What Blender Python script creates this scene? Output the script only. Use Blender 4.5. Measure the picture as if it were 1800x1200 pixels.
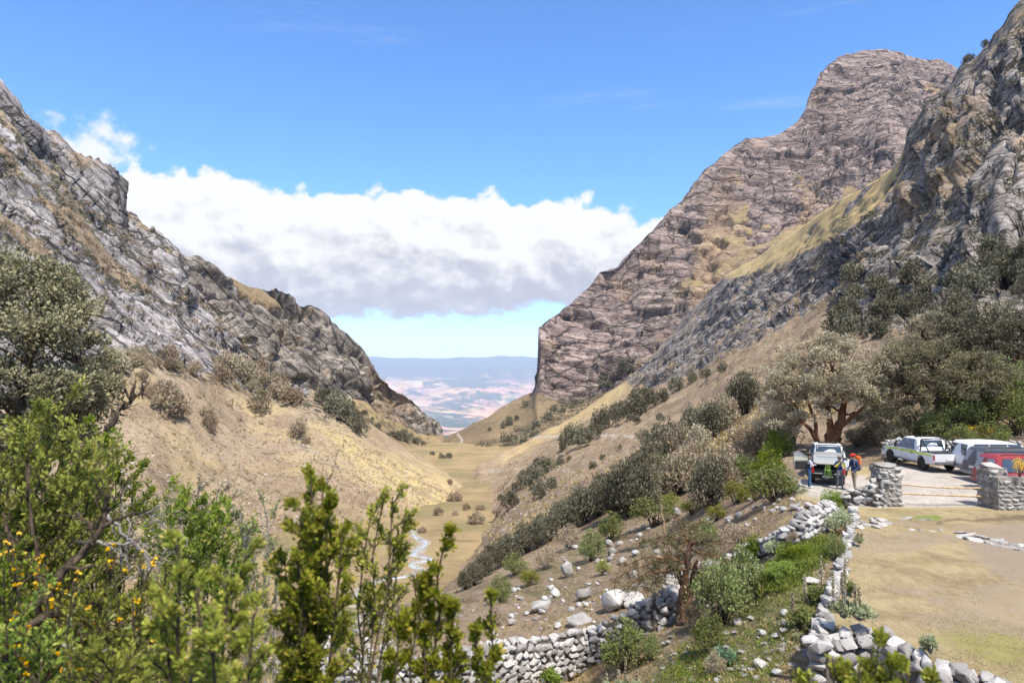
import bpy, bmesh, math, random
import numpy as np
from mathutils import Vector, Matrix, Euler

for o in list(bpy.data.objects):
    bpy.data.objects.remove(o)
SC = bpy.context.scene
COL = SC.collection
random.seed(7)
RNG = np.random.default_rng(7)
R = math.radians

# ------------------------------------------------------------------ camera
CAM_Z = 6.1                      # eye height above the parking terrace (z = 0)
FPX = 1200.0                     # focal length in pixels of the 1800 x 1200 photograph
HORIZON = 640.0
PITCH = math.atan((HORIZON - 600.0) / FPX)
cam_data = bpy.data.cameras.new('camera')
cam = bpy.data.objects.new('camera', cam_data)
COL.objects.link(cam)
cam_data.sensor_width = 36.0
cam_data.lens = 24.0
cam_data.clip_start = 0.1
cam_data.clip_end = 120000.0
cam_data.dof.use_dof = True
cam_data.dof.focus_distance = 45.0
cam_data.dof.aperture_fstop = 3.2
cam.location = (0, 0, CAM_Z)
cam.rotation_euler = (math.pi / 2 + PITCH, 0, 0)
SC.camera = cam

# ------------------------------------------------------------------ light
SUN_EL, SUN_AZ = R(60), R(152)   # azimuth clockwise from +Y (the view direction)
SUN_STRENGTH, SUN_ANGLE = 3.6, R(4.0)
SKY_STRENGTH = 0.145
EXPOSURE = 1.06
sun_data = bpy.data.lights.new('sun', 'SUN')
sun_data.energy = SUN_STRENGTH
sun_data.angle = SUN_ANGLE
sun_data.color = (1.0, 0.95, 0.87)
sun = bpy.data.objects.new('sun', sun_data)
COL.objects.link(sun)
to_sun = Vector((math.sin(SUN_AZ) * math.cos(SUN_EL), math.cos(SUN_AZ) * math.cos(SUN_EL), math.sin(SUN_EL)))
sun.rotation_euler = to_sun.to_track_quat('Z', 'Y').to_euler()
sun.location = (0, 0, 60)

SC.view_settings.view_transform = 'Standard'
SC.view_settings.look = 'None'
SC.view_settings.exposure = EXPOSURE
SC.view_settings.gamma = 1.0
SC.render.engine = 'CYCLES'
SC.cycles.use_denoising = True
SC.cycles.denoiser = 'OPENIMAGEDENOISE'
SC.cycles.max_bounces = 5
SC.cycles.diffuse_bounces = 3
SC.cycles.glossy_bounces = 2
SC.cycles.transmission_bounces = 4
SC.cycles.volume_bounces = 1
SC.cycles.transparent_max_bounces = 6
SC.cycles.caustics_reflective = False
SC.cycles.caustics_refractive = False
SC.cycles.sample_clamp_indirect = 4.0
SC.cycles.use_adaptive_sampling = True
SC.cycles.adaptive_threshold = 0.02
SC.cycles.adaptive_min_samples = 24


# ------------------------------------------------------------------ node helper
class NT:
    """Short way to write node trees: n = NT(tree); n.math('ADD', a, b) ..."""
    def __init__(self, tree):
        self.t = tree

    def node(self, kind, **kw):
        nd = self.t.nodes.new(kind)
        for k, v in kw.items():
            setattr(nd, k, v)
        return nd

    def put(self, sock, v):
        if v is None:
            return
        if isinstance(v, bpy.types.NodeSocket):
            self.t.links.new(v, sock)
        else:
            if hasattr(sock, 'default_value'):
                try:
                    sock.default_value = v
                except (TypeError, ValueError):
                    if isinstance(v, (tuple, list)) and len(v) == 3:
                        sock.default_value = (*v, 1.0)
                    else:
                        sock.default_value = (v, v, v)

    def math(self, op, a, b=None, c=None, clamp=False):
        nd = self.node('ShaderNodeMath', operation=op, use_clamp=clamp)
        self.put(nd.inputs[0], a); self.put(nd.inputs[1], b); self.put(nd.inputs[2], c)
        return nd.outputs[0]

    def vmath(self, op, a, b=None):
        nd = self.node('ShaderNodeVectorMath', operation=op)
        self.put(nd.inputs[0], a); self.put(nd.inputs[1], b)
        return nd.outputs[1] if op in ('DOT_PRODUCT', 'LENGTH') else nd.outputs[0]

    def mix(self, fac, a, b, blend='MIX'):
        nd = self.node('ShaderNodeMix', data_type='RGBA', blend_type=blend)
        self.put(nd.inputs['Factor'], fac)
        ins = [s for s in nd.inputs if s.type == 'RGBA']
        self.put(ins[0], a if not isinstance(a, tuple) else (*a[:3], 1)); self.put(ins[1], b if not isinstance(b, tuple) else (*b[:3], 1))
        return [s for s in nd.outputs if s.type == 'RGBA'][0]

    def ramp(self, fac, stops, interp='LINEAR'):
        nd = self.node('ShaderNodeValToRGB')
        cr = nd.color_ramp
        cr.interpolation = interp
        while len(cr.elements) < len(stops):
            cr.elements.new(0.5)
        for e, (p, c) in zip(cr.elements, stops):
            e.position = p
            e.color = (*c, 1) if isinstance(c, tuple) else (c, c, c, 1)
        self.put(nd.inputs[0], fac)
        return nd.outputs[0]

    def step(self, x, lo, hi, a=0.0, b=1.0):
        nd = self.node('ShaderNodeMapRange', interpolation_type='SMOOTHSTEP')
        self.put(nd.inputs[0], x); self.put(nd.inputs[1], lo); self.put(nd.inputs[2], hi)
        self.put(nd.inputs[3], a); self.put(nd.inputs[4], b)
        return nd.outputs[0]

    def noise(self, vec, scale, detail=4, rough=0.55, dist=0.0, kind=None):
        nd = self.node('ShaderNodeTexNoise')
        if kind:
            nd.noise_type = kind
        self.put(nd.inputs['Vector'], vec)
        nd.inputs['Scale'].default_value = scale
        nd.inputs['Detail'].default_value = detail
        nd.inputs['Roughness'].default_value = rough
        nd.inputs['Distortion'].default_value = dist
        return nd.outputs[0]

    def voronoi(self, vec, scale, feature='F1'):
        nd = self.node('ShaderNodeTexVoronoi', feature=feature)
        self.put(nd.inputs['Vector'], vec)
        nd.inputs['Scale'].default_value = scale
        return nd.outputs['Distance'], nd.outputs.get('Color')

    def mapping(self, vec, scale=(1, 1, 1), rot=(0, 0, 0), loc=(0, 0, 0)):
        nd = self.node('ShaderNodeMapping')
        self.put(nd.inputs[0], vec)
        nd.inputs['Location'].default_value = loc
        nd.inputs['Rotation'].default_value = rot
        nd.inputs['Scale'].default_value = scale
        return nd.outputs[0]

    def attr(self, name):
        return self.node('ShaderNodeAttribute', attribute_name=name).outputs['Fac']

    def pos(self):
        return self.node('ShaderNodeNewGeometry').outputs['Position']

    def obj(self):
        return self.node('ShaderNodeTexCoord').outputs['Object']

    def rand(self):
        return self.node('ShaderNodeObjectInfo').outputs['Random']

    def bump(self, h, strength=0.5, dist=0.1, normal=None):
        nd = self.node('ShaderNodeBump')
        nd.inputs['Strength'].default_value = strength
        nd.inputs['Distance'].default_value = dist
        self.put(nd.inputs['Height'], h)
        if normal is not None:
            self.put(nd.inputs['Normal'], normal)
        return nd.outputs[0]


def new_mat(name):
    m = bpy.data.materials.new(name)
    m.use_nodes = True
    n = NT(m.node_tree)
    b = m.node_tree.nodes['Principled BSDF']
    return m, n, b


def finish(n, b, color=None, rough=0.85, normal=None, spec=0.3, metal=0.0):
    n.put(b.inputs['Base Color'], color if not isinstance(color, tuple) else (*color, 1))
    n.put(b.inputs['Roughness'], rough)
    n.put(b.inputs['Specular IOR Level'], spec)
    n.put(b.inputs['Metallic'], metal)
    if normal is not None:
        n.put(b.inputs['Normal'], normal)


# ------------------------------------------------------------------ sky with a cumulus bank
world = bpy.data.worlds.new('World')
SC.world = world
world.use_nodes = True
world.cycles.sampling_method = 'MANUAL'
world.cycles.sample_map_resolution = 512
w = NT(world.node_tree)
bg = world.node_tree.nodes['Background']
bg.inputs['Strength'].default_value = SKY_STRENGTH
sky = w.node('ShaderNodeTexSky', sky_type='NISHITA')
sky.sun_disc = False
sky.sun_elevation = SUN_EL
sky.sun_rotation = SUN_AZ
sky.altitude = 2000
sky.air_density = 1.0
sky.dust_density = 0.4
sky.ozone_density = 2.0
dirv = w.node('ShaderNodeTexCoord').outputs['Generated']
sx = w.node('ShaderNodeSeparateXYZ'); w.put(sx.inputs[0], dirv)
DX, DY, DZ = sx.outputs
AZ = w.math('ARCTAN2', DX, DY)                      # radians, 0 straight down the valley
EL = w.math('ARCSINE', DZ)


def ang(px, py):
    a = math.atan((px - 900) / FPX)
    return a, math.atan((HORIZON - py) / FPX * math.cos(a))


def az_curve(points, lo=-math.pi, hi=math.pi):
    """elevation as a function of azimuth through the given points, level outside them"""
    pts = sorted(ang(*p) for p in points)
    nd = w.node('ShaderNodeFloatCurve')
    c = nd.mapping.curves[0]
    e0, e1 = -0.1, 0.5
    full = [(-math.pi, pts[0][1])] + pts + [(math.pi, pts[-1][1])]
    while len(c.points) < len(full):
        c.points.new(0.5, 0.5)
    for p, (a, e) in zip(c.points, full):
        p.location = ((a - lo) / (hi - lo), (e - e0) / (e1 - e0))
        p.handle_type = 'AUTO_CLAMPED'
    nd.mapping.update()
    w.put(nd.inputs['Value'], w.math('MULTIPLY_ADD', AZ, 1 / (hi - lo), -lo / (hi - lo)))
    return w.math('MULTIPLY_ADD', nd.outputs[0], e1 - e0, e0)


TOP = az_curve([(60, 330), (195, 292), (330, 300), (430, 322), (520, 342), (610, 338), (720, 346), (800, 330), (880, 345), (925, 372), (965, 352), (1050, 362), (1150, 378), (1300, 380)])
BOT = az_curve([(100, 590), (560, 556), (700, 562), (850, 556), (950, 545), (1050, 530), (1200, 520)])
# domain: stretch elevation so that billows stay round; a warped, many-octave noise gives the cauliflower edge
cv = w.node('ShaderNodeCombineXYZ')
w.put(cv.inputs[0], AZ); w.put(cv.inputs[1], w.math('MULTIPLY', EL, 1.25)); cv.inputs[2].default_value = 3.7
cvec = cv.outputs[0]
n_big = w.noise(cvec, 9.0, 2, 0.5)
n_mid = w.noise(cvec, 22.0, 7, 0.56)
vd, _ = w.voronoi(w.vmath('ADD', cvec, w.vmath('MULTIPLY', w.node('ShaderNodeTexNoise').outputs[1], (0.0, 0.0, 0.0))), 26.0, 'SMOOTH_F1')
puff = w.math('SUBTRACT', 0.55, vd)
edge = w.math('ADD', w.math('MULTIPLY', w.math('SUBTRACT', n_mid, 0.5), 0.085), w.math('MULTIPLY', puff, 0.028))
d_top = w.math('ADD', w.math('SUBTRACT', TOP, EL), edge)
d_bot = w.math('ADD', w.math('SUBTRACT', EL, BOT), w.math('MULTIPLY', w.math('SUBTRACT', n_mid, 0.5), 0.07))
m_bank = w.math('MULTIPLY', w.step(d_top, -0.003, 0.010), w.step(d_bot, -0.004, 0.013))
# small loose puff above the left ridge, a few scraps under the bank
a0, e0 = ang(150, 262)
dd = w.vmath('LENGTH', w.vmath('MULTIPLY', w.vmath('SUBTRACT', cvec, (a0, e0 * 1.25, 3.7)), (1.0, 1.35, 0.0)))
m_puff = w.step(w.math('ADD', w.math('SUBTRACT', 0.066, dd), w.math('MULTIPLY', w.math('SUBTRACT', n_mid, 0.5), 0.15)), -0.004, 0.03)
strat = w.noise(w.mapping(cvec, scale=(5.0, 38.0, 1.0)), 1.0, 5, 0.6)
m_scrap = w.math('MULTIPLY', w.step(strat, 0.55, 0.72), w.math('MULTIPLY', w.step(EL, 0.012, 0.04), w.step(EL, 0.1, 0.07)))
thin = w.noise(w.mapping(cvec, scale=(2.2, 16.0, 1.0), rot=(0, 0, -0.16), loc=(1.7, 0.4, 0)), 1.0, 6, 0.62)
m_thin = w.math('MULTIPLY', w.step(thin, 0.6, 0.8), w.step(EL, 0.1, 0.25, 0.0, 0.22))
# broken cloud goes on overhead, above the frame: the near ground lies in its soft light
over = w.noise(w.mapping(dirv, scale=(1.0, 1.0, 1.6)), 3.2, 6, 0.55)
m_over = w.math('MULTIPLY', w.step(over, 0.42, 0.60), w.step(EL, 0.52, 0.70, 0.0, 0.85))
m_thin = w.math('MAXIMUM', m_thin, m_over)
mask = w.math('MAXIMUM', w.math('MAXIMUM', m_bank, w.math('MULTIPLY', m_puff, 0.9)), w.math('MAXIMUM', w.math('MULTIPLY', m_scrap, 0.6), m_thin))
# how deep into the bank: sunlit tops, grey flat base, billows in between
depth = w.math('DIVIDE', w.math('SUBTRACT', EL, BOT), w.math('MAXIMUM', w.math('SUBTRACT', TOP, BOT), 0.02))
n_shift = w.noise(w.vmath('ADD', cvec, (0.012, 0.02, 0.0)), 22.0, 5, 0.56)
relief = w.math('MULTIPLY', w.math('SUBTRACT', n_mid, n_shift), 1.25)
lit = w.math('ADD', w.math('ADD', depth, relief), w.math('MULTIPLY', w.math('SUBTRACT', n_big, 0.5), 0.35))
cl = w.ramp(lit, [(0.0, (0.55, 0.56, 0.65)), (0.24, (0.61, 0.62, 0.70)), (0.44, (0.79, 0.79, 0.83)), (0.68, (1.0, 1.0, 1.0))])
cl_sc = w.vmath('MULTIPLY', cl, tuple([0.495 / SKY_STRENGTH] * 3))
sky_col = w.vmath('MULTIPLY', sky.outputs[0], w.mix(w.step(EL, 0.02, 0.34), (0.52, 0.66, 0.85), (0.54, 0.78, 1.02)))
w.put(bg.inputs['Color'], w.mix(mask, sky_col, cl_sc))


# ------------------------------------------------------------------ pixel <-> place
def ray(px, py):
    """direction (scaled so that y = 1) of the line of sight through a pixel of the photograph"""
    px = np.asarray(px, float); py = np.asarray(py, float)
    dx = (px - 900) / FPX; dz = (600 - py) / FPX
    y = math.cos(PITCH) - dz * math.sin(PITCH)
    z = math.sin(PITCH) + dz * math.cos(PITCH)
    return dx / y, z / y


def at(px, py, D):
    a, b = ray(px, py)
    D = np.asarray(D, float)
    return np.stack(np.broadcast_arrays(a * D, D, CAM_Z + b * D), -1)


def on_level(px, py, z):
    """the point at height z seen at a pixel"""
    a, b = ray(px, py)
    return Vector(at(px, py, (z - CAM_Z) / b))


# ------------------------------------------------------------------ numpy noise
def _hash(ix, iy, iz, seed):
    h = ix * np.uint32(374761393) + iy * np.uint32(668265263) + iz * np.uint32(2147483647) + np.uint32((seed * 974711) & 0xFFFFFFFF)
    h = (h ^ (h >> np.uint32(13))) * np.uint32(1274126177)
    h = (h ^ (h >> np.uint32(15))) * np.uint32(2246822519)
    return ((h ^ (h >> np.uint32(16))) & np.uint32(0xFFFFFF)).astype(np.float32) * np.float32(1 / 0xFFFFFF)


def vnoise(p, seed=0):
    """value noise in -1..1; p (n, 3) float32"""
    fl = np.floor(p)
    f = (p - fl).astype(np.float32)
    i = fl.astype(np.int64).astype(np.uint32)
    u = f * f * f * (f * (f * 6 - 15) + 10)
    x0, y0, z0 = i[:, 0], i[:, 1], i[:, 2]
    one = np.uint32(1)
    x1, y1, z1 = x0 + one, y0 + one, z0 + one
    ux, uy, uz = u[:, 0], u[:, 1], u[:, 2]
    s = np.uint32((seed * 974711) & 0xFFFFFFFF)
    A, B, C = np.uint32(374761393), np.uint32(668265263), np.uint32(2147483647)
    xs = (x0 * A + s, x1 * A + s); ys = (y0 * B, y1 * B); zs = (z0 * C, z1 * C)

    def h(a, b, c):
        v = xs[a] + ys[b] + zs[c]
        v = (v ^ (v >> np.uint32(13))) * np.uint32(1274126177)
        v = (v ^ (v >> np.uint32(15))) * np.uint32(2246822519)
        return (v >> np.uint32(8)).astype(np.float32)
    def lx(b, c):
        a = h(0, b, c)
        return a + ux * (h(1, b, c) - a)
    def ly(c):
        a = lx(0, c)
        return a + uy * (lx(1, c) - a)
    a = ly(0)
    return (a + uz * (ly(1) - a)) * np.float32(2 / 0xFFFFFF) - 1


def fbm(p, octaves=5, gain=0.5, seed=0, ridged=False):
    p = np.asarray(p, float)
    shp = p.shape[:-1]
    p = p.reshape(-1, 3)
    a, s, t = 1.0, 0.0, 0.0
    for k in range(octaves):
        v = vnoise(p * (2.03 ** k) + 17.3 * k, seed + k)
        if ridged:
            v = 1 - 2 * np.abs(v)
        s = s + np.float32(a) * v; t += a; a *= gain
    return (s / t).reshape(shp)


def where(mask, fn, *arrs):
    """evaluate fn only where mask holds (arrays share the grid's shape), zero elsewhere"""
    out = np.zeros(mask.shape)
    out[mask] = fn(*[x[mask] for x in arrs])
    return out


def smooth(x, lo, hi):
    t = np.clip((x - lo) / (hi - lo), 0, 1)
    return t * t * (3 - 2 * t)


def pchip(x, y, xq):
    """monotone cubic interpolation; y may carry trailing axes"""
    x = np.asarray(x, float); y = np.asarray(y, float); xq = np.clip(np.asarray(xq, float), x[0], x[-1])
    sh = (-1,) + (1,) * (y.ndim - 1)
    h = np.diff(x).reshape(sh)
    dl = np.diff(y, axis=0) / h
    d = np.zeros_like(y)
    a, b = dl[:-1], dl[1:]
    ok = a * b > 0
    w1 = 2 * h[1:] + h[:-1]; w2 = h[1:] + 2 * h[:-1]
    with np.errstate(divide='ignore', invalid='ignore'):
        hm = (w1 + w2) / (w1 / a + w2 / b)
    d[1:-1] = np.where(ok, hm, 0)
    d[0], d[-1] = dl[0], dl[-1]
    k = np.clip(np.searchsorted(x, xq, side='right') - 1, 0, len(x) - 2)
    t = ((xq - x[k]) / (x[k + 1] - x[k])).reshape(sh)
    hk = h[k]
    return ((1 + 2 * t) * (1 - t) ** 2 * y[k] + t * (1 - t) ** 2 * hk * d[k] + t * t * (3 - 2 * t) * y[k + 1] + t * t * (t - 1) * hk * d[k + 1])


# ------------------------------------------------------------------ mesh helpers
def link(o, parent=None):
    COL.objects.link(o)
    if parent is not None:
        o.parent = parent
    return o


def tag(o, label=None, cat=None, group=None, kind=None):
    for k, v in (('label', label), ('category', cat), ('group', group), ('kind', kind)):
        if v:
            o[k] = v
    return o


def fast_mesh(name, verts, faces, mat=None, smooth_shade=True, attrs=None):
    """verts (n,3), faces (m,3|4) numpy arrays"""
    verts = np.asarray(verts, np.float32); faces = np.asarray(faces, np.int32)
    me = bpy.data.meshes.new(name)
    nv, nf, k = len(verts), len(faces), faces.shape[1]
    me.vertices.add(nv); me.loops.add(nf * k); me.polygons.add(nf)
    me.vertices.foreach_set('co', verts.ravel())
    me.loops.foreach_set('vertex_index', faces.ravel())
    me.polygons.foreach_set('loop_start', np.arange(0, nf * k, k, dtype=np.int32))
    me.polygons.foreach_set('loop_total', np.full(nf, k, np.int32))
    me.polygons.foreach_set('use_smooth', np.full(nf, smooth_shade, bool))
    me.update(calc_edges=True)
    for an, av in (attrs or {}).items():
        at_ = me.attributes.new(an, 'FLOAT', 'POINT')
        at_.data.foreach_set('value', np.asarray(av, np.float32).ravel())
    if mat is not None:
        me.materials.append(mat)
    return me


def mesh_obj(name, me, parent=None, kind=None):
    o = bpy.data.objects.new(name, me)
    link(o, parent)
    if kind:
        o['kind'] = kind
    return o


def grid_faces(nu, nv):
    i = np.arange(nu - 1)[:, None] * nv + np.arange(nv - 1)[None, :]
    return np.stack([i, i + nv, i + nv + 1, i + 1], -1).reshape(-1, 4)


def empty(name, loc=(0, 0, 0), rz=0.0, parent=None):
    o = bpy.data.objects.new(name, None)
    o.empty_display_size = 0.3
    o.location = loc
    o.rotation_euler = (0, 0, rz)
    return link(o, parent)


def in_poly(px, py, poly):
    inside = np.zeros(np.shape(px), bool)
    n = len(poly)
    for i in range(n):
        x0, y0 = poly[i]; x1, y1 = poly[(i + 1) % n]
        c = ((y0 > py) != (y1 > py)) & (px < (x1 - x0) * (py - y0) / (y1 - y0 + 1e-9) + x0)
        inside ^= c
    return inside


def seg_dist(px, py, pts):
    d = np.full(np.shape(px), 1e9)
    for (x0, y0), (x1, y1) in zip(pts[:-1], pts[1:]):
        vx, vy = x1 - x0, y1 - y0
        t = np.clip(((px - x0) * vx + (py - y0) * vy) / (vx * vx + vy * vy + 1e-9), 0, 1)
        d = np.minimum(d, np.hypot(px - x0 - t * vx, py - y0 - t * vy))
    return d


def poly_mask(px, py, poly, soft):
    """1 inside a region of the hillside, 0 outside, with a soft border"""
    d = seg_dist(px, py, list(poly) + [poly[0]])
    return smooth(np.where(in_poly(px, py, poly), d, -d), -soft, soft)


# ================================================================== THE LARGE LAND
LAND_GRID = {}


def axes_from(a, b):
    """frame whose first axis runs along a->b"""
    d = np.asarray(b, float) - np.asarray(a, float); d /= np.linalg.norm(d)
    u = np.cross(d, (0, 0, 1.0)); u /= np.linalg.norm(u)
    v = np.cross(u, d)
    return np.stack([d, u, v])


def terrain_mat(name, frame, rock=((0.085, 0.082, 0.086), (0.20, 0.19, 0.19), (0.36, 0.34, 0.33)), ochre=(0.40, 0.28, 0.16), ochre_lo=0.60,
                grass=((0.235, 0.17, 0.108), (0.39, 0.29, 0.19)), gold=(0.58, 0.43, 0.18), green=(0.10, 0.15, 0.03), dirt=(0.42, 0.36, 0.29), unit=1.0, scrub=(0.075, 0.068, 0.045), bed=0.30):
    m, n, b = new_mat(name)
    p = n.pos()
    # coordinates along the bedding
    c = n.node('ShaderNodeCombineXYZ')
    for k in range(3):
        n.put(c.inputs[k], n.vmath('DOT_PRODUCT', p, tuple(float(x) for x in frame[k])))
    q = c.outputs[0]
    qs = n.mapping(q, scale=(0.16 / unit, 1.0 / unit, 1.0 / unit))
    n1 = n.noise(qs, 0.22, 8, 0.62, 0.4)
    n2 = n.noise(qs, 1.3, 6, 0.65)
    n3 = n.noise(p, 0.035 / unit, 4, 0.5)
    n4 = n.noise(n.mapping(p, scale=(1.0 / unit, 1.0 / unit, 0.22 / unit)), 0.35, 6, 0.6)
    tone = n.math('ADD', n.math('MULTIPLY', n1, 0.62), n.math('MULTIPLY', n2, 0.38))
    rc = n.ramp(tone, [(0.36, rock[0]), (0.47, rock[1]), (0.60, rock[2]), (0.70, tuple(min(1, x * 1.35) for x in rock[2]))])
    streak = n.step(n4, 0.56, 0.66)
    rc = n.mix(n.math('MULTIPLY', streak, 0.65), rc, tuple(x * 0.75 for x in rock[0]))
    wq = n.vmath('ADD', n.mapping(q, scale=(bed / unit, 1.0 / unit, 1.0 / unit)), n.vmath('MULTIPLY', n.node('ShaderNodeTexNoise').outputs[1], (0, 0, 0)))
    warp = n.node('ShaderNodeTexNoise'); n.put(warp.inputs['Vector'], wq); warp.inputs['Scale'].default_value = 0.5; warp.inputs['Detail'].default_value = 4
    wq = n.vmath('ADD', wq, n.vmath('MULTIPLY', n.vmath('SUBTRACT', warp.outputs[1], (0.5, 0.5, 0.5)), (1.6, 1.6, 1.6)))
    ck = [n.voronoi(wq, sc_k, 'DISTANCE_TO_EDGE')[0] for sc_k in (0.16, 0.5)]
    crk = n.math('MAXIMUM', n.step(ck[0], 0.055, 0.012), n.math('MULTIPLY', n.step(ck[1], 0.06, 0.012), 0.45))
    rc = n.mix(n.math('MULTIPLY', crk, 0.85), rc, tuple(x * 0.5 for x in rock[0]))
    oc = n.math('MULTIPLY', n.step(n3, ochre_lo, ochre_lo + 0.10), n.step(n2, 0.36, 0.55))
    oc = n.math('MAXIMUM', oc, n.math('MULTIPLY', n.attr('ochre'), n.step(n2, 0.30, 0.52)))
    rc = n.mix(n.math('MULTIPLY', oc, 0.85), rc, ochre)
    # tufted grass
    g1 = n.noise(p, 0.06 / unit, 4, 0.6)
    g2 = n.noise(n.mapping(q, scale=(0.3, 1, 1)), 1.1 / unit, 6, 0.7)
    g3 = n.noise(p, 5.0 / unit, 3, 0.6)
    gc = n.mix(n.step(n.math('ADD', n.math('MULTIPLY', g1, 0.5), n.math('MULTIPLY', g2, 0.5)), 0.38, 0.62), grass[0], grass[1])
    gc = n.mix(n.step(g2, 0.60, 0.72), gc, tuple(x * 0.45 for x in grass[0]))
    gc = n.mix(n.step(n.noise(n.mapping(q, scale=(0.18, 1, 1)), 0.42 / unit, 7, 0.72), 0.54, 0.66, 0.0, 0.75), gc, tuple(x * 0.55 for x in grass[0]))
    gc = n.mix(n.step(g3, 0.60, 0.75, 0.0, 0.55), gc, tuple(min(1, x * 1.7) for x in grass[1]))
    gp = n.noise(n.mapping(q, scale=(0.4, 1, 1)), 0.30 / unit, 7, 0.72)
    gc = n.mix(n.math('MULTIPLY', n.attr('golden'), n.math('MULTIPLY', n.step(g2, 0.66, 0.46, 0.25, 1.0), n.step(gp, 0.62, 0.42, 0.25, 1.0))), gc, gold)  # golden grass; sunlit patches also come in as this colour
    gc = n.mix(n.math('MULTIPLY', n.attr('green'), n.step(g2, 0.70, 0.42, 0.35, 1.0)), gc, green)
    # scrub that covers ledges
    sc = n.math('MULTIPLY', n.attr('scrub'), n.step(n.noise(p, 0.5 / unit, 5, 0.7), 0.46, 0.56))
    gc = n.mix(sc, gc, scrub)
    rk = n.math('ADD', n.attr('rock'), n.math('MULTIPLY', n.math('SUBTRACT', g2, 0.5), 1.3))
    col = n.mix(n.step(rk, 0.40, 0.56), gc, rc)
    col = n.mix(n.math('MULTIPLY', sc, 0.9), col, scrub)
    # stones lying in the grass, bare track
    vd, vc = n.voronoi(p, 0.9 / unit)
    stn = n.math('MULTIPLY', n.step(vd, 0.16, 0.10), n.step(n.noise(p, 0.13 / unit, 3, 0.6), 0.52, 0.62))
    col = n.mix(n.math('MULTIPLY', stn, n.attr('stony')), col, (0.46, 0.43, 0.40))
    col = n.mix(n.attr('track'), col, dirt)
    h = n.math('ADD', n.math('MULTIPLY', n2, 0.7), n.math('MULTIPLY', n.noise(p, 2.6 / unit, 6, 0.7), 0.5))
    h = n.math('SUBTRACT', h, n.math('MULTIPLY', n.math('MULTIPLY', crk, 0.6), n.step(rk, 0.40, 0.56)))
    finish(n, b, col, 0.92, n.bump(h, 0.9, 1.1 * unit), 0.12)
    return m


def loft(cols, nu, nv, sil=None, back=True):
    """cols {px: [(py, D) ...]}: rows of equal meaning, near to far. Returns px, py, D grids (nu, nv)."""
    xs = np.array(sorted(cols), float)
    A = np.array([cols[int(x)] for x in xs], float)          # C,K,2
    A[..., 1] = np.log(A[..., 1])
    U = np.linspace(xs[0], xs[-1], nu)
    G = pchip(xs, A, U)                                       # nu,K,2
    if sil is not None:
        sx_, sy_ = np.array(sil, float).T
        m = (U >= sx_[0]) & (U <= sx_[-1])
        G[m, -1, 0] = np.interp(U[m], sx_, sy_)
    wt = np.abs(np.diff(G[..., 0], axis=1)).mean(0) / 12 + np.diff(G[..., 1], axis=1).mean(0) * 14 + 0.5
    t = np.concatenate([[0], np.cumsum(wt)]); t /= t[-1]
    V = np.linspace(0, 1, nv)
    H = pchip(t, np.swapaxes(G, 0, 1), V)                     # nv,nu,2
    H = np.swapaxes(H, 0, 1)
    px = np.repeat(U[:, None], nv, 1)
    py, D = H[..., 0], np.exp(H[..., 1])
    if back:                                                  # the far side of the crest falls away out of sight
        e = [(6, 1.02), (30, 1.06), (110, 1.18), (300, 1.5)]
        px = np.concatenate([px, np.repeat(U[:, None], len(e), 1)], 1)
        py = np.concatenate([py] + [py[:, nv - 1:nv] + k for k, _ in e], 1)
        D = np.concatenate([D] + [D[:, nv - 1:nv] * f for _, f in e], 1)
    return px, py, D


def grid_normals(P):
    du = np.gradient(P, axis=0); dv = np.gradient(P, axis=1)
    nrm = np.cross(du, dv)
    nrm /= np.linalg.norm(nrm, axis=-1, keepdims=True) + 1e-9
    s = np.sign(np.sum(nrm * (np.array([0, 0, CAM_Z]) - P), -1, keepdims=True))
    up = nrm[..., 2:3]
    return np.where(np.abs(up) > 0.25, nrm * np.sign(up), nrm * s)


def strata(P, frame, spacing, wander, seed, sharp=3.0):
    """0..1 sawtooth ledges along a bedding frame: a slow rise, a sudden step"""
    q = P @ frame.T
    v = q[..., 2] / spacing + wander * fbm(q * np.array([0.12, 0.5, 0.5]) / spacing, 4, 0.55, seed)
    f = v - np.floor(v)
    fv = np.floor(v).astype(np.int64).astype(np.uint32)
    c = _hash(fv, fv * np.uint32(0), fv * np.uint32(0), seed)
    return (f ** sharp) * (0.35 + c) , c


def blocks(P, frame, size, seed):
    """angular rock: absolute-valued noises along the bedding, cracked into pieces"""
    q = P @ frame.T
    a = np.abs(fbm(q * np.array([0.22, 0.9, 0.9]) / size, 5, 0.55, seed))
    b_ = np.abs(fbm(q * np.array([0.6, 0.5, 0.5]) / size + 7, 4, 0.5, seed + 5))
    return a * 1.2 + b_ * 0.6


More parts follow.
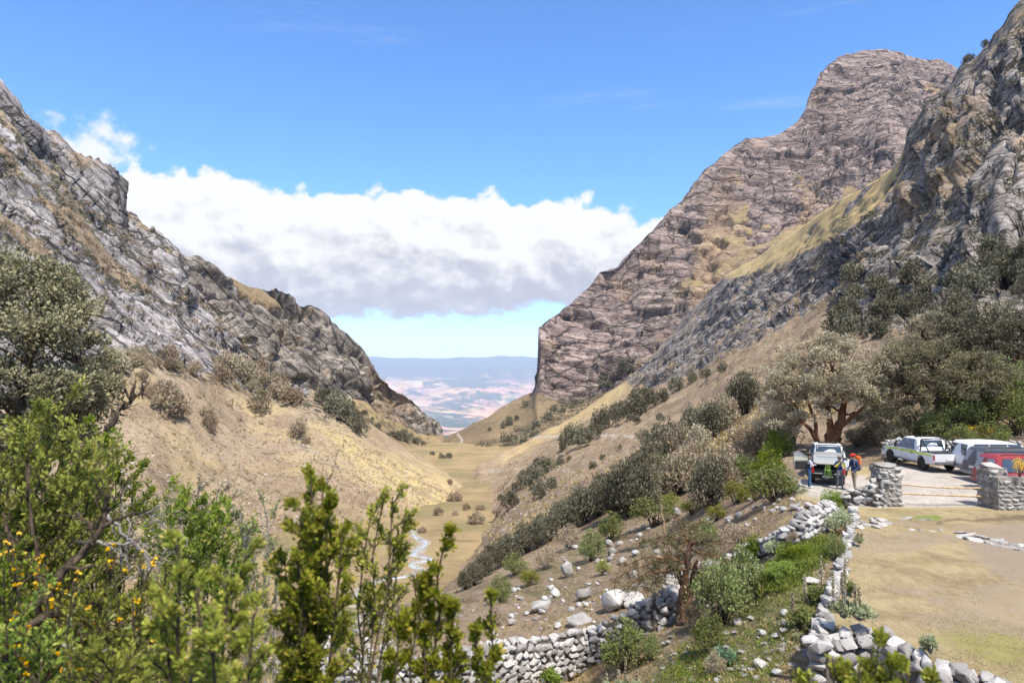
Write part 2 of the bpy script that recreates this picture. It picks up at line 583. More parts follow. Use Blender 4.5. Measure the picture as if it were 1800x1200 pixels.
def facets(P, frame, size, seed, stretch=(0.45, 1.0, 1.0)):
    """broken rock: every cell of a cracked mass is a tilted plane of its own; returns height -1..1 and nearness to a crack"""
    q = (P @ frame.T) * np.array(stretch) / size
    q = q + 0.35 * np.stack([fbm(q * 1.3 + 5 * k, 3, 0.5, seed + 40 + k) for k in range(3)], -1)
    fl = np.floor(q)
    fr = q - fl
    ci = fl.astype(np.int64).astype(np.uint32)
    best = np.full(q.shape[:-1], 9.0); second = best.copy()
    hgt = np.zeros_like(best)
    for dx in (-1, 0, 1):
        for dy in (-1, 0, 1):
            for dz in (-1, 0, 1):
                a, b_, c = ci[..., 0] + np.uint32(dx & 0xFFFFFFFF), ci[..., 1] + np.uint32(dy & 0xFFFFFFFF), ci[..., 2] + np.uint32(dz & 0xFFFFFFFF)
                h1, h2, h3 = _hash(a, b_, c, seed), _hash(a, b_, c, seed + 1), _hash(a, b_, c, seed + 2)
                ox, oy, oz = fr[..., 0] - dx - h1, fr[..., 1] - dy - h2, fr[..., 2] - dz - h3
                d = ox * ox + oy * oy + oz * oz
                t1, t2 = (h2 * 7.3) % 1 - 0.5, (h3 * 9.1) % 1 - 0.5
                pl = (h1 * 5.7) % 1 - 0.5 + 1.1 * (t1 * oy + t2 * oz) + 0.35 * ((h2 * 3.3) % 1 - 0.5) * ox
                nearer = d < best
                second = np.where(nearer, best, np.minimum(second, d))
                hgt = np.where(nearer, pl, hgt)
                best = np.where(nearer, d, best)
    crack = np.exp(-((np.sqrt(second) - np.sqrt(best)) / 0.10) ** 2)
    return hgt * 1.3 - 0.35 * crack


def zeros(px):
    return np.zeros(px.shape)


# ---- silhouettes read from the photograph
SIL_RIGHT = [(840, 815), (900, 789), (950, 762), (1000, 735), (1050, 705), (1100, 668), (1130, 640), (1170, 598), (1205, 556), (1240, 520), (1274, 484), (1310, 462), (1340, 447), (1356, 432), (1400, 408),
             (1440, 377), (1485, 348), (1530, 320), (1572, 295), (1584, 272), (1592, 240), (1606, 216), (1618, 200), (1628, 178), (1650, 160), (1672, 138), (1690, 116), (1704, 104), (1722, 90), (1738, 66), (1752, 52), (1776, 22), (1790, 4), (1806, -18), (1850, -70), (2200, -420)]
SIL_LEFT = [(-420, -320), (0, 146), (14, 164), (30, 182), (42, 200), (60, 214), (80, 228), (100, 242), (130, 268), (160, 280), (182, 290), (196, 306), (206, 330), (212, 342), (215, 366), (236, 384), (265, 404), (290, 424), (312, 441), (324, 480), (339, 530), (380, 570),
            (420, 615), (458, 652), (500, 680), (560, 690), (600, 712), (640, 738), (690, 772), (720, 793), (760, 820), (790, 838), (815, 862), (850, 900)]
SIL_SPUR = [(120, 330), (215, 372), (265, 405), (312, 440), (330, 449), (350, 452), (366, 464), (385, 478), (410, 490), (440, 505), (462, 508), (482, 506), (500, 508), (516, 518), (530, 532), (548, 538), (566, 548), (585, 562), (600, 575), (618, 592), (634, 606), (646, 618), (655, 632),
            (664, 648), (676, 662), (690, 672), (704, 682), (718, 690), (730, 702), (742, 716), (752, 726), (760, 736), (768, 744), (772, 760), (790, 780), (830, 800)]
SIL_PEAK = [(740, 790), (782, 774), (820, 752), (850, 736), (880, 716), (905, 702), (925, 694), (936, 688), (942, 672), (946, 650), (943, 620), (942, 600), (946, 574), (960, 563), (978, 550), (998, 536), (1015, 522), (1030, 508), (1042, 494), (1052, 478), (1066, 470), (1084, 464),
            (1100, 448), (1122, 424), (1145, 405), (1160, 386), (1178, 368), (1200, 350), (1216, 326), (1232, 304), (1250, 288), (1270, 270), (1290, 254), (1310, 243), (1340, 240), (1365, 236), (1390, 224), (1402, 210), (1412, 196), (1420, 172), (1428, 154), (1440, 130), (1452, 114), (1470, 102),
            (1490, 95), (1510, 93), (1540, 91), (1560, 92), (1580, 96), (1600, 100), (1620, 101), (1640, 104), (1660, 106), (1680, 114), (1700, 126), (1740, 150), (1900, 220)]


def rough_line(sil, amp, seed, step=3.0):
    """break a silhouette into the small notches of a rocky crest"""
    s = np.array(sil, float)
    x = np.arange(s[0, 0], s[-1, 0], step)
    y = np.interp(x, s[:, 0], s[:, 1])
    q = np.stack([x / 22, np.zeros_like(x), np.zeros_like(x)], -1)
    y = y + amp * fbm(q, 5, 0.65, seed)
    return np.stack([x, y], -1)


# ================================================================== right hillside (from the camera's feet to the cliff crest)
HILL = {
    -400: [(2100, 1.5), (1200, 10), (1100, 13), (1040, 17), (1000, 22), (1180, 60), (1100, 110), (1090, 165), (1010, 220), (900, 300)],
    0: [(2100, 1.5), (1200, 11), (1100, 15), (1040, 20), (1000, 26), (1200, 70), (1180, 120), (1120, 170), (1000, 220), (910, 300)],
    300: [(2100, 1.5), (1200, 13), (1120, 18), (1080, 24), (1060, 32), (1200, 70), (1180, 120), (1120, 170), (1000, 225), (915, 300)],
    500: [(2100, 1.5), (1200, 18), (1160, 24), (1110, 32), (1085, 42), (1180, 80), (1130, 130), (1090, 170), (1000, 230), (920, 300)],
    620: [(2100, 1.5), (1200, 22), (1172, 26), (1110, 36), (1078, 50), (1110, 90), (1088, 140), (1080, 170), (1000, 230), (930, 300)],
    700: [(2100, 1.5), (1205, 22), (1175, 26), (1100, 38), (1068, 55), (1085, 95), (1070, 140), (1060, 176), (990, 250), (910, 330)],
    790: [(2100, 1.5), (1200, 22), (1168, 26), (1082, 40), (1040, 62), (1040, 100), (1035, 150), (1014, 200), (930, 300), (875, 380)],
    850: [(2100, 1.5), (1195, 23), (1165, 26), (1060, 42), (1005, 68), (985, 110), (965, 170), (945, 236), (884, 330), (812, 490)],
    900: [(2100, 1.5), (1190, 24), (1155, 27), (1050, 42), (975, 70), (930, 120), (900, 190), (870, 280), (830, 420), (790, 600)],
    1000: [(2100, 1.5), (1190, 25), (1122, 28), (1020, 44), (920, 75), (870, 130), (825, 230), (780, 420), (758, 600), (735, 800)],
    1100: [(2100, 1.5), (1195, 22), (1100, 27), (1000, 42), (875, 75), (830, 130), (780, 230), (740, 420), (705, 620), (670, 850)],
    1200: [(2100, 1.5), (1200, 18.5), (1090, 24), (980, 38), (850, 70), (790, 130), (735, 230), (660, 450), (610, 650), (560, 850)],
    1300: [(2100, 1.5), (1200, 16.5), (1050, 23), (930, 34), (800, 65), (730, 120), (670, 210), (605, 350), (540, 550), (465, 750)],
    1400: [(2100, 1.5), (1200, 15.6), (1020, 20.8), (870, 34), (800, 52), (690, 100), (630, 170), (555, 290), (490, 430), (405, 600)],
    1450: [(2100, 1.5), (1200, 15.8), (1020, 20.4), (870, 34.6), (806, 51), (670, 95), (600, 160), (535, 250), (450, 370), (370, 500)],
    1500: [(2100, 1.5), (1200, 15.8), (1020, 20.4), (862, 36.8), (806, 50.5), (690, 75), (600, 125), (530, 190), (430, 280), (335, 420)],
    1580: [(2100, 1.5), (1200, 15.4), (1000, 21.5), (835, 39.6), (802, 47.5), (700, 62), (610, 95), (545, 140), (420, 220), (275, 320)],
    1650: [(2100, 1.5), (1200, 14.5), (1000, 21.5), (825, 41.8), (780, 47), (690, 57), (600, 85), (550, 115), (350, 200), (155, 300)],
    1800: [(2100, 1.5), (1200, 13.8), (1000, 21.5), (818, 43.3), (765, 47), (690, 55), (600, 75), (540, 95), (250, 180), (-15, 260)],
    2200: [(2100, 1.5), (1200, 13.8), (1000, 21.5), (830, 40.5), (740, 45), (640, 52), (540, 70), (450, 90), (100, 170), (-420, 240)],
}
px, py, D = loft(HILL, 560, 460, rough_line(SIL_RIGHT, 5.0, 3))
P = at(px, py, D)
F_SLAB = axes_from(at(1480, 420, 400), at(1150, 660, 600))        # slabs run down towards the valley mouth
F_CLIFF = axes_from(at(1650, 200, 280), at(1560, 560, 150))
rock = poly_mask(px, py, [(1075, 640), (1250, 430), (1480, 300), (1580, 250), (1700, 60), (1800, -500), (2300, -900), (2300, 470), (1800, 555), (1700, 560), (1640, 548), (1570, 585), (1500, 575), (1448, 536), (1400, 562), (1300, 612), (1200, 658), (1120, 690)], 16)
sunlit_gold_strip = poly_mask(px, py, [(1590, 262), (1480, 340), (1356, 425), (1300, 460), (1262, 492), (1310, 486), (1370, 468), (1430, 440), (1490, 405), (1540, 370), (1585, 318)], 9)  # golden grass strip, its sunlit brightness put into the colour
rock *= 1 - 0.95 * sunlit_gold_strip * smooth(fbm(P / 16.0, 4, 0.6, 62), 0.5, 0.22)
scree = 0.8 * smooth(px, 850, 930) * poly_mask(px, py + 6 * fbm(P / 12, 3, .5, 64), [(940, 770), (1000, 733), (1100, 660), (1128, 676), (1060, 716), (990, 757), (850, 836), (826, 815)], 9)
ledge = fbm(P / 22.0, 4, 0.55, 61)
rock = rock - 0.7 * smooth(fbm((P @ F_SLAB.T) * np.array([0.012, 0.05, 0.05]), 4, 0.55, 65), 0.10, 0.32) * (px < 1520)
on_cliff = rock > 0.5
rock = rock - 0.75 * smooth(ledge, 0.16, 0.34) * (px > 1380) * smooth(py, 250, 520)
scrub = np.clip(smooth(ledge, 0.08, 0.26) * on_cliff * smooth(px, 1300, 1480) * 0.9 + 0.25 * on_cliff, 0, 1)
scrub = np.maximum(scrub, 0.9 * poly_mask(px, py, [(1450, 540), (1560, 500), (1800, 440), (1900, 600), (1700, 575), (1560, 612)], 20))
ochre = smooth(fbm(P / 9.0, 4, 0.55, 63), -0.15, 0.2) * poly_mask(px, py, [(1590, 300), (1640, 200), (1720, 170), (1740, 240), (1720, 330), (1650, 350), (1630, 400), (1590, 380)], 25)
green = poly_mask(px, py, [(1330, 1010), (1400, 950), (1450, 940), (1450, 975), (1420, 1000), (1390, 1030), (1340, 1040)], 10)
green = np.maximum(green, 0.62 * poly_mask(px, py, [(1120, 1200), (1240, 1120), (1400, 1000), (1450, 980), (1440, 1090), (1400, 1130), (1330, 1210)], 30))
green = np.maximum(green, 0.35 * (smooth(fbm(P / 3.0, 3, 0.5, 9), 0.0, 0.4) * (D < 60) * (px < 1180)))
golden = np.maximum(sunlit_gold_strip, scree)
golden = np.maximum(golden, 0.5 * (D < 34) * smooth(fbm(P / 2.5, 3, 0.5, 12), -0.1, 0.4))
track = 1 - smooth(seg_dist(px, py, [(905, 765), (960, 768), (1040, 766), (1110, 768), (1180, 764), (1230, 770)]), 0.8, 2.6)
track = np.maximum(track, 0.7 * (1 - smooth(seg_dist(px, py, [(845, 830), (900, 826), (960, 825), (1030, 830)]), 0.6, 2.2)))
stony = np.clip(smooth(D, 20, 60) * 0.9 + 0.2, 0, 1)
# relief
N = grid_normals(P)
near = 1 - smooth(D, 30, 90)
grass_h = fbm(P / 9.0, 5, 0.55, 21) * 0.012 * np.minimum(D, 220) * (1 - 0.8 * near)
grass_h += np.abs(fbm(P / 2.2, 4, 0.6, 22)) * 0.30 * near * smooth(D, 3, 12)
q = P @ F_SLAB.T
grass_h += fbm(q * np.array([0.05, 0.35, 0.35]), 5, 0.6, 23) * 1.1 * smooth(D, 80, 250)          # runnels down the talus
def slab_relief(Q):
    return 5.5 * strata(Q, F_SLAB, 15.0, 0.9, 31)[0] + 2.2 * strata(Q, F_SLAB, 4.6, 1.1, 32)[0] - 6.0 * blocks(Q, F_SLAB, 30, 33) + 4.6 * facets(Q, F_SLAB, 16, 35, (0.28, 1, 1)) + 2.0 * facets(Q, F_SLAB, 6, 37, (0.35, 1, 1))


def cliff_relief(Q):
    return 2.2 * strata(Q, F_CLIFF, 9.0, 1.2, 41)[0] - 3.6 * blocks(Q, F_CLIFF, 20, 42) + 4.6 * facets(Q, F_CLIFF, 17, 45, (0.45, 1, 1)) + 1.7 * facets(Q, F_CLIFF, 5.0, 47, (0.5, 1, 1)) + 2.2 * fbm(Q / 30, 3, 0.5, 44)


slab_h = where((rock > 0) & (px < 1605), slab_relief, P)
cliff_h = where((rock > 0) & (px > 1495), cliff_relief, P)
wc = smooth(px, 1500, 1600)
rock_h = slab_h * (1 - wc) + cliff_h * wc
rk = np.clip(rock, 0, 1)
edge_top = np.clip((np.arange(py.shape[1])[::-1] - 4) / 10.0, 0, 1)[None, :]
hgt = (grass_h * (1 - rk) + rock_h * rk) * np.maximum(edge_top, 0.25)
P2 = P + N * hgt[..., None]
attrs = dict(rock=rock, golden=golden, green=green, scrub=scrub, ochre=ochre, track=track, stony=stony)
hill_mat = terrain_mat('hillside_ground', F_SLAB, unit=1.0, rock=((0.062, 0.051, 0.045), (0.235, 0.20, 0.178), (0.51, 0.445, 0.395)), ochre_lo=0.58, bed=0.18)
LAND_GRID['hillside'] = P2[::2, ::2].copy()
hillside = mesh_obj('hillside', fast_mesh('hillside', P2.reshape(-1, 3), grid_faces(*px.shape), hill_mat, True, attrs), kind='structure')
hillside['label'] = 'grassy boulder-strewn hillside rising to the cliffs along the right of the valley'

# ================================================================== left mountain
LEFT = {
    -420: [(1230, 140), (1000, 150), (800, 165), (560, 190), (150, 250), (-320, 330)],
    0: [(1160, 150), (950, 165), (800, 185), (650, 210), (400, 270), (146, 360)],
    100: [(1125, 160), (930, 180), (790, 200), (640, 230), (430, 300), (242, 400)],
    215: [(1080, 175), (910, 195), (780, 220), (640, 262), (490, 350), (366, 440)],
    330: [(1045, 195), (895, 217), (772, 247), (648, 300), (570, 365), (500, 430)],
    458: [(1005, 215), (880, 243), (775, 290), (692, 360), (668, 400), (652, 430)],
    560: [(965, 235), (870, 262), (790, 295), (720, 350), (702, 385), (690, 410)],
    640: [(935, 255), (865, 282), (815, 312), (765, 352), (748, 385), (738, 410)],
    720: [(928, 275), (878, 306), (845, 332), (815, 362), (802, 388), (793, 405)],
    790: [(932, 290), (893, 320), (870, 342), (855, 366), (846, 382), (838, 392)],
    850: [(960, 300), (935, 325), (920, 345), (912, 360), (905, 370), (900, 378)],
}
px, py, D = loft(LEFT, 410, 340, rough_line(SIL_LEFT, 5.0, 5))
P = at(px, py, D)
F_LEFT = axes_from(at(60, 330, 340), at(420, 640, 380))
base_n = 14 * fbm(np.stack([px / 60, py / 60, px * 0], -1), 3, 0.5, 8)
rock = poly_mask(px, py + base_n, [(-500, -500), (0, 100), (230, 350), (340, 430), (360, 520), (480, 640), (560, 680), (520, 700), (470, 690), (420, 655), (330, 648), (250, 632), (190, 650), (100, 690), (-500, 760)], 14)
ledge = fbm((P @ F_LEFT.T) * np.array([0.012, 0.06, 0.06]), 4, 0.55, 71)
on_cliff = rock > 0.5
rock = rock - 0.8 * smooth(ledge, 0.20, 0.34)
scrub = np.clip(on_cliff * (0.22 + 0.8 * smooth(ledge, 0.06, 0.2) * (1 - smooth(ledge, 0.3, 0.45))), 0, 1)
scrub = np.maximum(scrub, 0.85 * (1 - smooth(np.abs(seg_dist(px, py, [(180, 640), (250, 635), (330, 650), (420, 660), (500, 695), (620, 735)])), 6, 26)))
golden = 0.95 * poly_mask(px, py, [(545, 745), (600, 748), (660, 790), (720, 815), (800, 850), (830, 890), (800, 925), (720, 900), (650, 850), (590, 800)], 28)  # yellow grass where a sun patch is painted in as golden colour
golden = np.maximum(golden, 0.42 * smooth(fbm(P / 30, 4, 0.55, 77), 0.0, 0.35) * (py > 640))
track = zeros(px)
stony = np.ones_like(px)
N = grid_normals(P)
q = P @ F_LEFT.T
grass_h = fbm(P / 30.0, 5, 0.5, 24) * 4.0 + fbm(q * np.array([0.035, 0.16, 0.16]), 5, 0.65, 25) * 2.2 - 1.6 * np.abs(fbm(q * np.array([0.012, 0.06, 0.06]), 3, 0.5, 26))
rock_h = where(rock > 0, lambda Q: 9.0 * strata(Q, F_LEFT, 26.0, 0.8, 51)[0] + 3.6 * strata(Q, F_LEFT, 8.0, 1.0, 52)[0] - 9.0 * blocks(Q, F_LEFT, 44, 53) + 7.5 * facets(Q, F_LEFT, 24, 55, (0.3, 1, 1)) + 3.2 * facets(Q, F_LEFT, 9, 57, (0.35, 1, 1)), P)
rk = np.clip(rock, 0, 1)
edge_top = np.clip((np.arange(py.shape[1])[::-1] - 4) / 10.0, 0, 1)[None, :]
hgt = (grass_h * (1 - rk) + rock_h * rk) * np.maximum(edge_top, 0.25)
P2 = P + N * hgt[..., None]
left_mat = terrain_mat('left_mountain_ground', F_LEFT, unit=2.0, rock=((0.085, 0.074, 0.07), (0.30, 0.268, 0.255), (0.55, 0.50, 0.48)), grass=((0.265, 0.195, 0.128), (0.41, 0.315, 0.215)), gold=(0.60, 0.475, 0.23))
attrs = dict(rock=rock, golden=golden, green=zeros(px), scrub=scrub, ochre=zeros(px), track=track, stony=stony)
LAND_GRID['left_mountain'] = P2[::2, ::2].copy()
left_mountain = mesh_obj('left_mountain', fast_mesh('left_mountain', P2.reshape(-1, 3), grid_faces(*px.shape), left_mat, True, attrs), kind='structure')
left_mountain['label'] = 'grey slabby mountainside above a straw-coloured grass slope on the left'

# ================================================================== farther left spur
SPUR = {
    120: [(950, 350), (720, 420), (560, 470), (330, 540)],
    312: [(950, 400), (680, 490), (560, 540), (440, 600)],
    458: [(930, 470), (672, 600), (590, 650), (507, 730)],
    560: [(880, 540), (688, 720), (620, 770), (546, 850)],
    640: [(850, 600), (703, 800), (662, 840), (612, 900)],
    700: [(830, 640), (735, 880), (712, 905), (680, 950)],
    768: [(805, 720), (772, 950), (760, 965), (744, 985)],
    830: [(815, 800), (808, 950), (804, 965), (800, 985)],
}
px, py, D = loft(SPUR, 300, 210, rough_line(SIL_SPUR, 7.0, 15))
P = at(px, py, D)
F_SPUR = axes_from(at(480, 560, 700), at(600, 700, 800))
base_n = 10 * fbm(np.stack([px / 40, py / 40, px * 0], -1), 3, 0.5, 18)
rock = poly_mask(px, py + base_n, [(100, 300), (320, 420), (500, 480), (640, 590), (700, 660), (775, 735), (790, 770), (760, 768), (700, 738), (650, 705), (600, 694), (520, 684), (440, 670), (100, 700)], 8)
rock *= 1 - 0.9 * poly_mask(px, py, [(350, 462), (400, 480), (450, 500), (490, 520), (510, 545), (480, 540), (430, 520), (390, 500)], 6)
scrub = 0.5 * (rock > 0.5) + 0.7 * poly_mask(px, py, [(480, 690), (600, 700), (700, 745), (760, 778), (700, 775), (600, 740)], 10)
golden = 0.55 * poly_mask(px, py, [(600, 690), (650, 705), (720, 745), (770, 775), (720, 770), (640, 735)], 10)
N = grid_normals(P)
rock_h = where(rock > 0, lambda Q: 8 * strata(Q, F_SPUR, 40.0, 0.9, 81)[0] - 22 * blocks(Q, F_SPUR, 70, 83) + 14 * facets(Q, F_SPUR, 40, 86, (0.5, 1, 1)) + 6.5 * facets(Q, F_SPUR, 16, 88, (0.6, 1, 1)), P)
grass_h = fbm(P / 60.0, 4, 0.5, 85) * 5
rk = np.clip(rock, 0, 1)
edge_top = np.clip((np.arange(py.shape[1])[::-1] - 4) / 8.0, 0, 1)[None, :]
P2 = P + N * ((grass_h * (1 - rk) + rock_h * rk) * np.maximum(edge_top, 0.25))[..., None]
spur_mat = terrain_mat('left_spur_ground', F_SPUR, unit=4.0, rock=((0.10, 0.083, 0.07), (0.28, 0.235, 0.20), (0.50, 0.43, 0.36)), ochre_lo=0.55, grass=((0.24, 0.175, 0.10), (0.34, 0.25, 0.14)))
attrs = dict(rock=rock, golden=golden, green=zeros(px), scrub=scrub, ochre=zeros(px), track=zeros(px), stony=zeros(px))
LAND_GRID['mountain_spur'] = P2[::2, ::2].copy()
left_spur = mesh_obj('mountain_spur', fast_mesh('mountain_spur', P2.reshape(-1, 3), grid_faces(*px.shape), spur_mat, True, attrs), kind='structure')
left_spur['label'] = 'farther craggy grey spur descending to the valley mouth on the left'

# ================================================================== far right peak
PEAK = {
    740: [(830, 800), (812, 880), (804, 930), (796, 990), (790, 1050)],
    850: [(822, 690), (775, 850), (758, 950), (746, 1050), (736, 1150)],
    900: [(806, 740), (748, 950), (730, 1050), (716, 1120), (704, 1200)],
    936: [(795, 780), (722, 1000), (707, 1080), (697, 1150), (688, 1220)],
    946: [(790, 790), (694, 1050), (668, 1090), (640, 1130), (580, 1210)],
    962: [(785, 800), (694, 1060), (652, 1100), (606, 1160), (562, 1260)],
    1000: [(770, 850), (706, 1050), (650, 1150), (592, 1250), (535, 1350)],
    1100: [(730, 900), (668, 1060), (602, 1210), (530, 1350), (448, 1500)],
    1200: [(690, 900), (606, 1090), (540, 1260), (450, 1460), (350, 1700)],
    1310: [(620, 930), (534, 1110), (470, 1310), (370, 1600), (244, 1950)],
    1400: [(580, 900), (486, 1110), (420, 1360), (320, 1760), (212, 2100)],
    1500: [(520, 900), (405, 1160), (330, 1510), (235, 1950), (94, 2350)],
    1600: [(470, 920), (345, 1220), (272, 1610), (205, 2100), (100, 2500)],
    1700: [(430, 1000), (325, 1310), (262, 1710), (205, 2200), (126, 2600)],
    1900: [(450, 1100), (380, 1400), (320, 1800), (270, 2300), (220, 2700)],
}
px, py, D = loft({k: [(y_, d_ if d_ < 900 else 900 + (d_ - 900) * 0.45) for y_, d_ in v] for k, v in PEAK.items()}, 460, 325, rough_line(SIL_PEAK, 5.0, 25))
P = at(px, py, D)
F_PEAK = axes_from(at(1420, 250, 2000), at(1650, 262, 2000))
rock = poly_mask(px, py, [(930, 690), (945, 690), (1000, 712), (1100, 668), (1300, 560), (1500, 420), (1950, 350), (1950, 100), (1500, 50), (1200, 300), (950, 540), (930, 600)], 9)
base_n = fbm(np.stack([px / 50, py / 26, px * 0], -1), 4, 0.55, 28)
grassy = poly_mask(px, py + 14 * base_n, [(1240, 480), (1330, 440), (1480, 380), (1500, 330), (1440, 370), (1330, 415), (1260, 450)], 8) * 0.8
grassy = np.maximum(grassy, smooth(base_n, 0.18, 0.34) * poly_mask(px, py, [(1100, 660), (1250, 380), (1400, 300), (1560, 250), (1600, 330), (1400, 480), (1200, 600)], 30))
rock -= 0.75 * grassy
scrub = 0.9 * poly_mask(px, py, [(830, 815), (940, 735), (1000, 690), (1090, 650), (1120, 660), (1010, 735), (900, 795)], 7)
scrub = np.maximum(scrub, 0.45 * smooth(fbm(P / 120, 4, 0.5, 91), 0.1, 0.3) * (py > 330))
ochre = 0.9 * smooth(fbm(np.stack([px / 90, py / 90, px * 0 + 4], -1), 3, 0.5, 29), -0.05, 0.30) * poly_mask(px, py, [(950, 600), (1200, 420), (1320, 280), (1420, 280), (1440, 400), (1250, 540), (1100, 640)], 40)
golden = 0.3 * grassy
track = 1 - smooth(seg_dist(px, py, [(806, 766), (812, 772), (808, 779), (818, 784), (840, 788), (870, 790)]), 0.8, 2.4)
N = grid_normals(P)
s1, cs = strata(P, F_PEAK, 34.0, 0.45, 101, 2.0)
s2, _ = strata(P, F_PEAK, 11.5, 0.5, 102, 2.0)
bw = smooth(py, 300, 420)
rock_h = (8 * s1 + 6 * s2) * (1 - 0.6 * bw) - (18 + 18 * bw) * blocks(P, F_PEAK, 90, 103) + where(rock > 0, lambda Q: 13 * facets(Q, F_PEAK, 50, 106, (0.55, 0.7, 1)) + 7.5 * facets(Q, F_PEAK, 19, 108, (0.55, 0.7, 1)), P)
# gullies running down the face
rock_h -= 16 * np.maximum(0, fbm((P @ F_PEAK.T) * np.array([1 / 55.0, 1 / 160.0, 1 / 260.0]), 4, 0.55, 109)) * smooth(py, 180, 330)
# the summit block has a sharp arete between its two faces
rock_h += 40 * np.exp(-((px - 1552) / 40.0) ** 2) * smooth(py, 420, 200)
rock_h *= smooth(px, 944, 1000) * 0.9 + 0.1
grass_h = fbm(P / 90.0, 4, 0.5, 105) * 6
rk = np.clip(rock, 0, 1)
edge_top = np.clip((np.arange(py.shape[1])[::-1] - 4) / 26.0, 0, 1)[None, :]
P2 = P + N * ((grass_h * (1 - rk) + rock_h * rk) * np.maximum(edge_top, 0.2))[..., None]
peak_mat = terrain_mat('peak_ground', F_PEAK, unit=3.3, bed=0.30, rock=((0.10, 0.072, 0.066), (0.235, 0.176, 0.155), (0.43, 0.335, 0.28)), ochre=(0.42, 0.29, 0.17), ochre_lo=0.64, grass=((0.19, 0.14, 0.08), (0.29, 0.21, 0.12)))
attrs = dict(rock=rock, golden=golden, green=zeros(px), scrub=scrub, ochre=ochre, track=track, stony=zeros(px))
LAND_GRID['mountain_peak'] = P2[::2, ::2].copy()
peak = mesh_obj('mountain_peak', fast_mesh('mountain_peak', P2.reshape(-1, 3), grid_faces(*px.shape), peak_mat, True, attrs), kind='structure')
peak['label'] = 'high brown banded rock peak with a blunt summit beyond the right-hand cliffs'

# ================================================================== valley floor
def floor_z(y):
    return np.interp(y, [0, 240, 330, 450, 700, 1000, 1400, 2200], [-52, -52, -59, -66, -81, -106, -150, -260])


gx = np.linspace(-330, 170, 140); gy = np.concatenate([np.linspace(60, 520, 200), np.linspace(526, 2200, 90)])
X, Y = np.meshgrid(gx, gy, indexing='ij')
X = X * (1 + np.maximum(0, Y - 500) / 700)
Z = floor_z(Y) + 0.5 * fbm(np.stack([X / 25, Y / 25, X * 0], -1), 4, 0.5, 111) + 0.25 * np.abs(fbm(np.stack([X / 6, Y / 6, X * 0], -1), 3, 0.5, 112))
P = np.stack([X, Y, Z], -1)
patch = fbm(np.stack([X / 18, Y / 28, X * 0], -1), 4, 0.5, 113)
bank = smooth(fbm(np.stack([X / 14, Y / 40, X * 0], -1), 3, 0.5, 114), 0.1, 0.4) * smooth(-X, 55, 90) 
attrs = dict(rock=0.42 * bank, golden=smooth(patch, -0.1, 0.25) * 0.6, green=smooth(-patch, 0.0, 0.3) * 0.6, scrub=X * 0, ochre=X * 0, track=X * 0, stony=X * 0 + 1)
floor_mat = terrain_mat('valley_floor_ground', np.eye(3), unit=1.5, grass=((0.25, 0.18, 0.095), (0.37, 0.27, 0.145)), gold=(0.44, 0.33, 0.16), green=(0.22, 0.20, 0.085))
LAND_GRID['valley_floor'] = P[::2, ::2].copy()
valley_floor = mesh_obj('valley_floor', fast_mesh('valley_floor', P.reshape(-1, 3), grid_faces(*X.shape), floor_mat, True, attrs), kind='structure')

# ================================================================== far hills across the main valley
FAR = {}
for x_ in range(-200, 1701, 100):
    FAR[x_] = [(815, 1500), (778, 3000), (766, 7000), (750, 12500), (729, 19000), (700, 25000), (668, 31000), (640, 37000), (628, 41000)]
sil_far = [(-200, 640), (400, 634), (560, 632), (655, 628), (700, 629), (740, 630), (780, 629), (815, 628), (850, 627), (885, 623), (905, 624), (945, 627), (1100, 622), (1700, 640)]
px, py, D = loft(FAR, 200, 130, rough_line(sil_far, 2.0, 35, 6.0), back=False)
P = at(px, py, D)
hx = fbm(P * np.array([1, 1, 0]) / 4400.0, 6, 0.55, 121, True)
hz = (hx - 0.2) * 0.019 * D * (1 - smooth(D, 29000, 41000) * 0.75) * smooth(D, 1500, 3500)
P[..., 2] += hz
m, n, b = new_mat('far_hills_ground')
p = n.pos()
f1 = n.noise(p, 0.00035, 5, 0.6)
f2 = n.noise(p, 0.002, 6, 0.65)
vd, vc = n.voronoi(n.mapping(p, scale=(1, 0.55, 1)), 0.0014)
fields = n.mix(n.step(f2, 0.42, 0.6), (0.44, 0.24, 0.16), (0.56, 0.36, 0.24))
fields = n.mix(n.math('MULTIPLY', n.step(n.node('ShaderNodeSeparateXYZ').outputs[0], 0, 1), 0.0), fields, vc)
fields = n.mix(0.16, fields, vc, 'OVERLAY')
col = n.mix(n.step(n.math('ADD', n.math('MULTIPLY', f1, 0.6), n.math('MULTIPLY', f2, 0.4)), 0.46, 0.55), (0.075, 0.09, 0.075), fields)
sep = n.node('ShaderNodeSeparateXYZ'); n.put(sep.inputs[0], p)
high = n.step(n.math('ADD', sep.outputs[1], n.math('MULTIPLY', f1, 10000)), 33600, 38400)
col = n.mix(high, col, (0.075, 0.085, 0.085))
finish(n, b, col, 0.95, None, 0.1)
far_hills = mesh_obj('far_hills', fast_mesh('far_hills', P.reshape(-1, 3), grid_faces(*px.shape), m, True), kind='structure')

# ================================================================== haze: the air between here and the far hills
def box_mesh(name, lo, hi, mat=None):
    x0, y0, z0 = lo; x1, y1, z1 = hi
    v = [(x0, y0, z0), (x1, y0, z0), (x1, y1, z0), (x0, y1, z0), (x0, y0, z1), (x1, y0, z1), (x1, y1, z1), (x0, y1, z1)]
    f = [(0, 3, 2, 1), (4, 5, 6, 7), (0, 1, 5, 4), (1, 2, 6, 5), (2, 3, 7, 6), (3, 0, 4, 7)]
    return fast_mesh(name, v, f, mat, False)


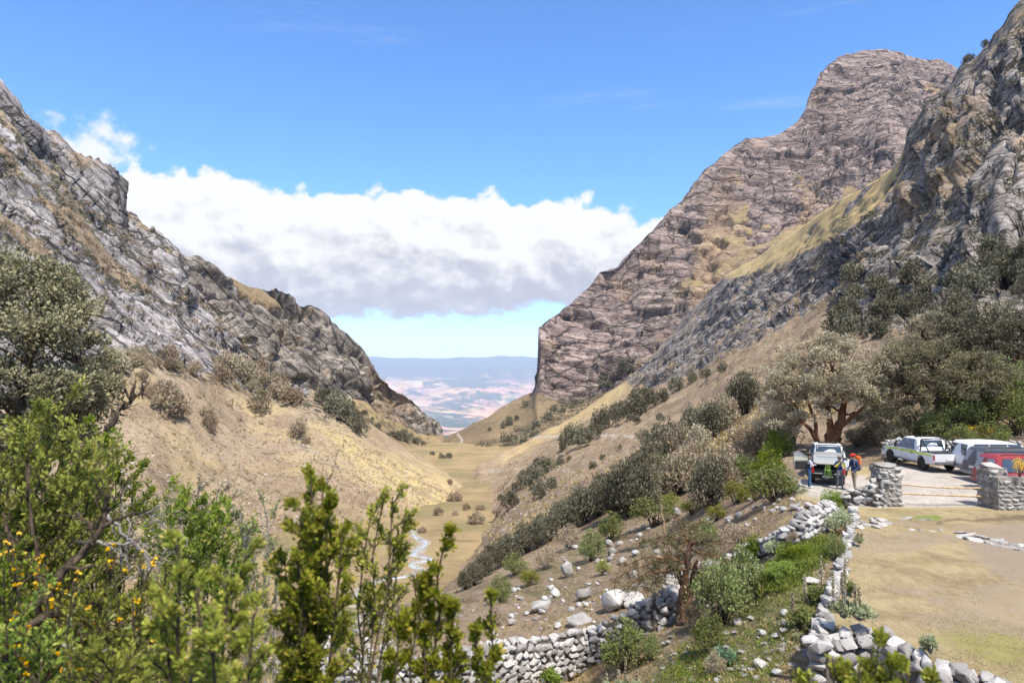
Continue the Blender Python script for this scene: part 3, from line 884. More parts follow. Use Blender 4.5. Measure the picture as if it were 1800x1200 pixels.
HAZE_DENSITY = 2.7e-5
m = bpy.data.materials.new('haze_air')
m.use_nodes = True
m.node_tree.nodes.remove(m.node_tree.nodes['Principled BSDF'])
vol = m.node_tree.nodes.new('ShaderNodeVolumePrincipled')
vol.inputs['Color'].default_value = (0.64, 0.79, 1.0, 1)
vol.inputs['Density'].default_value = HAZE_DENSITY
vol.inputs['Anisotropy'].default_value = 0.0
m.node_tree.links.new(vol.outputs[0], [x for x in m.node_tree.nodes if x.type == 'OUTPUT_MATERIAL'][0].inputs['Volume'])
haze = mesh_obj('haze', box_mesh('haze', (-42000, -1500, -2100), (42000, 44000, 900), m), kind='stuff')
bpy.context.view_layer.update()


# ================================================================== putting things on the ground
LANDS = [hillside, left_mountain, left_spur, peak, valley_floor]


from mathutils.bvhtree import BVHTree
BVH = {}
for _o in LANDS:
    _g = LAND_GRID[_o.name]
    BVH[_o.name] = BVHTree.FromPolygons(_g.reshape(-1, 3).tolist(), grid_faces(*_g.shape[:2]).tolist())


def place(px, py, lands=None):
    """first point of the land along the line of sight through a pixel: (point, normal) or None"""
    a, b_ = ray(px, py)
    o = Vector((0, 0, CAM_Z)); d = Vector((float(a), 1.0, float(b_))).normalized()
    best = None
    for L in (lands or LANDS):
        loc, nrm, _, _ = BVH[L.name].ray_cast(o, d)
        if loc is not None and (best is None or loc.y < best[0].y):
            best = (loc, nrm)
    return best


def ground_z(x, y, land=None):
    loc, nrm, _, _ = BVH[(land or hillside).name].ray_cast(Vector((x, y, 400)), Vector((0, 0, -1)))
    return loc.z if loc is not None else 0.0


# ================================================================== plant materials
def leaf_mat(name, c_dark, c_light, trans=0.25, rough=0.55, c_alt=None):
    m, n, b = new_mat(name)
    t = n.attr('tint')
    r = n.rand()
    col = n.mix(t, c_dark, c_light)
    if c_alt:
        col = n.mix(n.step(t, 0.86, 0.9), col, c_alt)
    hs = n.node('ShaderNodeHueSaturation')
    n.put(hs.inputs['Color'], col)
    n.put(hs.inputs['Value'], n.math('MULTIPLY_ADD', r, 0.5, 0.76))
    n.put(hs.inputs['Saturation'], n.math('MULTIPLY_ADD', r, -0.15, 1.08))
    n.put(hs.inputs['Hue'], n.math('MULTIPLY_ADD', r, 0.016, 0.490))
    finish(n, b, hs.outputs[0], rough, None, 0.08)
    tr = n.node('ShaderNodeBsdfTranslucent'); n.put(tr.inputs['Color'], hs.outputs[0])
    mx = n.node('ShaderNodeMixShader'); mx.inputs[0].default_value = trans
    out = [x for x in m.node_tree.nodes if x.type == 'OUTPUT_MATERIAL'][0]
    n.put(mx.inputs[1], b.outputs[0]); n.put(mx.inputs[2], tr.outputs[0]); n.put(out.inputs['Surface'], mx.outputs[0])
    return m


def bark_mat(name, c0, c1, scale=9.0, rough=0.9):
    m, n, b = new_mat(name)
    p = n.obj()
    s = n.noise(n.mapping(p, scale=(1, 1, 0.25)), scale, 6, 0.65, 0.6)
    finish(n, b, n.mix(n.step(s, 0.35, 0.65), c0, c1), rough, n.bump(s, 0.9, 0.03), 0.15)
    return m


M_POLY = leaf_mat('grey_green_leaves', (0.19, 0.155, 0.095), (0.52, 0.44, 0.30), 0.22)
M_POLYMID = leaf_mat('olive_grey_leaves', (0.13, 0.12, 0.065), (0.36, 0.325, 0.19), 0.2)
M_POLYDARK = leaf_mat('dark_grey_leaves', (0.075, 0.07, 0.042), (0.22, 0.20, 0.13), 0.16)
M_BRUSH = leaf_mat('dry_brush_leaves', (0.18, 0.135, 0.085), (0.42, 0.335, 0.225), 0.18)
M_OLIVE = leaf_mat('olive_leaves', (0.10, 0.12, 0.035), (0.28, 0.31, 0.11), 0.25)
M_YOLIVE = leaf_mat('yellow_green_leaves', (0.12, 0.125, 0.02), (0.34, 0.34, 0.075), 0.25)
M_GREEN = leaf_mat('bright_green_leaves', (0.08, 0.13, 0.018), (0.28, 0.36, 0.055), 0.38, 0.42, (0.40, 0.36, 0.08))
M_FORE = leaf_mat('bright_shrub_leaves', (0.13, 0.16, 0.02), (0.45, 0.46, 0.075), 0.44, 0.40, (0.55, 0.45, 0.12))  # bright yellow-green leaf colour of the foreground shrubs
M_SILVER = leaf_mat('silvery_leaves', (0.22, 0.25, 0.12), (0.50, 0.52, 0.32), 0.3)
M_TEAL = leaf_mat('blue_green_leaves', (0.12, 0.20, 0.11), (0.28, 0.40, 0.24), 0.25)
M_UNDER = leaf_mat('undergrowth_leaves', (0.075, 0.09, 0.016), (0.30, 0.31, 0.06), 0.34, 0.45)
M_FEATHER = leaf_mat('feathery_leaves', (0.12, 0.105, 0.055), (0.29, 0.26, 0.14), 0.2)
M_FLOWER = leaf_mat('yellow_flowers', (0.62, 0.36, 0.01), (0.85, 0.58, 0.03), 0.2)
M_SPIKE = leaf_mat('dry_flower_spike', (0.30, 0.24, 0.14), (0.52, 0.45, 0.30), 0.1)
M_REDBARK = bark_mat('peeling_red_bark', (0.085, 0.038, 0.02), (0.27, 0.135, 0.07), 5.0)
M_DARKBARK = bark_mat('dark_twig_bark', (0.035, 0.025, 0.018), (0.13, 0.09, 0.06), 25.0)
M_GREYBARK = bark_mat('dead_grey_bark', (0.13, 0.11, 0.09), (0.34, 0.30, 0.26), 25.0)


# ================================================================== leaves and branches as numpy arrays
def rand_dirs(n):
    v = RNG.normal(size=(n, 3))
    return v / np.linalg.norm(v, axis=1, keepdims=True)


def unit(v):
    return v / (np.linalg.norm(v, axis=-1, keepdims=True) + 1e-9)


class Plant:
    """collects leaves (verts, quads, tint) and branch tubes, then becomes meshes"""
    def __init__(self):
        self.lv, self.lf, self.lt, self.nl = [], [], [], 0
        self.bv, self.bf, self.nb = [], [], 0

    def leaves(self, pos, axis, length, width, tint=None, up=0.35, shape=4, curl=0.18):
        pos = np.asarray(pos, float); n = len(pos)
        if n == 0:
            return
        a = unit(np.asarray(axis, float))
        nn = rand_dirs(n) + np.array([0, 0, up * 2])
        side = unit(np.cross(a, nn)); nn = unit(np.cross(side, a))
        L = np.broadcast_to(np.asarray(length, float), (n,))[:, None]
        W = np.broadcast_to(np.asarray(width, float), (n,))[:, None] * 0.5
        if shape == 4:
            V = np.stack([pos, pos + a * L * 0.55 + side * W + nn * L * curl * 0.3, pos + a * L, pos + a * L * 0.55 - side * W + nn * L * curl * 0.3], 1)
            F = np.arange(n * 4).reshape(n, 4)
        else:   # six-sided leaf folded along its midrib
            V = np.stack([pos, pos + a * L * .38 + side * W + nn * L * curl, pos + a * L * .78 + side * W * .85 + nn * L * curl, pos + a * L,
                          pos + a * L * .78 - side * W * .85 + nn * L * curl, pos + a * L * .38 - side * W + nn * L * curl], 1)
            i = (np.arange(n) * 6)[:, None]
            F = np.stack([i + np.array([[0, 1, 2, 3]]), i + np.array([[0, 3, 4, 5]])], 1).reshape(-1, 4)
        k = V.shape[1]
        if tint is None:
            tint = RNG.random(n)
        self.lv.append(V.reshape(-1, 3)); self.lf.append(F + self.nl); self.lt.append(np.repeat(tint, k)); self.nl += n * k

    def clump(self, c, r, n, size, flat=0.8, tint=None, shape=4, wide=0.7, hollow=0.5):
        d = rand_dirs(n)
        rad = r * (hollow + (1 - hollow) * RNG.random(n) ** 0.6)
        pos = np.asarray(c) + d * rad[:, None] * np.array([1, 1, flat])
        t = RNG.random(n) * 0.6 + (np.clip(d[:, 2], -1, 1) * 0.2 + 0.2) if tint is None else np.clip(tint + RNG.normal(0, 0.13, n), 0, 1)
        sz = size * RNG.uniform(0.6, 1.35, n)
        self.leaves(pos, d + 0.7 * rand_dirs(n) + np.array([0, 0, 0.25]), sz, sz * wide, t, shape=shape)

    def tube(self, pts, r0, r1, sides=6):
        pts = np.asarray(pts, float); k = len(pts)
        rr = np.linspace(r0, r1, k) if np.isscalar(r0) and np.isscalar(r1) else np.asarray(r0)
        t = unit(np.gradient(pts, axis=0))
        ref = np.array([0.31, 0.77, 0.55]); u = unit(np.cross(t, ref)); v = np.cross(t, u)
        an = np.linspace(0, 2 * np.pi, sides, endpoint=False)
        V = pts[:, None] + rr[:, None, None] * (np.cos(an)[None, :, None] * u[:, None] + np.sin(an)[None, :, None] * v[:, None])
        i = np.arange(k - 1)[:, None] * sides + np.arange(sides)[None]
        j = np.arange(k - 1)[:, None] * sides + (np.arange(sides)[None] + 1) % sides
        F = np.stack([i, j, j + sides, i + sides], -1).reshape(-1, 4)
        self.bv.append(V.reshape(-1, 3)); self.bf.append(F + self.nb); self.nb += k * sides

    def limb(self, a, b_, r0, r1, k=6, wob=0.08, sag=0.0, sides=6):
        a = np.asarray(a, float); b_ = np.asarray(b_, float)
        t = np.linspace(0, 1, k)[:, None]
        L = np.linalg.norm(b_ - a)
        off = RNG.normal(0, wob * L, (k, 3)) * np.sin(t * np.pi) ** 0.8
        p = a + (b_ - a) * t + off + np.array([0, 0, sag * L]) * np.sin(t * np.pi)
        self.tube(p, r0, r1, sides)
        return p

    def leaf_mesh(self, name, mat):
        return fast_mesh(name, np.concatenate(self.lv), np.concatenate(self.lf), mat, True, {'tint': np.concatenate(self.lt)})

    def wood_mesh(self, name, mat):
        return fast_mesh(name, np.concatenate(self.bv), np.concatenate(self.bf), mat, True)


# ================================================================== shrubs seen from afar (unit radius, copied)
def bush_data(name, leaf, bark, n_clump, per, size, flat=0.85, tall=1.0, seed=0, open_=0.0):
    pl = Plant()
    d = rand_dirs(n_clump); d[:, 2] = np.abs(d[:, 2]) * 1.0 - 0.12; d = unit(d)
    rad = RNG.uniform(0.5, 0.9, n_clump)
    c = d * rad[:, None] * np.array([1, 1, tall]); c[:, 2] += 0.28 * tall
    for k in range(n_clump):
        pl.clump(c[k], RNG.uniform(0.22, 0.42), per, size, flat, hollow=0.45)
        if bark is not None and k % 2 == 0:
            pl.limb((RNG.normal(0, .07), RNG.normal(0, .07), -0.25), c[k], 0.035, 0.01, 5, 0.08, 0.05, 4)
    me = pl.leaf_mesh(name, leaf)
    wd = pl.wood_mesh(name + '_stems', bark) if bark is not None else None
    return me, wd


FAR_BUSH = {k: [bush_data(k + '_bush', mt, None, 26, 46, 0.15, seed=i)[0] for i in range(4)] for k, mt in (('dark', M_POLYDARK), ('grey', M_POLY), ('brush', M_BRUSH), ('olive', M_OLIVE))}
MID_BUSH = {k: [bush_data(k + '_shrub', mt, bk, nc, pr, sz, seed=i) for i in range(3)] for k, mt, bk, nc, pr, sz in
            (('dark', M_POLYDARK, M_DARKBARK, 40, 84, 0.098), ('grey', M_POLY, M_DARKBARK, 40, 84, 0.098), ('brush', M_BRUSH, M_GREYBARK, 34, 70, 0.08),
             ('olive', M_OLIVE, M_DARKBARK, 34, 90, 0.085), ('yellow', M_YOLIVE, M_DARKBARK, 30, 80, 0.085), ('green', M_GREEN, M_DARKBARK, 34, 90, 0.09), ('silver', M_SILVER, M_DARKBARK, 22, 70, 0.12), ('flower', M_FLOWER, M_DARKBARK, 14, 50, 0.10))}


def far_bush(kind, px, py, wpx, hpx=None, label=None, group=None, name='bush', lands=None):
    hit = place(px, py, lands)
    if hit is None:
        return None
    p, _ = hit
    r = wpx / 2 / FPX * p.y
    h = (hpx or wpx * 0.85) / FPX * p.y
    o = bpy.data.objects.new(name, random.choice(FAR_BUSH[kind]))
    o.location = p + Vector((0, 0, 0.12 * h)); o.scale = (r, r * random.uniform(0.8, 1.15), h / 1.25)
    o.rotation_euler = (random.uniform(-.1, .1), random.uniform(-.1, .1), random.uniform(0, 6.28))
    link(o)
    tag(o, label, 'bush', group)
    return o


def mid_bush(kind, px, py, wpx, hpx=None, label=None, group=None, name='shrub', D=None, lift=0.0):
    """shrub with foliage and stems, standing where the pixel meets the ground"""
    if D is None:
        hit = place(px, py, [hillside])
        if hit is None:
            return None
        p = hit[0]
    else:
        p = Vector(at(px, py, D))
    r = wpx / 2 / FPX * p.y
    h = (hpx or wpx * 0.85) / FPX * p.y
    e = empty(name, p + Vector((0, 0, lift)), random.uniform(0, 6.28))
    lf, wd = random.choice(MID_BUSH[kind])
    for nm, me in (('foliage', lf), ('stem', wd)):
        o = bpy.data.objects.new(nm, me)
        o.scale = (r, r * random.uniform(0.85, 1.15), h / 1.3)
        o.location = (0, 0, 0.2 * h)
        link(o, e)
    tag(e, label, 'shrub', group)
    return e


ORD = ['first', 'second', 'third', 'fourth', 'fifth', 'sixth', 'seventh', 'eighth', 'ninth', 'tenth', 'eleventh', 'twelfth', 'thirteenth', 'fourteenth', 'fifteenth', 'sixteenth', 'seventeenth', 'eighteenth', 'nineteenth', 'twentieth', 'twenty-first', 'twenty-second']


def ranked(spots):
    """spots with their order counted from the left of the picture"""
    return [(ORD[k], s) for k, s in enumerate(sorted(spots, key=lambda s: s[0]))]


# ---- left slope
for od_, (px_, py_, w_) in ranked([(283, 692, 30), (297, 728, 56), (315, 735, 36), (365, 735, 30), (368, 756, 30), (393, 676, 38), (415, 686, 13), (460, 725, 46), (487, 699, 20), (517, 712, 32), (523, 768, 36), (538, 778, 16), (372, 762, 16), (440, 655, 18), (248, 668, 20), (262, 700, 22)]):
    far_bush('grey' if w_ > 40 else 'brush', px_, py_, w_, None, od_ + ' bush from the left standing alone on the straw-coloured left slope', 'bushes dotted over the left slope', lands=[left_mountain])
for od_, (px_, py_, w_) in ranked([(572, 716, 38), (590, 732, 46), (606, 744, 44), (622, 752, 36), (634, 764, 30), (560, 706, 24), (598, 722, 30)]):
    far_bush('dark', px_, py_, w_, None, od_ + ' bush from the left in the dense clump ending the left slope', 'bush clump at the end of the left slope', lands=[left_mountain])
for k in range(46):
    t = random.random()
    px_ = 170 + t * 340
    py_ = float(np.interp(px_, [170, 250, 330, 420, 520], [662, 640, 652, 664, 706])) + random.gauss(0, 9)
    far_bush(random.choice(['grey', 'brush', 'brush']), px_, py_, random.uniform(16, 40), None, 'scrubby bush in the belt along the foot of the left cliffs', 'scrub belt under the left cliffs', lands=[left_mountain])
for od_, (px_, py_, w_) in ranked([(690, 768, 16), (704, 774, 22), (718, 778, 22), (733, 781, 18), (745, 783, 12), (665, 752, 12), (640, 728, 10), (655, 738, 8), (600, 700, 12), (620, 712, 10), (710, 765, 14), (680, 775, 12)]):
    far_bush('dark', px_, py_, w_, w_ * 0.7, od_ + ' small dark bush from the left on the farther left spur', 'bushes on the farther left spur', lands=[left_spur, valley_floor])
# ---- valley bottom
for od_, (px_, py_, w_) in ranked([(775, 806, 14), (788, 806, 16), (800, 880, 26), (790, 850, 12), (820, 896, 16), (845, 896, 18), (838, 920, 30), (872, 905, 16), (760, 800, 10), (770, 905, 20), (742, 935, 16), (690, 960, 14), (800, 905, 14)]):
    far_bush('brush' if py_ > 830 else 'dark', px_, py_, w_, w_ * 0.6, od_ + ' low bush from the left on the valley floor', 'bushes on the valley floor')
# ---- gully below the far peak
def scrub_mass(name, label, spots, mat, per=72, size=0.36):
    """many bushes too small to tell apart, joined into one mass; spots [(px, py, width px, lands)]"""
    pl = Plant()
    for px_, py_, w_, lands in spots:
        hit = place(px_, py_, lands)
        if hit is None:
            continue
        p = hit[0]; r = w_ / 2 / FPX * p.y
        for _ in range(4):
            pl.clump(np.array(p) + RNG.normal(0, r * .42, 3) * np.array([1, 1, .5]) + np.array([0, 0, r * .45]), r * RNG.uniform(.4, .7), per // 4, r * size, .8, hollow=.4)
    o = mesh_obj(name, pl.leaf_mesh(name, mat), kind='stuff')
    o['label'] = label
    return o


sp = []
for k in range(110):
    px_ = 830 + random.random() * 285
    py_ = float(np.interp(px_, [830, 900, 940, 1000, 1050, 1115], [812, 786, 766, 722, 694, 650])) + random.uniform(-24, 2)
    sp.append((px_, py_, random.uniform(8, 20), [peak, hillside]))
scrub_mass('gully_scrub', 'dark mass of bushes filling the gully under the far right peak', sp, M_POLYDARK)
for od_, (px_, py_, w_) in ranked([(893, 748, 18), (908, 738, 9), (884, 752, 10), (860, 757, 8), (923, 715, 12)]):
    far_bush('dark', px_, py_, w_, None, od_ + ' dark bush from the left on the grassy shoulder at the valley mouth', 'bushes on the grassy shoulder', lands=[peak])
# ---- right slope, upper bands
L_R = 'dark bush in the broken bands of scrub across the middle of the right slope'
for px_, py_, w_ in [(1000, 785, 36), (1014, 787, 44), (1028, 783, 36), (1045, 772, 32), (1057, 757, 38), (1073, 750, 38), (1088, 740, 36), (1104, 736, 32), (1117, 733, 46), (1131, 721, 44), (1147, 714, 34), (1165, 708, 26), (1190, 690, 28), (1215, 676, 24),
                     (923, 846, 24), (936, 842, 24), (950, 840, 38), (967, 830, 30), (920, 860, 28), (943, 856, 36), (947, 876, 26), (967, 863, 26), (897, 894, 34), (985, 820, 16), (1000, 812, 12), (1043, 826, 16), (1060, 810, 12), (1132, 779, 28), (1120, 745, 16), (990, 795, 20), (905, 862, 16), (880, 880, 14), (1090, 790, 10), (1160, 740, 18), (1240, 668, 22), (1270, 655, 18)]:
    far_bush('dark', px_, py_, w_, None, L_R, 'scrub bands on the right slope', lands=[hillside])
# foot of the slabs and cliff ledges
sp = []
for k in range(80):
    px_ = random.uniform(1090, 1460)
    py_ = float(np.interp(px_, [1090, 1200, 1300, 1400, 1460], [672, 648, 606, 556, 532])) + random.gauss(-6, 13)
    sp.append((px_, py_, random.uniform(6, 19), [hillside]))
scrub_mass('slab_scrub', 'scrub along the foot of the tilted slabs on the right', sp, M_BRUSH)
for k in range(48):
    px_ = random.uniform(1470, 1810)
    py_ = float(np.interp(px_, [1460, 1560, 1640, 1720, 1810], [545, 560, 540, 500, 470])) + random.uniform(-50, 50)
    far_bush('dark', px_, py_, random.uniform(26, 60), None, 'dark shrub clinging to the ledges of the near right cliff', 'shrubs on the near cliff', lands=[hillside])
sp = [(random.uniform(1590, 1810), random.uniform(120, 480), random.uniform(6, 26), [hillside]) for k in range(110)]
sp += [(random.uniform(1480, 1620), random.uniform(380, 560), random.uniform(6, 22), [hillside]) for k in range(60)]
scrub_mass('cliff_scrub', 'dark scrub on the ledges of the near right cliff', sp, M_POLYDARK)
sp = []
for k in range(330):
    px_ = random.uniform(0, 480)
    sp.append((px_, float(np.interp(px_, [0, 215, 450], [230, 410, 620])) + random.uniform(0, 190) * random.random() ** .6, random.uniform(5, 18), [left_mountain, left_spur]))
scrub_mass('ledge_scrub', 'dry scrub on the ledges of the left cliffs', sp, M_BRUSH)
sp = [(random.uniform(470, 760), 0, random.uniform(3, 8), [left_spur]) for k in range(150)]
sp = [(a_, float(np.interp(a_, [470, 600, 700, 760], [560, 620, 710, 760])) + random.uniform(-30, 60), w_, L_) for a_, _, w_, L_ in sp]
scrub_mass('spur_scrub', 'scattered scrub on the farther left spur', sp, M_BRUSH)
# bushes that stand against the sky
far_bush('dark', 268, 412, 10, 12, 'tiny bush on the left skyline against the cloud', None, lands=[left_mountain, left_spur])
far_bush('dark', 1704, 112, 20, 18, 'dark bush on the right skyline near the cliff crest', None, lands=[hillside])
far_bush('dark', 1730, 86, 14, 16, 'small dark bush on the right skyline above the other', None, lands=[hillside])

# ---- the long dark belt of scrub running down the right slope
L_BELT = 'dense dark bush in the long belt running down the right slope'
BELT = [(818, 1036, 34, 34), (834, 1028, 40, 40), (850, 1014, 44, 44), (866, 1004, 48, 46), (884, 994, 50, 48), (905, 982, 52, 50), (926, 971, 52, 52), (946, 962, 52, 52), (965, 951, 56, 54), (984, 940, 60, 56), (1005, 929, 60, 58), (1028, 917, 66, 62), (1052, 907, 66, 66), (1078, 912, 84, 84),
        (1104, 908, 86, 96), (1128, 902, 74, 88), (990, 915, 40, 40), (1020, 896, 44, 40), (1060, 880, 50, 50), (1090, 866, 50, 50), (945, 945, 36, 34)]
for od_, (px_, py_, w_, h_) in ranked(BELT):
    mid_bush('dark', px_, py_, w_ * 0.9, h_ * 0.85, od_ + ' bush from the lower left end of the long dark belt', 'long dark scrub belt')
for od_, (px_, py_, w_, h_, kd) in ranked([(1120, 866, 60, 60, 'dark'), (1150, 836, 60, 56, 'dark'), (1172, 808, 56, 60, 'dark'), (1189, 820, 62, 64, 'grey'), (1228, 818, 54, 60, 'grey'), (1220, 768, 50, 48, 'dark'), (1248, 776, 66, 60, 'dark'), (1273, 758, 58, 56, 'grey'), (1310, 730, 62, 66, 'dark'), (1290, 745, 50, 56, 'grey'),
                             (1196, 868, 72, 66, 'grey'), (1242, 898, 72, 84, 'dark'), (1268, 872, 70, 70, 'grey'), (1160, 880, 60, 56, 'grey'), (1212, 842, 60, 50, 'brush')]):
    mid_bush(kd, px_, py_, w_, h_, od_ + ' rounded bush from the left in the thicket below the tall tree', 'thicket below the tall tree')
for od_, (px_, py_, w_, h_) in ranked([(1302, 818, 66, 56), (1333, 802, 70, 60), (1366, 794, 70, 66), (1396, 788, 56, 60)]):
    mid_bush('brush', px_, py_, w_, h_, od_ + ' clump of dry brown brush from the left under the tall tree', 'dry brush under the tall tree')


# ================================================================== trees
def big_tree(name, label, base, trunks, clumps, leaf, bark, leaf_n, leaf_size, clump_r, r0=0.45, group=None, twig=0.02, flat=0.75):
    """trunks: polylines from the foot; every clump hangs on a limb that leaves the nearest trunk"""
    e = empty(name, base)
    pl = Plant()
    nodes = []
    for pts, ra, rb in trunks:
        pts = np.asarray(pts, float)
        kk = np.linspace(0, len(pts) - 1, len(pts) * 3 - 2)
        p = np.stack([np.interp(kk, range(len(pts)), pts[:, c]) for c in range(3)], -1)
        p[1:-1] += RNG.normal(0, 0.05 * ra / 0.3, (len(p) - 2, 3))
        pl.tube(p, np.linspace(ra, rb, len(p)) * (1 + 0.12 * RNG.normal(size=len(p))), 0, 9)
        nodes += [(p[k], np.interp(k, [0, len(p) - 1], [ra, rb])) for k in range(len(p) // 3, len(p))]
    npos = np.array([q for q, _ in nodes])
    for c in clumps:
        c = np.asarray(c, float)
        d = np.linalg.norm(npos - c, axis=1) + 0.8 * np.maximum(0, npos[:, 2] - c[2] + 0.3)
        k = int(np.argmin(d))
        p = pl.limb(npos[k], c, nodes[k][1] * 0.5, twig, 7, 0.07, 0.10, 5)
        for _ in range(3):
            q = p[random.randint(3, 6)]
            pl.limb(q, c + RNG.normal(0, clump_r * 0.6, 3), twig * 1.2, twig * 0.4, 4, 0.1, 0.05, 3)
    o = mesh_obj('trunk', pl.wood_mesh(name + '_trunk', bark), e)
    for c in clumps:
        n = int(leaf_n * RNG.uniform(0.7, 1.3))
        rr = clump_r * RNG.uniform(0.7, 1.3)
        for s in range(4):
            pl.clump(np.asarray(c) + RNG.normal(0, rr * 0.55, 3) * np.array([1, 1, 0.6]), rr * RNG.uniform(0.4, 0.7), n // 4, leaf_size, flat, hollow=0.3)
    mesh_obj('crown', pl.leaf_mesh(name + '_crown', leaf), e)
    tag(e, label, 'tree', group)
    return e


def dome(n, rx, ry, rz, cz, lo=-0.25, jit=0.12, inner=0.55):
    """clump centres spread through the outer part of a rounded crown"""
    out = []
    while len(out) < n:
        d = rand_dirs(1)[0]
        if d[2] < lo:
            continue
        r = RNG.uniform(inner, 1.0) ** 0.6
        out.append(d * r * np.array([rx, ry, rz]) + np.array([0, 0, cz]) + RNG.normal(0, jit, 3))
    return out


# tall spreading tree beside the road: crown 215 px wide at about 52 m
TB = Vector((float(at(1462, 790, 52)[0]), 52.0, ground_z(float(at(1462, 790, 52)[0]), 52.0) - 0.1))
sc_ = 52 / FPX
tr = [([(0, 0, 0), (0.15, 0, 1.0), (0.55, 0, 2.0), (0.9, 0.1, 3.2), (1.2, 0, 4.6)], 0.55, 0.16),
      ([(0, 0, 0), (-0.2, 0.1, 1.2), (-0.1, 0, 2.2), (-0.45, -0.2, 3.4), (-0.3, 0, 5.0)], 0.42, 0.14),
      ([(-0.5, 0.1, 0), (-1.0, 0, 1.0), (-1.7, -0.2, 2.1), (-2.6, -0.3, 3.0)], 0.24, 0.09),
      ([(-0.5, 0.2, 0), (-1.0, 0.3, 1.4), (-1.1, 0.3, 2.8), (-1.5, 0.6, 4.2)], 0.20, 0.09),
      ([(0.5, 0, 2.0), (1.4, -0.4, 3.0), (2.4, -0.5, 3.9)], 0.2, 0.08)]
cl_ = dome(74, 4.7, 4.0, 4.1, 5.0, -0.1) + dome(30, 4.2, 3.2, 2.2, 3.9, -0.6)
cl_ += [np.array(c) for c in [(-3.8, -0.5, 3.0), (-4.1, 0, 3.6), (-3.5, -0.8, 2.4), (-4.3, 0.5, 4.4), (-3.0, -1.0, 2.9), (-4.4, 0, 2.6)]]
big_tree('polylepis_tree', 'tall spreading grey-leaved tree with twisted reddish trunks behind the hatchback', TB, tr, cl_, M_POLY, M_REDBARK, 520, 0.125, 0.76)
# second, broader crown to its right
TB2 = Vector((float(at(1652, 770, 49.5)[0]), 49.5, ground_z(float(at(1652, 770, 49.5)[0]), 49.5) - 0.1))
tr = [([(0, 0, 0), (-0.6, 0, 1.2), (-1.3, 0, 2.2), (-2.4, 0, 3.2)], 0.34, 0.1), ([(0, 0, 0), (0.3, 0.2, 1.4), (0.9, 0, 2.6), (1.5, 0, 3.6)], 0.36, 0.12), ([(-0.3, 0, 0), (-1.7, 0.3, 1.0), (-3.2, 0.2, 1.7)], 0.22, 0.08), ([(0, 0, 0.5), (-0.3, -.3, 2.2), (-0.2, -.2, 3.8)], 0.25, 0.1)]
cl_ = dome(80, 4.9, 3.8, 3.2, 3.4, -0.2) + dome(34, 4.7, 3.4, 1.8, 2.2, -0.5) + [np.array((-4.9, -0.5, 1.6)), np.array((-4.4, -0.8, 1.1)), np.array((-5.0, 0, 2.2)), np.array((-3.8, -1, 1.0))]
big_tree('polylepis_tree', 'broad grey-leaved tree with a low rounded crown above the parked pickup truck', TB2, tr, cl_, M_POLYMID, M_DARKBARK, 420, 0.12, 0.76)
# third, darker trees on the slope behind at the right edge
for px_, py_, DD, rw, nm in [(1735, 640, 66, 4.2, 'dark leafy tree on the slope behind the broad tree at the right'), (1790, 690, 62, 3.6, 'dark leafy tree at the right edge above the parked cars')]:
    q = at(px_, py_, DD)
    b3 = Vector((float(q[0]), DD, ground_z(float(q[0]), DD) - 0.1))
    big_tree('slope_tree', nm, b3, [([(0, 0, 0), (0.3, 0, 1.2), (0.1, 0, 2.6), (0.4, 0, 3.6)], 0.28, 0.1), ([(0, 0, 0.6), (-0.8, 0, 1.8), (-1.4, 0, 2.8)], 0.2, 0.08)],
             dome(44, rw, rw * 0.8, 2.8, 2.6, -0.3), M_POLYDARK, M_DARKBARK, 230, 0.19, 0.85)

# big tree at the left edge, about 17 m away
q = at(40, 830, 17.0)
TL = Vector((float(q[0]), 17.0, ground_z(float(q[0]), 17.0) - 0.2))
hL = CAM_Z + (HORIZON - 640) / FPX * 17 - TL.z
tr = [([(0, 0, 0), (0.1, 0, hL * .35), (-0.2, 0, hL * .7), (0.1, 0, hL)], 0.22, 0.08), ([(0.1, 0, 0.3), (0.9, 0.2, hL * .6), (1.4, 0, hL * 1.0)], 0.14, 0.05), ([(0, 0, 0.3), (-1, 0, hL * .6), (-1.6, 0, hL * 1.1)], 0.14, 0.05)]
cl_ = [c + np.array([-0.35, 0, 0]) for c in dome(130, 2.3, 2.0, 2.6, hL, -0.95)]
big_tree('broadleaf_tree', 'large grey-green tree filling the left edge in front of the left cliffs', TL, tr, cl_, M_POLYMID, M_DARKBARK, 430, 0.098, 0.52, twig=0.012)

# leaning brown-barked tree with broken trunk inside the lower wall: foot at (1205, 1092)
p0 = place(1206, 1090, [hillside])[0]
e = empty('broken_tree', p0)
pl = Plant()
s = p0.y / FPX                                       # metres per pixel here
def rel(px_, py_, dy=0.0):
    q = at(px_, py_, p0.y + dy)
    return q - np.array(p0)
for pts, ra, rb in [([(1200, 1092), (1198, 1060), (1203, 1020), (1208, 990), (1212, 955)], 0.36, 0.12), ([(1214, 1094), (1212, 1060), (1196, 1020), (1190, 990), (1194, 965)], 0.30, 0.05), ([(1208, 1092), (1212, 1050), (1218, 1015), (1226, 985)], 0.22, 0.12), ([(1211, 990), (1212, 970), (1211, 948)], 0.13, 0.1)]:
    P_ = np.array([rel(a_, b_, RNG.normal(0, 0.06)) for a_, b_ in pts])
    kk = np.linspace(0, len(P_) - 1, 14)
    P_ = np.stack([np.interp(kk, range(len(P_)), P_[:, c]) for c in range(3)], -1)
    P_[1:-1] += RNG.normal(0, 0.03, (12, 3))
    pl.tube(P_, np.linspace(ra, rb, 14) * (1 + 0.18 * RNG.normal(size=14)) * 0.5, 0, 8)
mesh_obj('trunk', pl.wood_mesh('broken_tree_trunk', bark_mat('weathered_brown_bark', (0.05, 0.03, 0.02), (0.20, 0.115, 0.07), 6.0)), e)
pl2 = Plant()
tw = Plant()
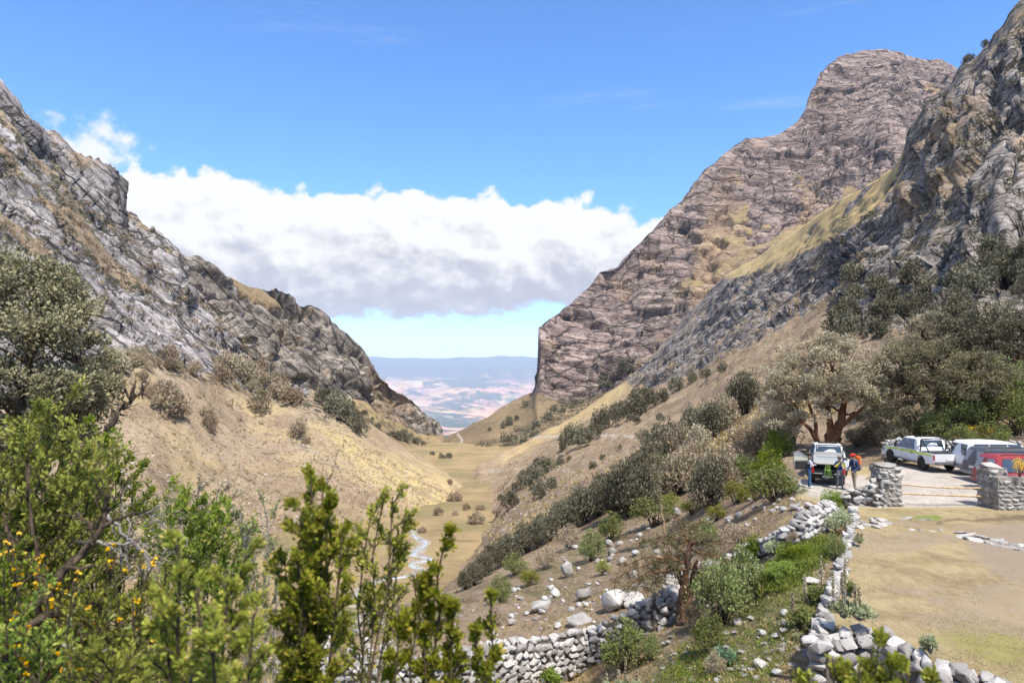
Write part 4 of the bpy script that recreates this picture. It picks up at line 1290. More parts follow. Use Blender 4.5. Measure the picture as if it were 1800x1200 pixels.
boughs = [((1208, 990), (1150, 965), (1085, 1000)), ((1204, 1000), (1140, 1000), (1090, 1040)), ((1210, 975), (1170, 940), (1110, 955)), ((1212, 955), (1245, 945), (1290, 955)), ((1214, 965), (1240, 975), (1285, 985)), ((1208, 985), (1170, 1000), (1130, 1045)), ((1210, 960), (1190, 935), (1150, 945)),
          ((1212, 958), (1215, 930), (1230, 915)), ((1206, 990), (1130, 975), (1070, 1030)), ((1210, 970), (1175, 975), (1135, 1010)), ((1212, 955), (1200, 925), (1185, 905)), ((1214, 1000), (1240, 1010), (1265, 1035))]
for k, bg_ in enumerate(boughs):
    dy = RNG.uniform(-1.2, 1.2)
    A, B, C = rel(*bg_[0]), rel(*bg_[1], dy * 0.6), rel(*bg_[2], dy)
    t = np.linspace(0, 1, 9)[:, None]
    crv = (1 - t) ** 2 * A + 2 * t * (1 - t) * B + t * t * C + RNG.normal(0, 0.02, (9, 3))
    tw.tube(crv, 0.045, 0.012, 5)
    for j in range(30):
        f = RNG.uniform(0.2, 1.0)
        base = crv[int(f * 8)]
        tip = base + np.array([RNG.normal(0, .28), RNG.normal(0, .3), RNG.uniform(-0.45, 0.25)])
        p = tw.limb(base, tip, 0.010, 0.004, 4, 0.08, 0, 3)
        m_ = 46
        ii = RNG.uniform(0.2, 3.0, m_); a_ = p[ii.astype(int)]; b_ = p[np.minimum(ii.astype(int) + 1, 3)]
        pos = a_ + (b_ - a_) * (ii % 1)[:, None] + RNG.normal(0, 0.05, (m_, 3))
        pl2.leaves(pos, rand_dirs(m_) + np.array([0, 0, -0.4]), RNG.uniform(.05, .11, m_), 0.022, up=0.2)
mesh_obj('branch', tw.wood_mesh('broken_tree_branch', M_REDBARK), e)
mesh_obj('crown', pl2.leaf_mesh('broken_tree_crown', M_FEATHER), e)
tag(e, 'stout red-brown broken trunk with feathery olive foliage inside the corner of the stone wall', 'tree')

# slender pale tree behind it: foot about (1165, 950), top (1155, 785)
p0 = place(1168, 952, [hillside])[0]
e = empty('slender_tree', p0)
pl = Plant()
P_ = np.array([rel(a_, b_) for a_, b_ in [(1170, 952), (1166, 915), (1158, 880), (1156, 840), (1155, 800)]])
kk = np.linspace(0, 4, 13)
P_ = np.stack([np.interp(kk, range(5), P_[:, c]) for c in range(3)], -1)
P_[1:] += RNG.normal(0, 0.04, (12, 3))
pl.tube(P_, 0.09, 0.02, 6)
for j in range(70):
    f = RNG.uniform(0.25, 1.0) ** 0.8
    b0 = P_[int(f * 12)]
    an = RNG.uniform(0, 6.28); ln = RNG.uniform(0.35, 0.95)
    low = f < 0.45
    tip = b0 + np.array([math.cos(an) * ln * (1.6 if low else .6), math.sin(an) * ln * .6, RNG.uniform(-.3, .2) if low else RNG.uniform(.3, .9)])
    p = pl.limb(b0, tip, 0.014, 0.005, 4, 0.06, 0, 3)
    m_ = 42 if not low else 26
    ii = RNG.uniform(0.3, 3.0, m_); a_ = p[ii.astype(int)]; b_ = p[np.minimum(ii.astype(int) + 1, 3)]
    pl.leaves(a_ + (b_ - a_) * (ii % 1)[:, None] + RNG.normal(0, 0.09, (m_, 3)), rand_dirs(m_) + np.array([0, 0, .5]), RNG.uniform(.07, .15, m_), 0.04)
mesh_obj('trunk', pl.wood_mesh('slender_tree_trunk', bark_mat('pale_bark', (0.20, 0.13, 0.08), (0.42, 0.30, 0.20), 8.0)), e)
mesh_obj('crown', pl.leaf_mesh('slender_tree_crown', M_FEATHER), e)
tag(e, 'slender upright tree with thin olive foliage rising from the slope behind the broken trunk', 'tree')


# ================================================================== terrace: lawn and parking ground (z = 0)
def sheet(name, poly, mat, z, step, attr_fn, rough_amp, skirt=9.0, seed=0, drop=0.5, kind='structure'):
    """level ground whose outline is read from the photograph; its rim sinks into the slope"""
    xs = [p[0] for p in poly]; ys = [p[1] for p in poly]
    U = np.arange(min(xs) - step, max(xs) + step, step)
    V = np.concatenate([np.arange(min(ys) - step, max(ys) + step, step * 0.7)])
    pxg, pyg = np.meshgrid(U, V, indexing='ij')
    a, b_ = ray(pxg, pyg)
    Dg = (z - CAM_Z) / b_
    P = at(pxg, pyg, Dg)
    ins = in_poly(pxg, pyg, poly)
    d = seg_dist(pxg, pyg, list(poly) + [poly[0]])
    P[..., 2] += rough_amp * fbm(P / 1.3, 4, 0.55, seed) + rough_amp * 1.6 * fbm(P / 6.0, 3, 0.5, seed + 3) - drop * (1 - smooth(d, 0, skirt))
    if name == 'parking_ground':                              # the road dips beyond the open hatchback
        P[..., 2] -= 0.62 * smooth(P[..., 1], 36.2, 40.0) * (1 - smooth(pxg, 1525, 1585))
    F = grid_faces(*pxg.shape)
    keep = ins.ravel()[F].all(1)
    F = F[keep]
    used, inv = np.unique(F, return_inverse=True)
    at_ = {k: v.ravel()[used] for k, v in attr_fn(pxg, pyg, P).items()}
    return mesh_obj(name, fast_mesh(name, P.reshape(-1, 3)[used], inv.reshape(-1, 4), mat, True, at_), kind=kind)


def ground_mat(name, base0, base1, extra):
    m, n, b = new_mat(name)
    p = n.pos()
    g1 = n.noise(p, 0.55, 5, 0.6)
    g2 = n.noise(n.mapping(p, scale=(1, 0.5, 1)), 4.0, 6, 0.7)
    g3 = n.noise(p, 22.0, 4, 0.7)
    t = n.math('ADD', n.math('MULTIPLY', g1, 0.55), n.math('MULTIPLY', g2, 0.45))
    col = n.mix(n.step(t, 0.36, 0.62), base0, base1)
    col = n.mix(n.step(g3, 0.52, 0.70, 0, 0.6), col, tuple(x * 0.52 for x in base0))
    col = n.mix(n.step(g3, 0.45, 0.30, 0, 0.45), col, tuple(min(1, x * 1.35) for x in base1))
    for an, c in extra:
        wob = n.math('ADD', n.attr(an), n.math('MULTIPLY', n.math('SUBTRACT', g2, 0.5), 1.6))
        col = n.mix(n.math('MULTIPLY', n.step(wob, 0.35, 0.65), n.attr(an)), col, c)
    vd, _ = n.voronoi(p, 7.0)
    col = n.mix(n.math('MULTIPLY', n.step(vd, 0.16, 0.08), n.step(g2, 0.55, 0.62)), col, (0.48, 0.45, 0.42))
    h = n.math('ADD', n.math('MULTIPLY', g3, 0.6), g2)
    finish(n, b, col, 0.95, n.bump(h, 0.6, 0.05), 0.1)
    return m


LAWN = [(1500, 890), (1560, 890), (1800, 893), (2050, 899), (2200, 1300), (1850, 1290), (1770, 1200), (1690, 1172), (1610, 1150), (1560, 1118), (1530, 1100), (1447, 1112), (1452, 1080), (1466, 1042), (1482, 1000), (1492, 950)]
PARKING = [(1482, 890), (1440, 880), (1398, 868), (1388, 850), (1396, 832), (1430, 816), (1462, 806), (1476, 798), (1478, 792), (1545, 792), (1562, 798), (1592, 806), (1640, 807), (1800, 808), (2050, 812), (2060, 940), (1800, 935), (1560, 925), (1505, 918)]
lawn_mat = ground_mat('trampled_lawn', (0.20, 0.15, 0.082), (0.325, 0.255, 0.138), [('green', (0.20, 0.19, 0.055)), ('dirt', (0.24, 0.185, 0.135)), ('mud', (0.10, 0.07, 0.048)), ('lush', (0.12, 0.17, 0.035))])
gravel_mat = ground_mat('pale_gravel', (0.31, 0.265, 0.22), (0.44, 0.385, 0.33), [('grass', (0.30, 0.23, 0.10)), ('mud', (0.14, 0.105, 0.08))])


def lawn_attrs(px, py, P):
    nz = fbm(P / 2.6, 4, 0.5, 151)
    g = np.maximum(0.7 * poly_mask(px, py, [(1640, 1080), (1800, 1100), (1850, 1190), (1740, 1175), (1640, 1130)], 30), 0.45 * smooth(nz, 0.0, 0.3))
    dirt = np.maximum(0.9 * poly_mask(px, py, [(1680, 925), (1820, 915), (1860, 1060), (1740, 1010), (1700, 965)], 20), 0.6 * smooth(-nz, 0.1, 0.35))
    mud = 0.75 * poly_mask(px, py + 9 * fbm(P / 0.9, 3, .5, 154), [(1640, 915), (1690, 907), (1830, 907), (1830, 915), (1720, 915), (1650, 919)], 4)
    lush = 0.8 * smooth(fbm(P / 0.7, 3, .5, 155), -.25, .15) * poly_mask(px, py + 8 * fbm(P / 0.8, 3, .5, 156), [(1575, 909), (1640, 904), (1662, 908), (1650, 916), (1590, 918)], 3)
    return dict(green=g, dirt=dirt, mud=mud, lush=lush)


def gravel_attrs(px, py, P):
    nz = fbm(P / 3.0, 4, 0.5, 161)
    return dict(grass=np.clip(0.9 * smooth(py, 880, 897) + 0.8 * (1 - smooth(seg_dist(px, py, [(1400, 868), (1440, 880), (1482, 890)]), 4, 16)) + 0.8 * (1 - smooth(py, 815, 822)), 0, 1), mud=0.35 * smooth(nz, 0.15, 0.35))


parking = sheet('parking_ground', PARKING, gravel_mat, 0.0, 3.2, gravel_attrs, 0.025, 14, 150, 0.35)
lawn = sheet('lawn', LAWN, lawn_mat, 0.012, 3.2, lawn_attrs, 0.03, 5, 152, 0.12)
bpy.context.view_layer.update()


# ================================================================== stones
def stone_mat(name, c0, c1, c2, lichen=True):
    m, n, b = new_mat(name)
    p = n.obj(); r = n.rand()
    off = n.node('ShaderNodeCombineXYZ')
    n.put(off.inputs[0], n.math('MULTIPLY', r, 31.0)); n.put(off.inputs[1], n.math('MULTIPLY', r, 17.0))
    q = n.vmath('ADD', n.pos(), off.outputs[0])
    a = n.noise(q, 3.0, 6, 0.65)
    c = n.noise(q, 18.0, 5, 0.7)
    col = n.mix(n.step(n.math('ADD', n.math('MULTIPLY', a, 0.6), n.math('MULTIPLY', r, 0.4)), 0.3, 0.7), c0, c1)
    col = n.mix(n.step(c, 0.55, 0.72, 0, 0.7), col, c2)
    if lichen:
        col = n.mix(n.math('MULTIPLY', n.step(n.noise(q, 6.0, 4, 0.6), 0.60, 0.68), 0.7), col, tuple(x * 0.30 for x in c0))
        col = n.mix(n.math('MULTIPLY', n.step(n.noise(n.vmath('ADD', q, (9, 3, 1)), 4.0, 4, 0.6), 0.68, 0.72), n.step(r, 0.75, 0.8)), col, (0.42, 0.16, 0.03))
    finish(n, b, col, 0.9, n.bump(n.math('ADD', a, n.math('MULTIPLY', c, 0.5)), 0.7, 0.06), 0.15)
    return m


M_STONE = stone_mat('pale_granite', (0.25, 0.23, 0.21), (0.45, 0.423, 0.393), (0.145, 0.13, 0.113))
M_PILLAR = stone_mat('pillar_stone', (0.235, 0.213, 0.188), (0.42, 0.385, 0.345), (0.14, 0.122, 0.106))
M_MORTAR = ground_mat('grey_mortar', (0.19, 0.168, 0.145), (0.29, 0.26, 0.225), [])
M_FILL = ground_mat('dark_core_fill', (0.10, 0.085, 0.07), (0.17, 0.145, 0.12), [])


def hull_stone(npts, flat=1.0, jag=0.25, boxy=0.6):
    """irregular convex stone of unit half-size"""
    bm = bmesh.new()
    d = rand_dirs(npts)
    bx = d / np.max(np.abs(d), axis=1, keepdims=True)
    v = d * (1 - boxy) * 1.1 + bx * boxy * 0.88
    v *= 1 + RNG.uniform(-jag, jag, (npts, 1)) * 0.5
    v[:, 2] *= flat
    for p in v:
        bm.verts.new(p)
    r = bmesh.ops.convex_hull(bm, input=bm.verts)
    for g in list(r['geom_interior']):
        if isinstance(g, bmesh.types.BMVert) and g.is_valid:
            bm.verts.remove(g)
    bmesh.ops.dissolve_limit(bm, angle_limit=R(9), verts=bm.verts, edges=bm.edges)
    bmesh.ops.bevel(bm, geom=list(bm.edges), offset=0.05, segments=1, affect='EDGES', clamp_overlap=True)
    for f in bm.faces:
        f.smooth = True
    me = bpy.data.meshes.new('stone')
    bm.to_mesh(me); bm.free()
    me.set_sharp_from_angle(angle=R(34))
    return me


STONES = [hull_stone(15, 1.0, 0.3, random.uniform(0.35, 0.75)) for _ in range(12)]
BOULDERS = [hull_stone(24, 0.8, 0.3, random.uniform(0.1, 0.45)) for _ in range(10)]
PSTONES = [hull_stone(14, 1.0, 0.25, random.uniform(0.6, 0.85)) for _ in range(8)]
for me in STONES + BOULDERS:
    me.materials.append(M_STONE)
for me in PSTONES:
    me.materials.append(M_PILLAR)


def stone_at(parent, loc, half, rz=0.0, tilt=0.12, meshes=None, name='stone'):
    o = bpy.data.objects.new(name, random.choice(meshes or STONES))
    o.location = loc; o.scale = half
    o.rotation_euler = (random.gauss(0, tilt), random.gauss(0, tilt), rz + random.gauss(0, 0.12))
    return link(o, parent)


def prism_obj(name, pts_lo, pts_hi, mat, parent=None):
    """solid between two rings of equal length"""
    n = len(pts_lo)
    bm = bmesh.new()
    a = [bm.verts.new(p) for p in pts_lo]; b_ = [bm.verts.new(p) for p in pts_hi]
    for i in range(n):
        bm.faces.new((a[i], a[(i + 1) % n], b_[(i + 1) % n], b_[i]))
    bm.faces.new(a[::-1]); bm.faces.new(b_)
    bmesh.ops.recalc_face_normals(bm, faces=bm.faces)
    me = bpy.data.meshes.new(name); bm.to_mesh(me); bm.free()
    me.materials.append(mat)
    return mesh_obj(name, me, parent)


def joined_stones(name, pts, sizes, mat, label):
    src = []
    for k in range(6):
        d = rand_dirs(12); bm = bmesh.new()
        for p in d * RNG.uniform(.75, 1.15, (12, 1)) * np.array([1, 1, .7]):
            bm.verts.new(p)
        bmesh.ops.convex_hull(bm, input=bm.verts)
        bm.verts.ensure_lookup_table(); bm.verts.index_update()
        fs = [[v.index for v in f.verts] for f in bm.faces if len(f.verts) == 3]
        src.append((np.array([v.co[:] for v in bm.verts]), np.array(fs))); bm.free()
    V, F, n0 = [], [], 0
    for p, s in zip(pts, sizes):
        v, f = src[random.randint(0, 5)]
        a = random.uniform(0, 6.28); c, s_ = math.cos(a), math.sin(a)
        rot = np.array([[c, -s_, 0], [s_, c, 0], [0, 0, 1]])
        V.append((v * s) @ rot.T + p); F.append(f + n0); n0 += len(v)
    o = mesh_obj(name, fast_mesh(name, np.concatenate(V), np.concatenate(F), mat, False), kind='stuff')
    o['label'] = label
    return o


def dry_wall(name, label, path, thick=0.5, size=0.30, course=0.25, top_bias=1.0, mats=None, faces=(1,), limit=300, meshes=None, fill=M_FILL):
    """path: [(x, y, z_base, z_top)]; stones laid in rough courses on the visible face(s) and along the top, over a dark fill core added to block light"""
    e = empty(name, path[0][:3])
    o0 = Vector(path[0][:3])
    P_ = np.array(path, float)
    seg = np.hypot(*np.diff(P_[:, :2], axis=0).T)
    S = np.concatenate([[0], np.cumsum(seg)])
    lo_l, lo_r, hi_l, hi_r = [], [], [], []
    for k in range(len(P_)):
        t = P_[min(k + 1, len(P_) - 1), :2] - P_[max(k - 1, 0), :2]; t /= np.linalg.norm(t) + 1e-9
        nrm = np.array([t[1], -t[0]])
        for sgn, lo_, hi_ in ((1, lo_l, hi_l), (-1, lo_r, hi_r)):
            xy = P_[k, :2] + nrm * sgn * thick * 0.30 - np.array(o0[:2])
            lo_.append((*xy, P_[k, 2] - 0.3 - o0.z)); hi_.append((*xy, P_[k, 3] - 0.5 * course - o0.z))
    bm = bmesh.new()
    K = len(P_)
    V = [[bm.verts.new(p) for p in L] for L in (lo_l, hi_l, hi_r, lo_r)]
    for k in range(K - 1):
        for a in range(4):
            b_ = (a + 1) % 4
            bm.faces.new((V[a][k], V[a][k + 1], V[b_][k + 1], V[b_][k]))
    bm.faces.new([V[a][0] for a in range(4)]); bm.faces.new([V[a][K - 1] for a in (3, 2, 1, 0)])
    bmesh.ops.recalc_face_normals(bm, faces=bm.faces)
    me = bpy.data.meshes.new('core'); bm.to_mesh(me); bm.free(); me.materials.append(fill)
    mesh_obj('core', me, e)  # dark core added to stop light showing between the stones
    spots = []
    for face in faces + (0,):
        rows = range(40) if face else range(1)
        for rrow in rows:
            s = random.uniform(0, size * 0.5)
            any_ = False
            while s < S[-1]:
                wdt = size * random.uniform(0.55, 1.5)
                sm = s + wdt / 2
                x, y, zb, zt = [np.interp(sm, S, P_[:, c]) for c in range(4)]
                k = min(np.searchsorted(S, sm), len(S) - 1)
                t = P_[k, :2] - P_[k - 1, :2]; t /= np.linalg.norm(t) + 1e-9
                nrm = np.array([t[1], -t[0]])
                hh = course * random.uniform(0.8, 1.25)
                if face:
                    z = zb + (rrow + 0.35) * course * 0.92 + random.gauss(0, 0.05 * course)
                    if z < zt - 0.35 * course:
                        any_ = True
                        off = nrm * face * thick * 0.36
                        spots.append(((x + off[0] + random.gauss(0, .02), y + off[1] + random.gauss(0, .02), z), (wdt * 0.56, thick * 0.30, hh * 0.58), math.atan2(t[1], t[0])))
                else:
                    off = nrm * random.uniform(-.25, .25) * thick
                    spots.append(((x + off[0], y + off[1], zt - 0.25 * course + random.gauss(0, .04)), (wdt * 0.56, thick * random.uniform(.3, .5), hh * 0.6), math.atan2(t[1], t[0])))
                s += wdt * 0.97
            if face and not any_ and rrow > 2:
                break
    for (x, y, zb, zt) in (P_[0], P_[-1]):                       # rough ends
        z = zb + 0.4 * course
        while z < zt:
            spots.insert(0, ((x + random.gauss(0, .06), y + random.gauss(0, .06), z), (size * .55, thick * .5, course * .6), random.uniform(0, 3)))
            z += course * 0.9
    for loc, half, rz in spots[:limit]:
        stone_at(e, Vector(loc) - o0, half, rz, meshes=meshes)
    if len(spots) > limit:
        o = joined_stones('small_stones', [np.array(Vector(l) - o0) for l, _, _ in spots[limit:]], [np.array(h_) for _, h_, _ in spots[limit:]], M_STONE, '')
        o.parent = e
    tag(e, label, 'stone wall')
    return e, len(spots)


def wall_path(pts):
    """[(px, py_base, py_top)] on the hillside -> path"""
    out = []
    for px_, pb, pt in pts:
        p = place(px_, pb, [hillside])[0]
        zt = p.z + (pb - pt) / FPX * p.y
        out.append((p.x, p.y, p.z - 0.05, zt))
    return out


W1 = [(530, 1206, 1166), (640, 1204, 1162), (740, 1203, 1158), (800, 1202, 1146), (850, 1199, 1136), (940, 1192, 1124), (1025, 1174, 1110), (1075, 1148, 1092), (1120, 1122, 1064), (1150, 1106, 1046), (1184, 1090, 1046)]
print('lower wall', dry_wall('dry_stone_wall', 'long dry-stone wall of grey boulders across the bottom, behind the foreground shrubs', wall_path(W1), 0.5, 0.31, 0.23)[1])
W2 = [(1184, 1088, 1044), (1172, 1062, 1022), (1186, 1040, 1004), (1226, 1022, 990), (1273, 1004, 982), (1310, 986, 962), (1346, 972, 946), (1385, 962, 930), (1410, 948, 908), (1440, 930, 892), (1462, 912, 884)]
print('upper wall', dry_wall('dry_stone_wall', 'tumbled dry-stone wall climbing from the broken tree to the gate', wall_path(W2), 0.55, 0.29, 0.22)[1])


def terr(px_, py_, z, zb):
    q = on_level(px_, py_, z)
    return (q.x, q.y, zb, z)


def side_base(px_, py_, z):
    q = on_level(px_, py_, z)
    return max(-1.5, min(-0.35, ground_z(q.x - 0.5, q.y) - 0.1))


W3 = [(1504, 906), (1496, 935), (1490, 962), (1482, 995), (1468, 1035), (1455, 1070), (1446, 1098), (1442, 1118)]
W3p = [terr(a_, b_, 0.10, side_base(a_, b_, 0.1)) for a_, b_ in W3][::-1]
W3p[0] = (*W3p[0][:2], -1.5, 0.12)
print('terrace side', dry_wall('retaining_wall', 'dry-stone retaining wall along the left edge of the lawn', W3p, 0.45, 0.26, 0.2, faces=(-1,))[1])
W3b = [terr(a_, b_, z_, -1.6) for a_, b_, z_ in [(1442, 1120, 0.12), (1480, 1116, 0.10), (1530, 1104, 0.16), (1572, 1124, 0.14), (1612, 1152, 0.12), (1690, 1172, 0.10), (1770, 1196, 0.10), (1860, 1230, 0.1)]]
print('terrace front', dry_wall('retaining_wall', 'retaining wall of large boulders along the near edge of the lawn', W3b, 0.55, 0.36, 0.27)[1])
# low stacked wall running into the left gate pillar
W4 = [terr(a_, b_, 0.0, -0.15)[:2] for a_, b_ in [(1484, 884), (1500, 886), (1520, 887), (1535, 889), (1549, 889)]]
W4p = [(x, y, -0.1, t) for (x, y), t in zip(W4, (0.45, 0.62, 0.72, 1.05, 1.45))]
print('stack', dry_wall('stacked_stone_wall', 'short stepped stack of stones leaning against the left gate pillar', W4p, 0.5, 0.30, 0.2)[1])
# roadside bank wall behind the pickup
W5 = [(1558, 802, 778), (1580, 806, 772), (1605, 807, 770), (1630, 807, 772), (1660, 807, 774), (1720, 807, 776), (1790, 807, 778)]
W5p = []
for a_, b_, t_ in W5:
    q = on_level(a_, b_, 0.0)
    W5p.append((q.x, q.y, -0.05, (b_ - t_) / FPX * q.y))
print('road wall', dry_wall('roadside_wall', 'rough dry-stone wall holding the bank behind the white pickup truck', W5p, 0.6, 0.34, 0.22)[1])


# ---- gate: two masonry pillars, a wall to the right, two poles
def masonry(name, label, x0, x1, y0, y1, h, cap=True, face_left=False, cat='pillar'):
    e = empty(name, (x0, y0, 0))
    prism_obj('mortar_core', [(0, 0, -0.2), (x1 - x0, 0, -0.2), (x1 - x0, y1 - y0, -0.2), (0, y1 - y0, -0.2)], [(0, 0, h), (x1 - x0, 0, h), (x1 - x0, y1 - y0, h), (0, y1 - y0, h)], M_MORTAR, e)
    W = x1 - x0; Dp = y1 - y0
    for (o_, dx_, L, nr) in (((0, 0), (1, 0), W, (0, -1)), ((0, 0), (0, 1), Dp, (-1, 0)), ((W, 0), (0, 1), Dp, (1, 0))):
        z = 0.0
        while z < h - 0.08:
            hh = random.uniform(0.14, 0.30)
            s = random.uniform(-0.06, 0.04)
            while s < L - 0.05:
                wd = random.uniform(0.17, 0.50)
                c = min(s + wd / 2, L - 0.06)
                lx, ly = o_[0] + dx_[0] * c - nr[0] * 0.03, o_[1] + dx_[1] * c - nr[1] * 0.03
                half = (wd * 0.49, random.uniform(.08, .11), hh * random.uniform(.46, .54))
                stone_at(e, (lx, ly, z + hh / 2 + random.gauss(0, .02)), half, math.atan2(dx_[1], dx_[0]), 0.16, PSTONES)
                s += wd
            z += hh
    if cap:
        o = stone_at(e, (W / 2, Dp / 2, h + 0.06), (W * 0.56, Dp * 0.56, 0.15), 0, 0.02, PSTONES, 'cap_stone')
        o.rotation_euler = (0, 0.01, 0.03)
    tag(e, label, cat)
    return e


gl = on_level(1567, 890, 0.0); gr = on_level(1756, 893, 0.0)
pw = 36 / FPX * gl.y
masonry('gate_pillar', 'square masonry gate pillar on the left of the two poles', gl.x - pw / 2, gl.x + pw / 2, gl.y, gl.y + 0.8, 1.62)
pr = 32 / FPX * gr.y
masonry('gate_pillar', 'masonry gate pillar on the right, in front of the red car', gr.x - pr / 2, gr.x + pr / 2, gr.y, gr.y + 0.75, 1.68)
masonry('masonry_wall', 'mortared stone wall running right from the right gate pillar', gr.x - pr / 2 + 0.08, gr.x + 4.0, gr.y - 0.42, gr.y - 0.004, 1.36, cap=False, cat='stone wall')
M_POLE = bark_mat('peeled_pole', (0.36, 0.25, 0.15), (0.55, 0.41, 0.27), 12.0)
for h0, h1, sag, lb in ((0.93, 0.80, 0.07, 'upper sagging wooden pole across the gateway'), (0.53, 0.43, 0.0, 'lower wooden pole across the gateway')):
    pl = Plant()
    xa, xb = gl.x + pw / 2 - (0.15 if sag else 0.9), gr.x - pr / 2 + 0.15
    t = np.linspace(0, 1, 14)
    pts = np.stack([xa + (xb - xa) * t, gl.y + 0.3 + (gr.y - gl.y) * t, h0 + (h1 - h0) * t - sag * np.sin(t * np.pi)], -1)
    pl.tube(pts, 0.034, 0.045, 8)
    tag(mesh_obj('gate_pole', pl.wood_mesh('gate_pole', M_POLE)), lb, 'pole')

# ---- boulders
def boulder(px_, py_, wpx, hpx=None, label=None, group=None, z=None, flat=None):
    if z is None:
        hit = place(px_, py_, [hillside])
        if hit is None:
            return
        p = hit[0]
    else:
        p = on_level(px_, py_, z)
    r = wpx / 2 / FPX * p.y
    h = (hpx or wpx * 0.75) / FPX * p.y
    o = bpy.data.objects.new('boulder', random.choice(BOULDERS))
    o.location = p + Vector((0, 0, h * 0.38)); o.scale = (r, r * random.uniform(0.8, 1.1), h * 0.62)
    o.rotation_euler = (random.gauss(0, .15), random.gauss(0, .15), random.uniform(0, 6.28))
    link(o)
    tag(o, label, 'boulder', group)


for a_ in [(997, 1014, 20, 32, 'upright pointed boulder standing in the rocky field'), (1027, 1052, 32, 24, 'white boulder left of the largest boulder in the rocky field'), (1080, 1070, 50, 40, 'largest rounded boulder in the rocky field behind the wall corner'),
           (1116, 1062, 46, 26, 'long pale boulder behind the wall corner'), (950, 1072, 34, 20, 'low white boulder at the left of the rocky field'), (1018, 1096, 40, 18, 'flat pale boulder just behind the long wall'), (1190, 908, 16, 18, 'dark grey boulder on the slope below the slender tree'),
           (1338, 1172, 28, 15, 'flat pale stone lying on the grass at the bottom'), (1365, 1186, 20, 14, 'smaller white stone beside the flat pale stone on the grass'), (1378, 1082, 15, 13, 'round grey stone on the grass below the spiked plant'), (1341, 1116, 14, 11, 'white angular stone on the grass left of a flatter one'),
           (1362, 1120, 18, 8, 'flat grey stone on the middle of the grass slope'), (1425, 1022, 32, 9, 'flat slab by the foot of the lawn wall'), (1296, 1098, 18, 14, 'grey stone under the leafy shrub beside the grass')]:
    boulder(*a_)
for a_ in [(1499, 906, 20, 20, 'large round boulder at the corner of the lawn'), (1480, 882, 24, 16, 'pale boulder at the road edge left of the stacked stones'), (1452, 892, 24, 16, 'pale boulder at the top of the tumbled wall'), (1437, 900, 18, 12, 'smaller boulder below the road edge'), (1408, 836, 14, 10, 'white boulder under the open car door')]:
    boulder(a_[0], a_[1], a_[2], a_[3], a_[4], z=0.0)
FIELD = [(870, 1040), (960, 985), (1050, 940), (1150, 915), (1185, 1000), (1160, 1030), (1120, 1080), (1040, 1100), (950, 1110), (860, 1120)]
cnt = 0
while cnt < 90:
    a_, b_ = random.uniform(860, 1185), random.uniform(915, 1120)
    if in_poly(np.array(a_), np.array(b_), FIELD):
        boulder(a_, b_, random.choice([6, 7, 8, 9, 11, 13, 17]), None, 'pale stone strewn over the rocky field behind the long wall', 'stones strewn over the rocky field')
        cnt += 1
for _ in range(26):
    boulder(random.uniform(560, 720), random.uniform(1095, 1158), random.choice([8, 10, 14, 18]), None, 'pale stone on the bank seen through the foreground shrubs', 'stones on the bank behind the foreground shrubs')
for _ in range(50):
    a_ = random.uniform(1230, 1470)
    boulder(a_, float(np.interp(a_, [1230, 1470], [930, 868])) + random.uniform(-28, 20), random.choice([6, 7, 8, 10, 12, 15]), None, 'pale stone on the bank above the tumbled wall', 'stones on the bank above the tumbled wall')

# line of flat stones edging the drain across the lawn
e = empty('stone_drain', on_level(1690, 940, 0.0))
for k in range(17):
    t = k / 16
    q = on_level(1688 + 122 * t + random.gauss(0, 2), 938 + 27 * t + (5 if k % 2 else -2), 0.03)
    stone_at(e, q - e.location, (random.uniform(.16, .34), random.uniform(.13, .22), random.uniform(.05, .10)), 0.2)
tag(e, 'row of flat stones edging a drain across the lawn', 'stone edging')
for k in range(14):
    a_ = random.uniform(1506, 1562)
    q = on_level(a_, random.uniform(908, 930), 0.0)
    o = stone_at(None, q + Vector((0, 0, 0.03)), (random.uniform(.12, .34), random.uniform(.1, .25), random.uniform(.04, .12)), random.uniform(0, 3), meshes=PSTONES, name='flat_stone')
    tag(o, 'flat stone in the scatter below the left gate pillar', 'stone', 'flat stones below the left gate pillar')
for a_, b_, w_ in [(1602, 932, 12), (1618, 933, 10), (1640, 935, 22), (1655, 933, 14), (1590, 912, 34), (1625, 914, 40)]:
    q = on_level(a_, b_, 0.0)
    o = stone_at(None, q + Vector((0, 0, 0.02)), (w_ / 2 / FPX * q.y, 0.14, 0.05), 0, meshes=PSTONES, name='flat_stone')
    tag(o, 'flat stone set into the turf just inside the gateway', 'stone', 'flat stones inside the gateway')

# ---- rubble: small stones too many to count, and dry grass
HP = np.empty(len(hillside.data.vertices) * 3, np.float32); hillside.data.vertices.foreach_get('co', HP); HP = HP.reshape(-1, 3)
HPX = HP[:, 0] / HP[:, 1] * FPX + 900
near_ids = np.where((HP[:, 1] > 11) & (HP[:, 1] < 75) & (HPX > 300) & (HPX < 1480) & (HP[:, 2] < 3))[0]
wts = 1 / HP[near_ids, 1]; wts /= wts.sum()
dens = smooth(fbm(HP[near_ids] / 3.0, 3, 0.5, 171), -0.25, 0.25) + 0.12
ids = RNG.choice(near_ids, 3400, p=(wts * dens) / (wts * dens).sum())
sz = RNG.uniform(0.03, 0.14, (3400, 1)) * np.array([[1, .9, .7]]) * (1 + (HP[ids, 1:2] > 35) * 0.8)
joined_stones('rubble', HP[ids] + RNG.normal(0, .12, (3400, 3)) * np.array([1, 1, 0]), sz, M_STONE, 'small pale stones scattered over the near slope')
far_ids = np.where((HP[:, 1] > 75) & (HP[:, 1] < 420) & (HPX > 850) & (HPX < 1450) & (HP[:, 2] < 14))[0]
ids = RNG.choice(far_ids, 1500)
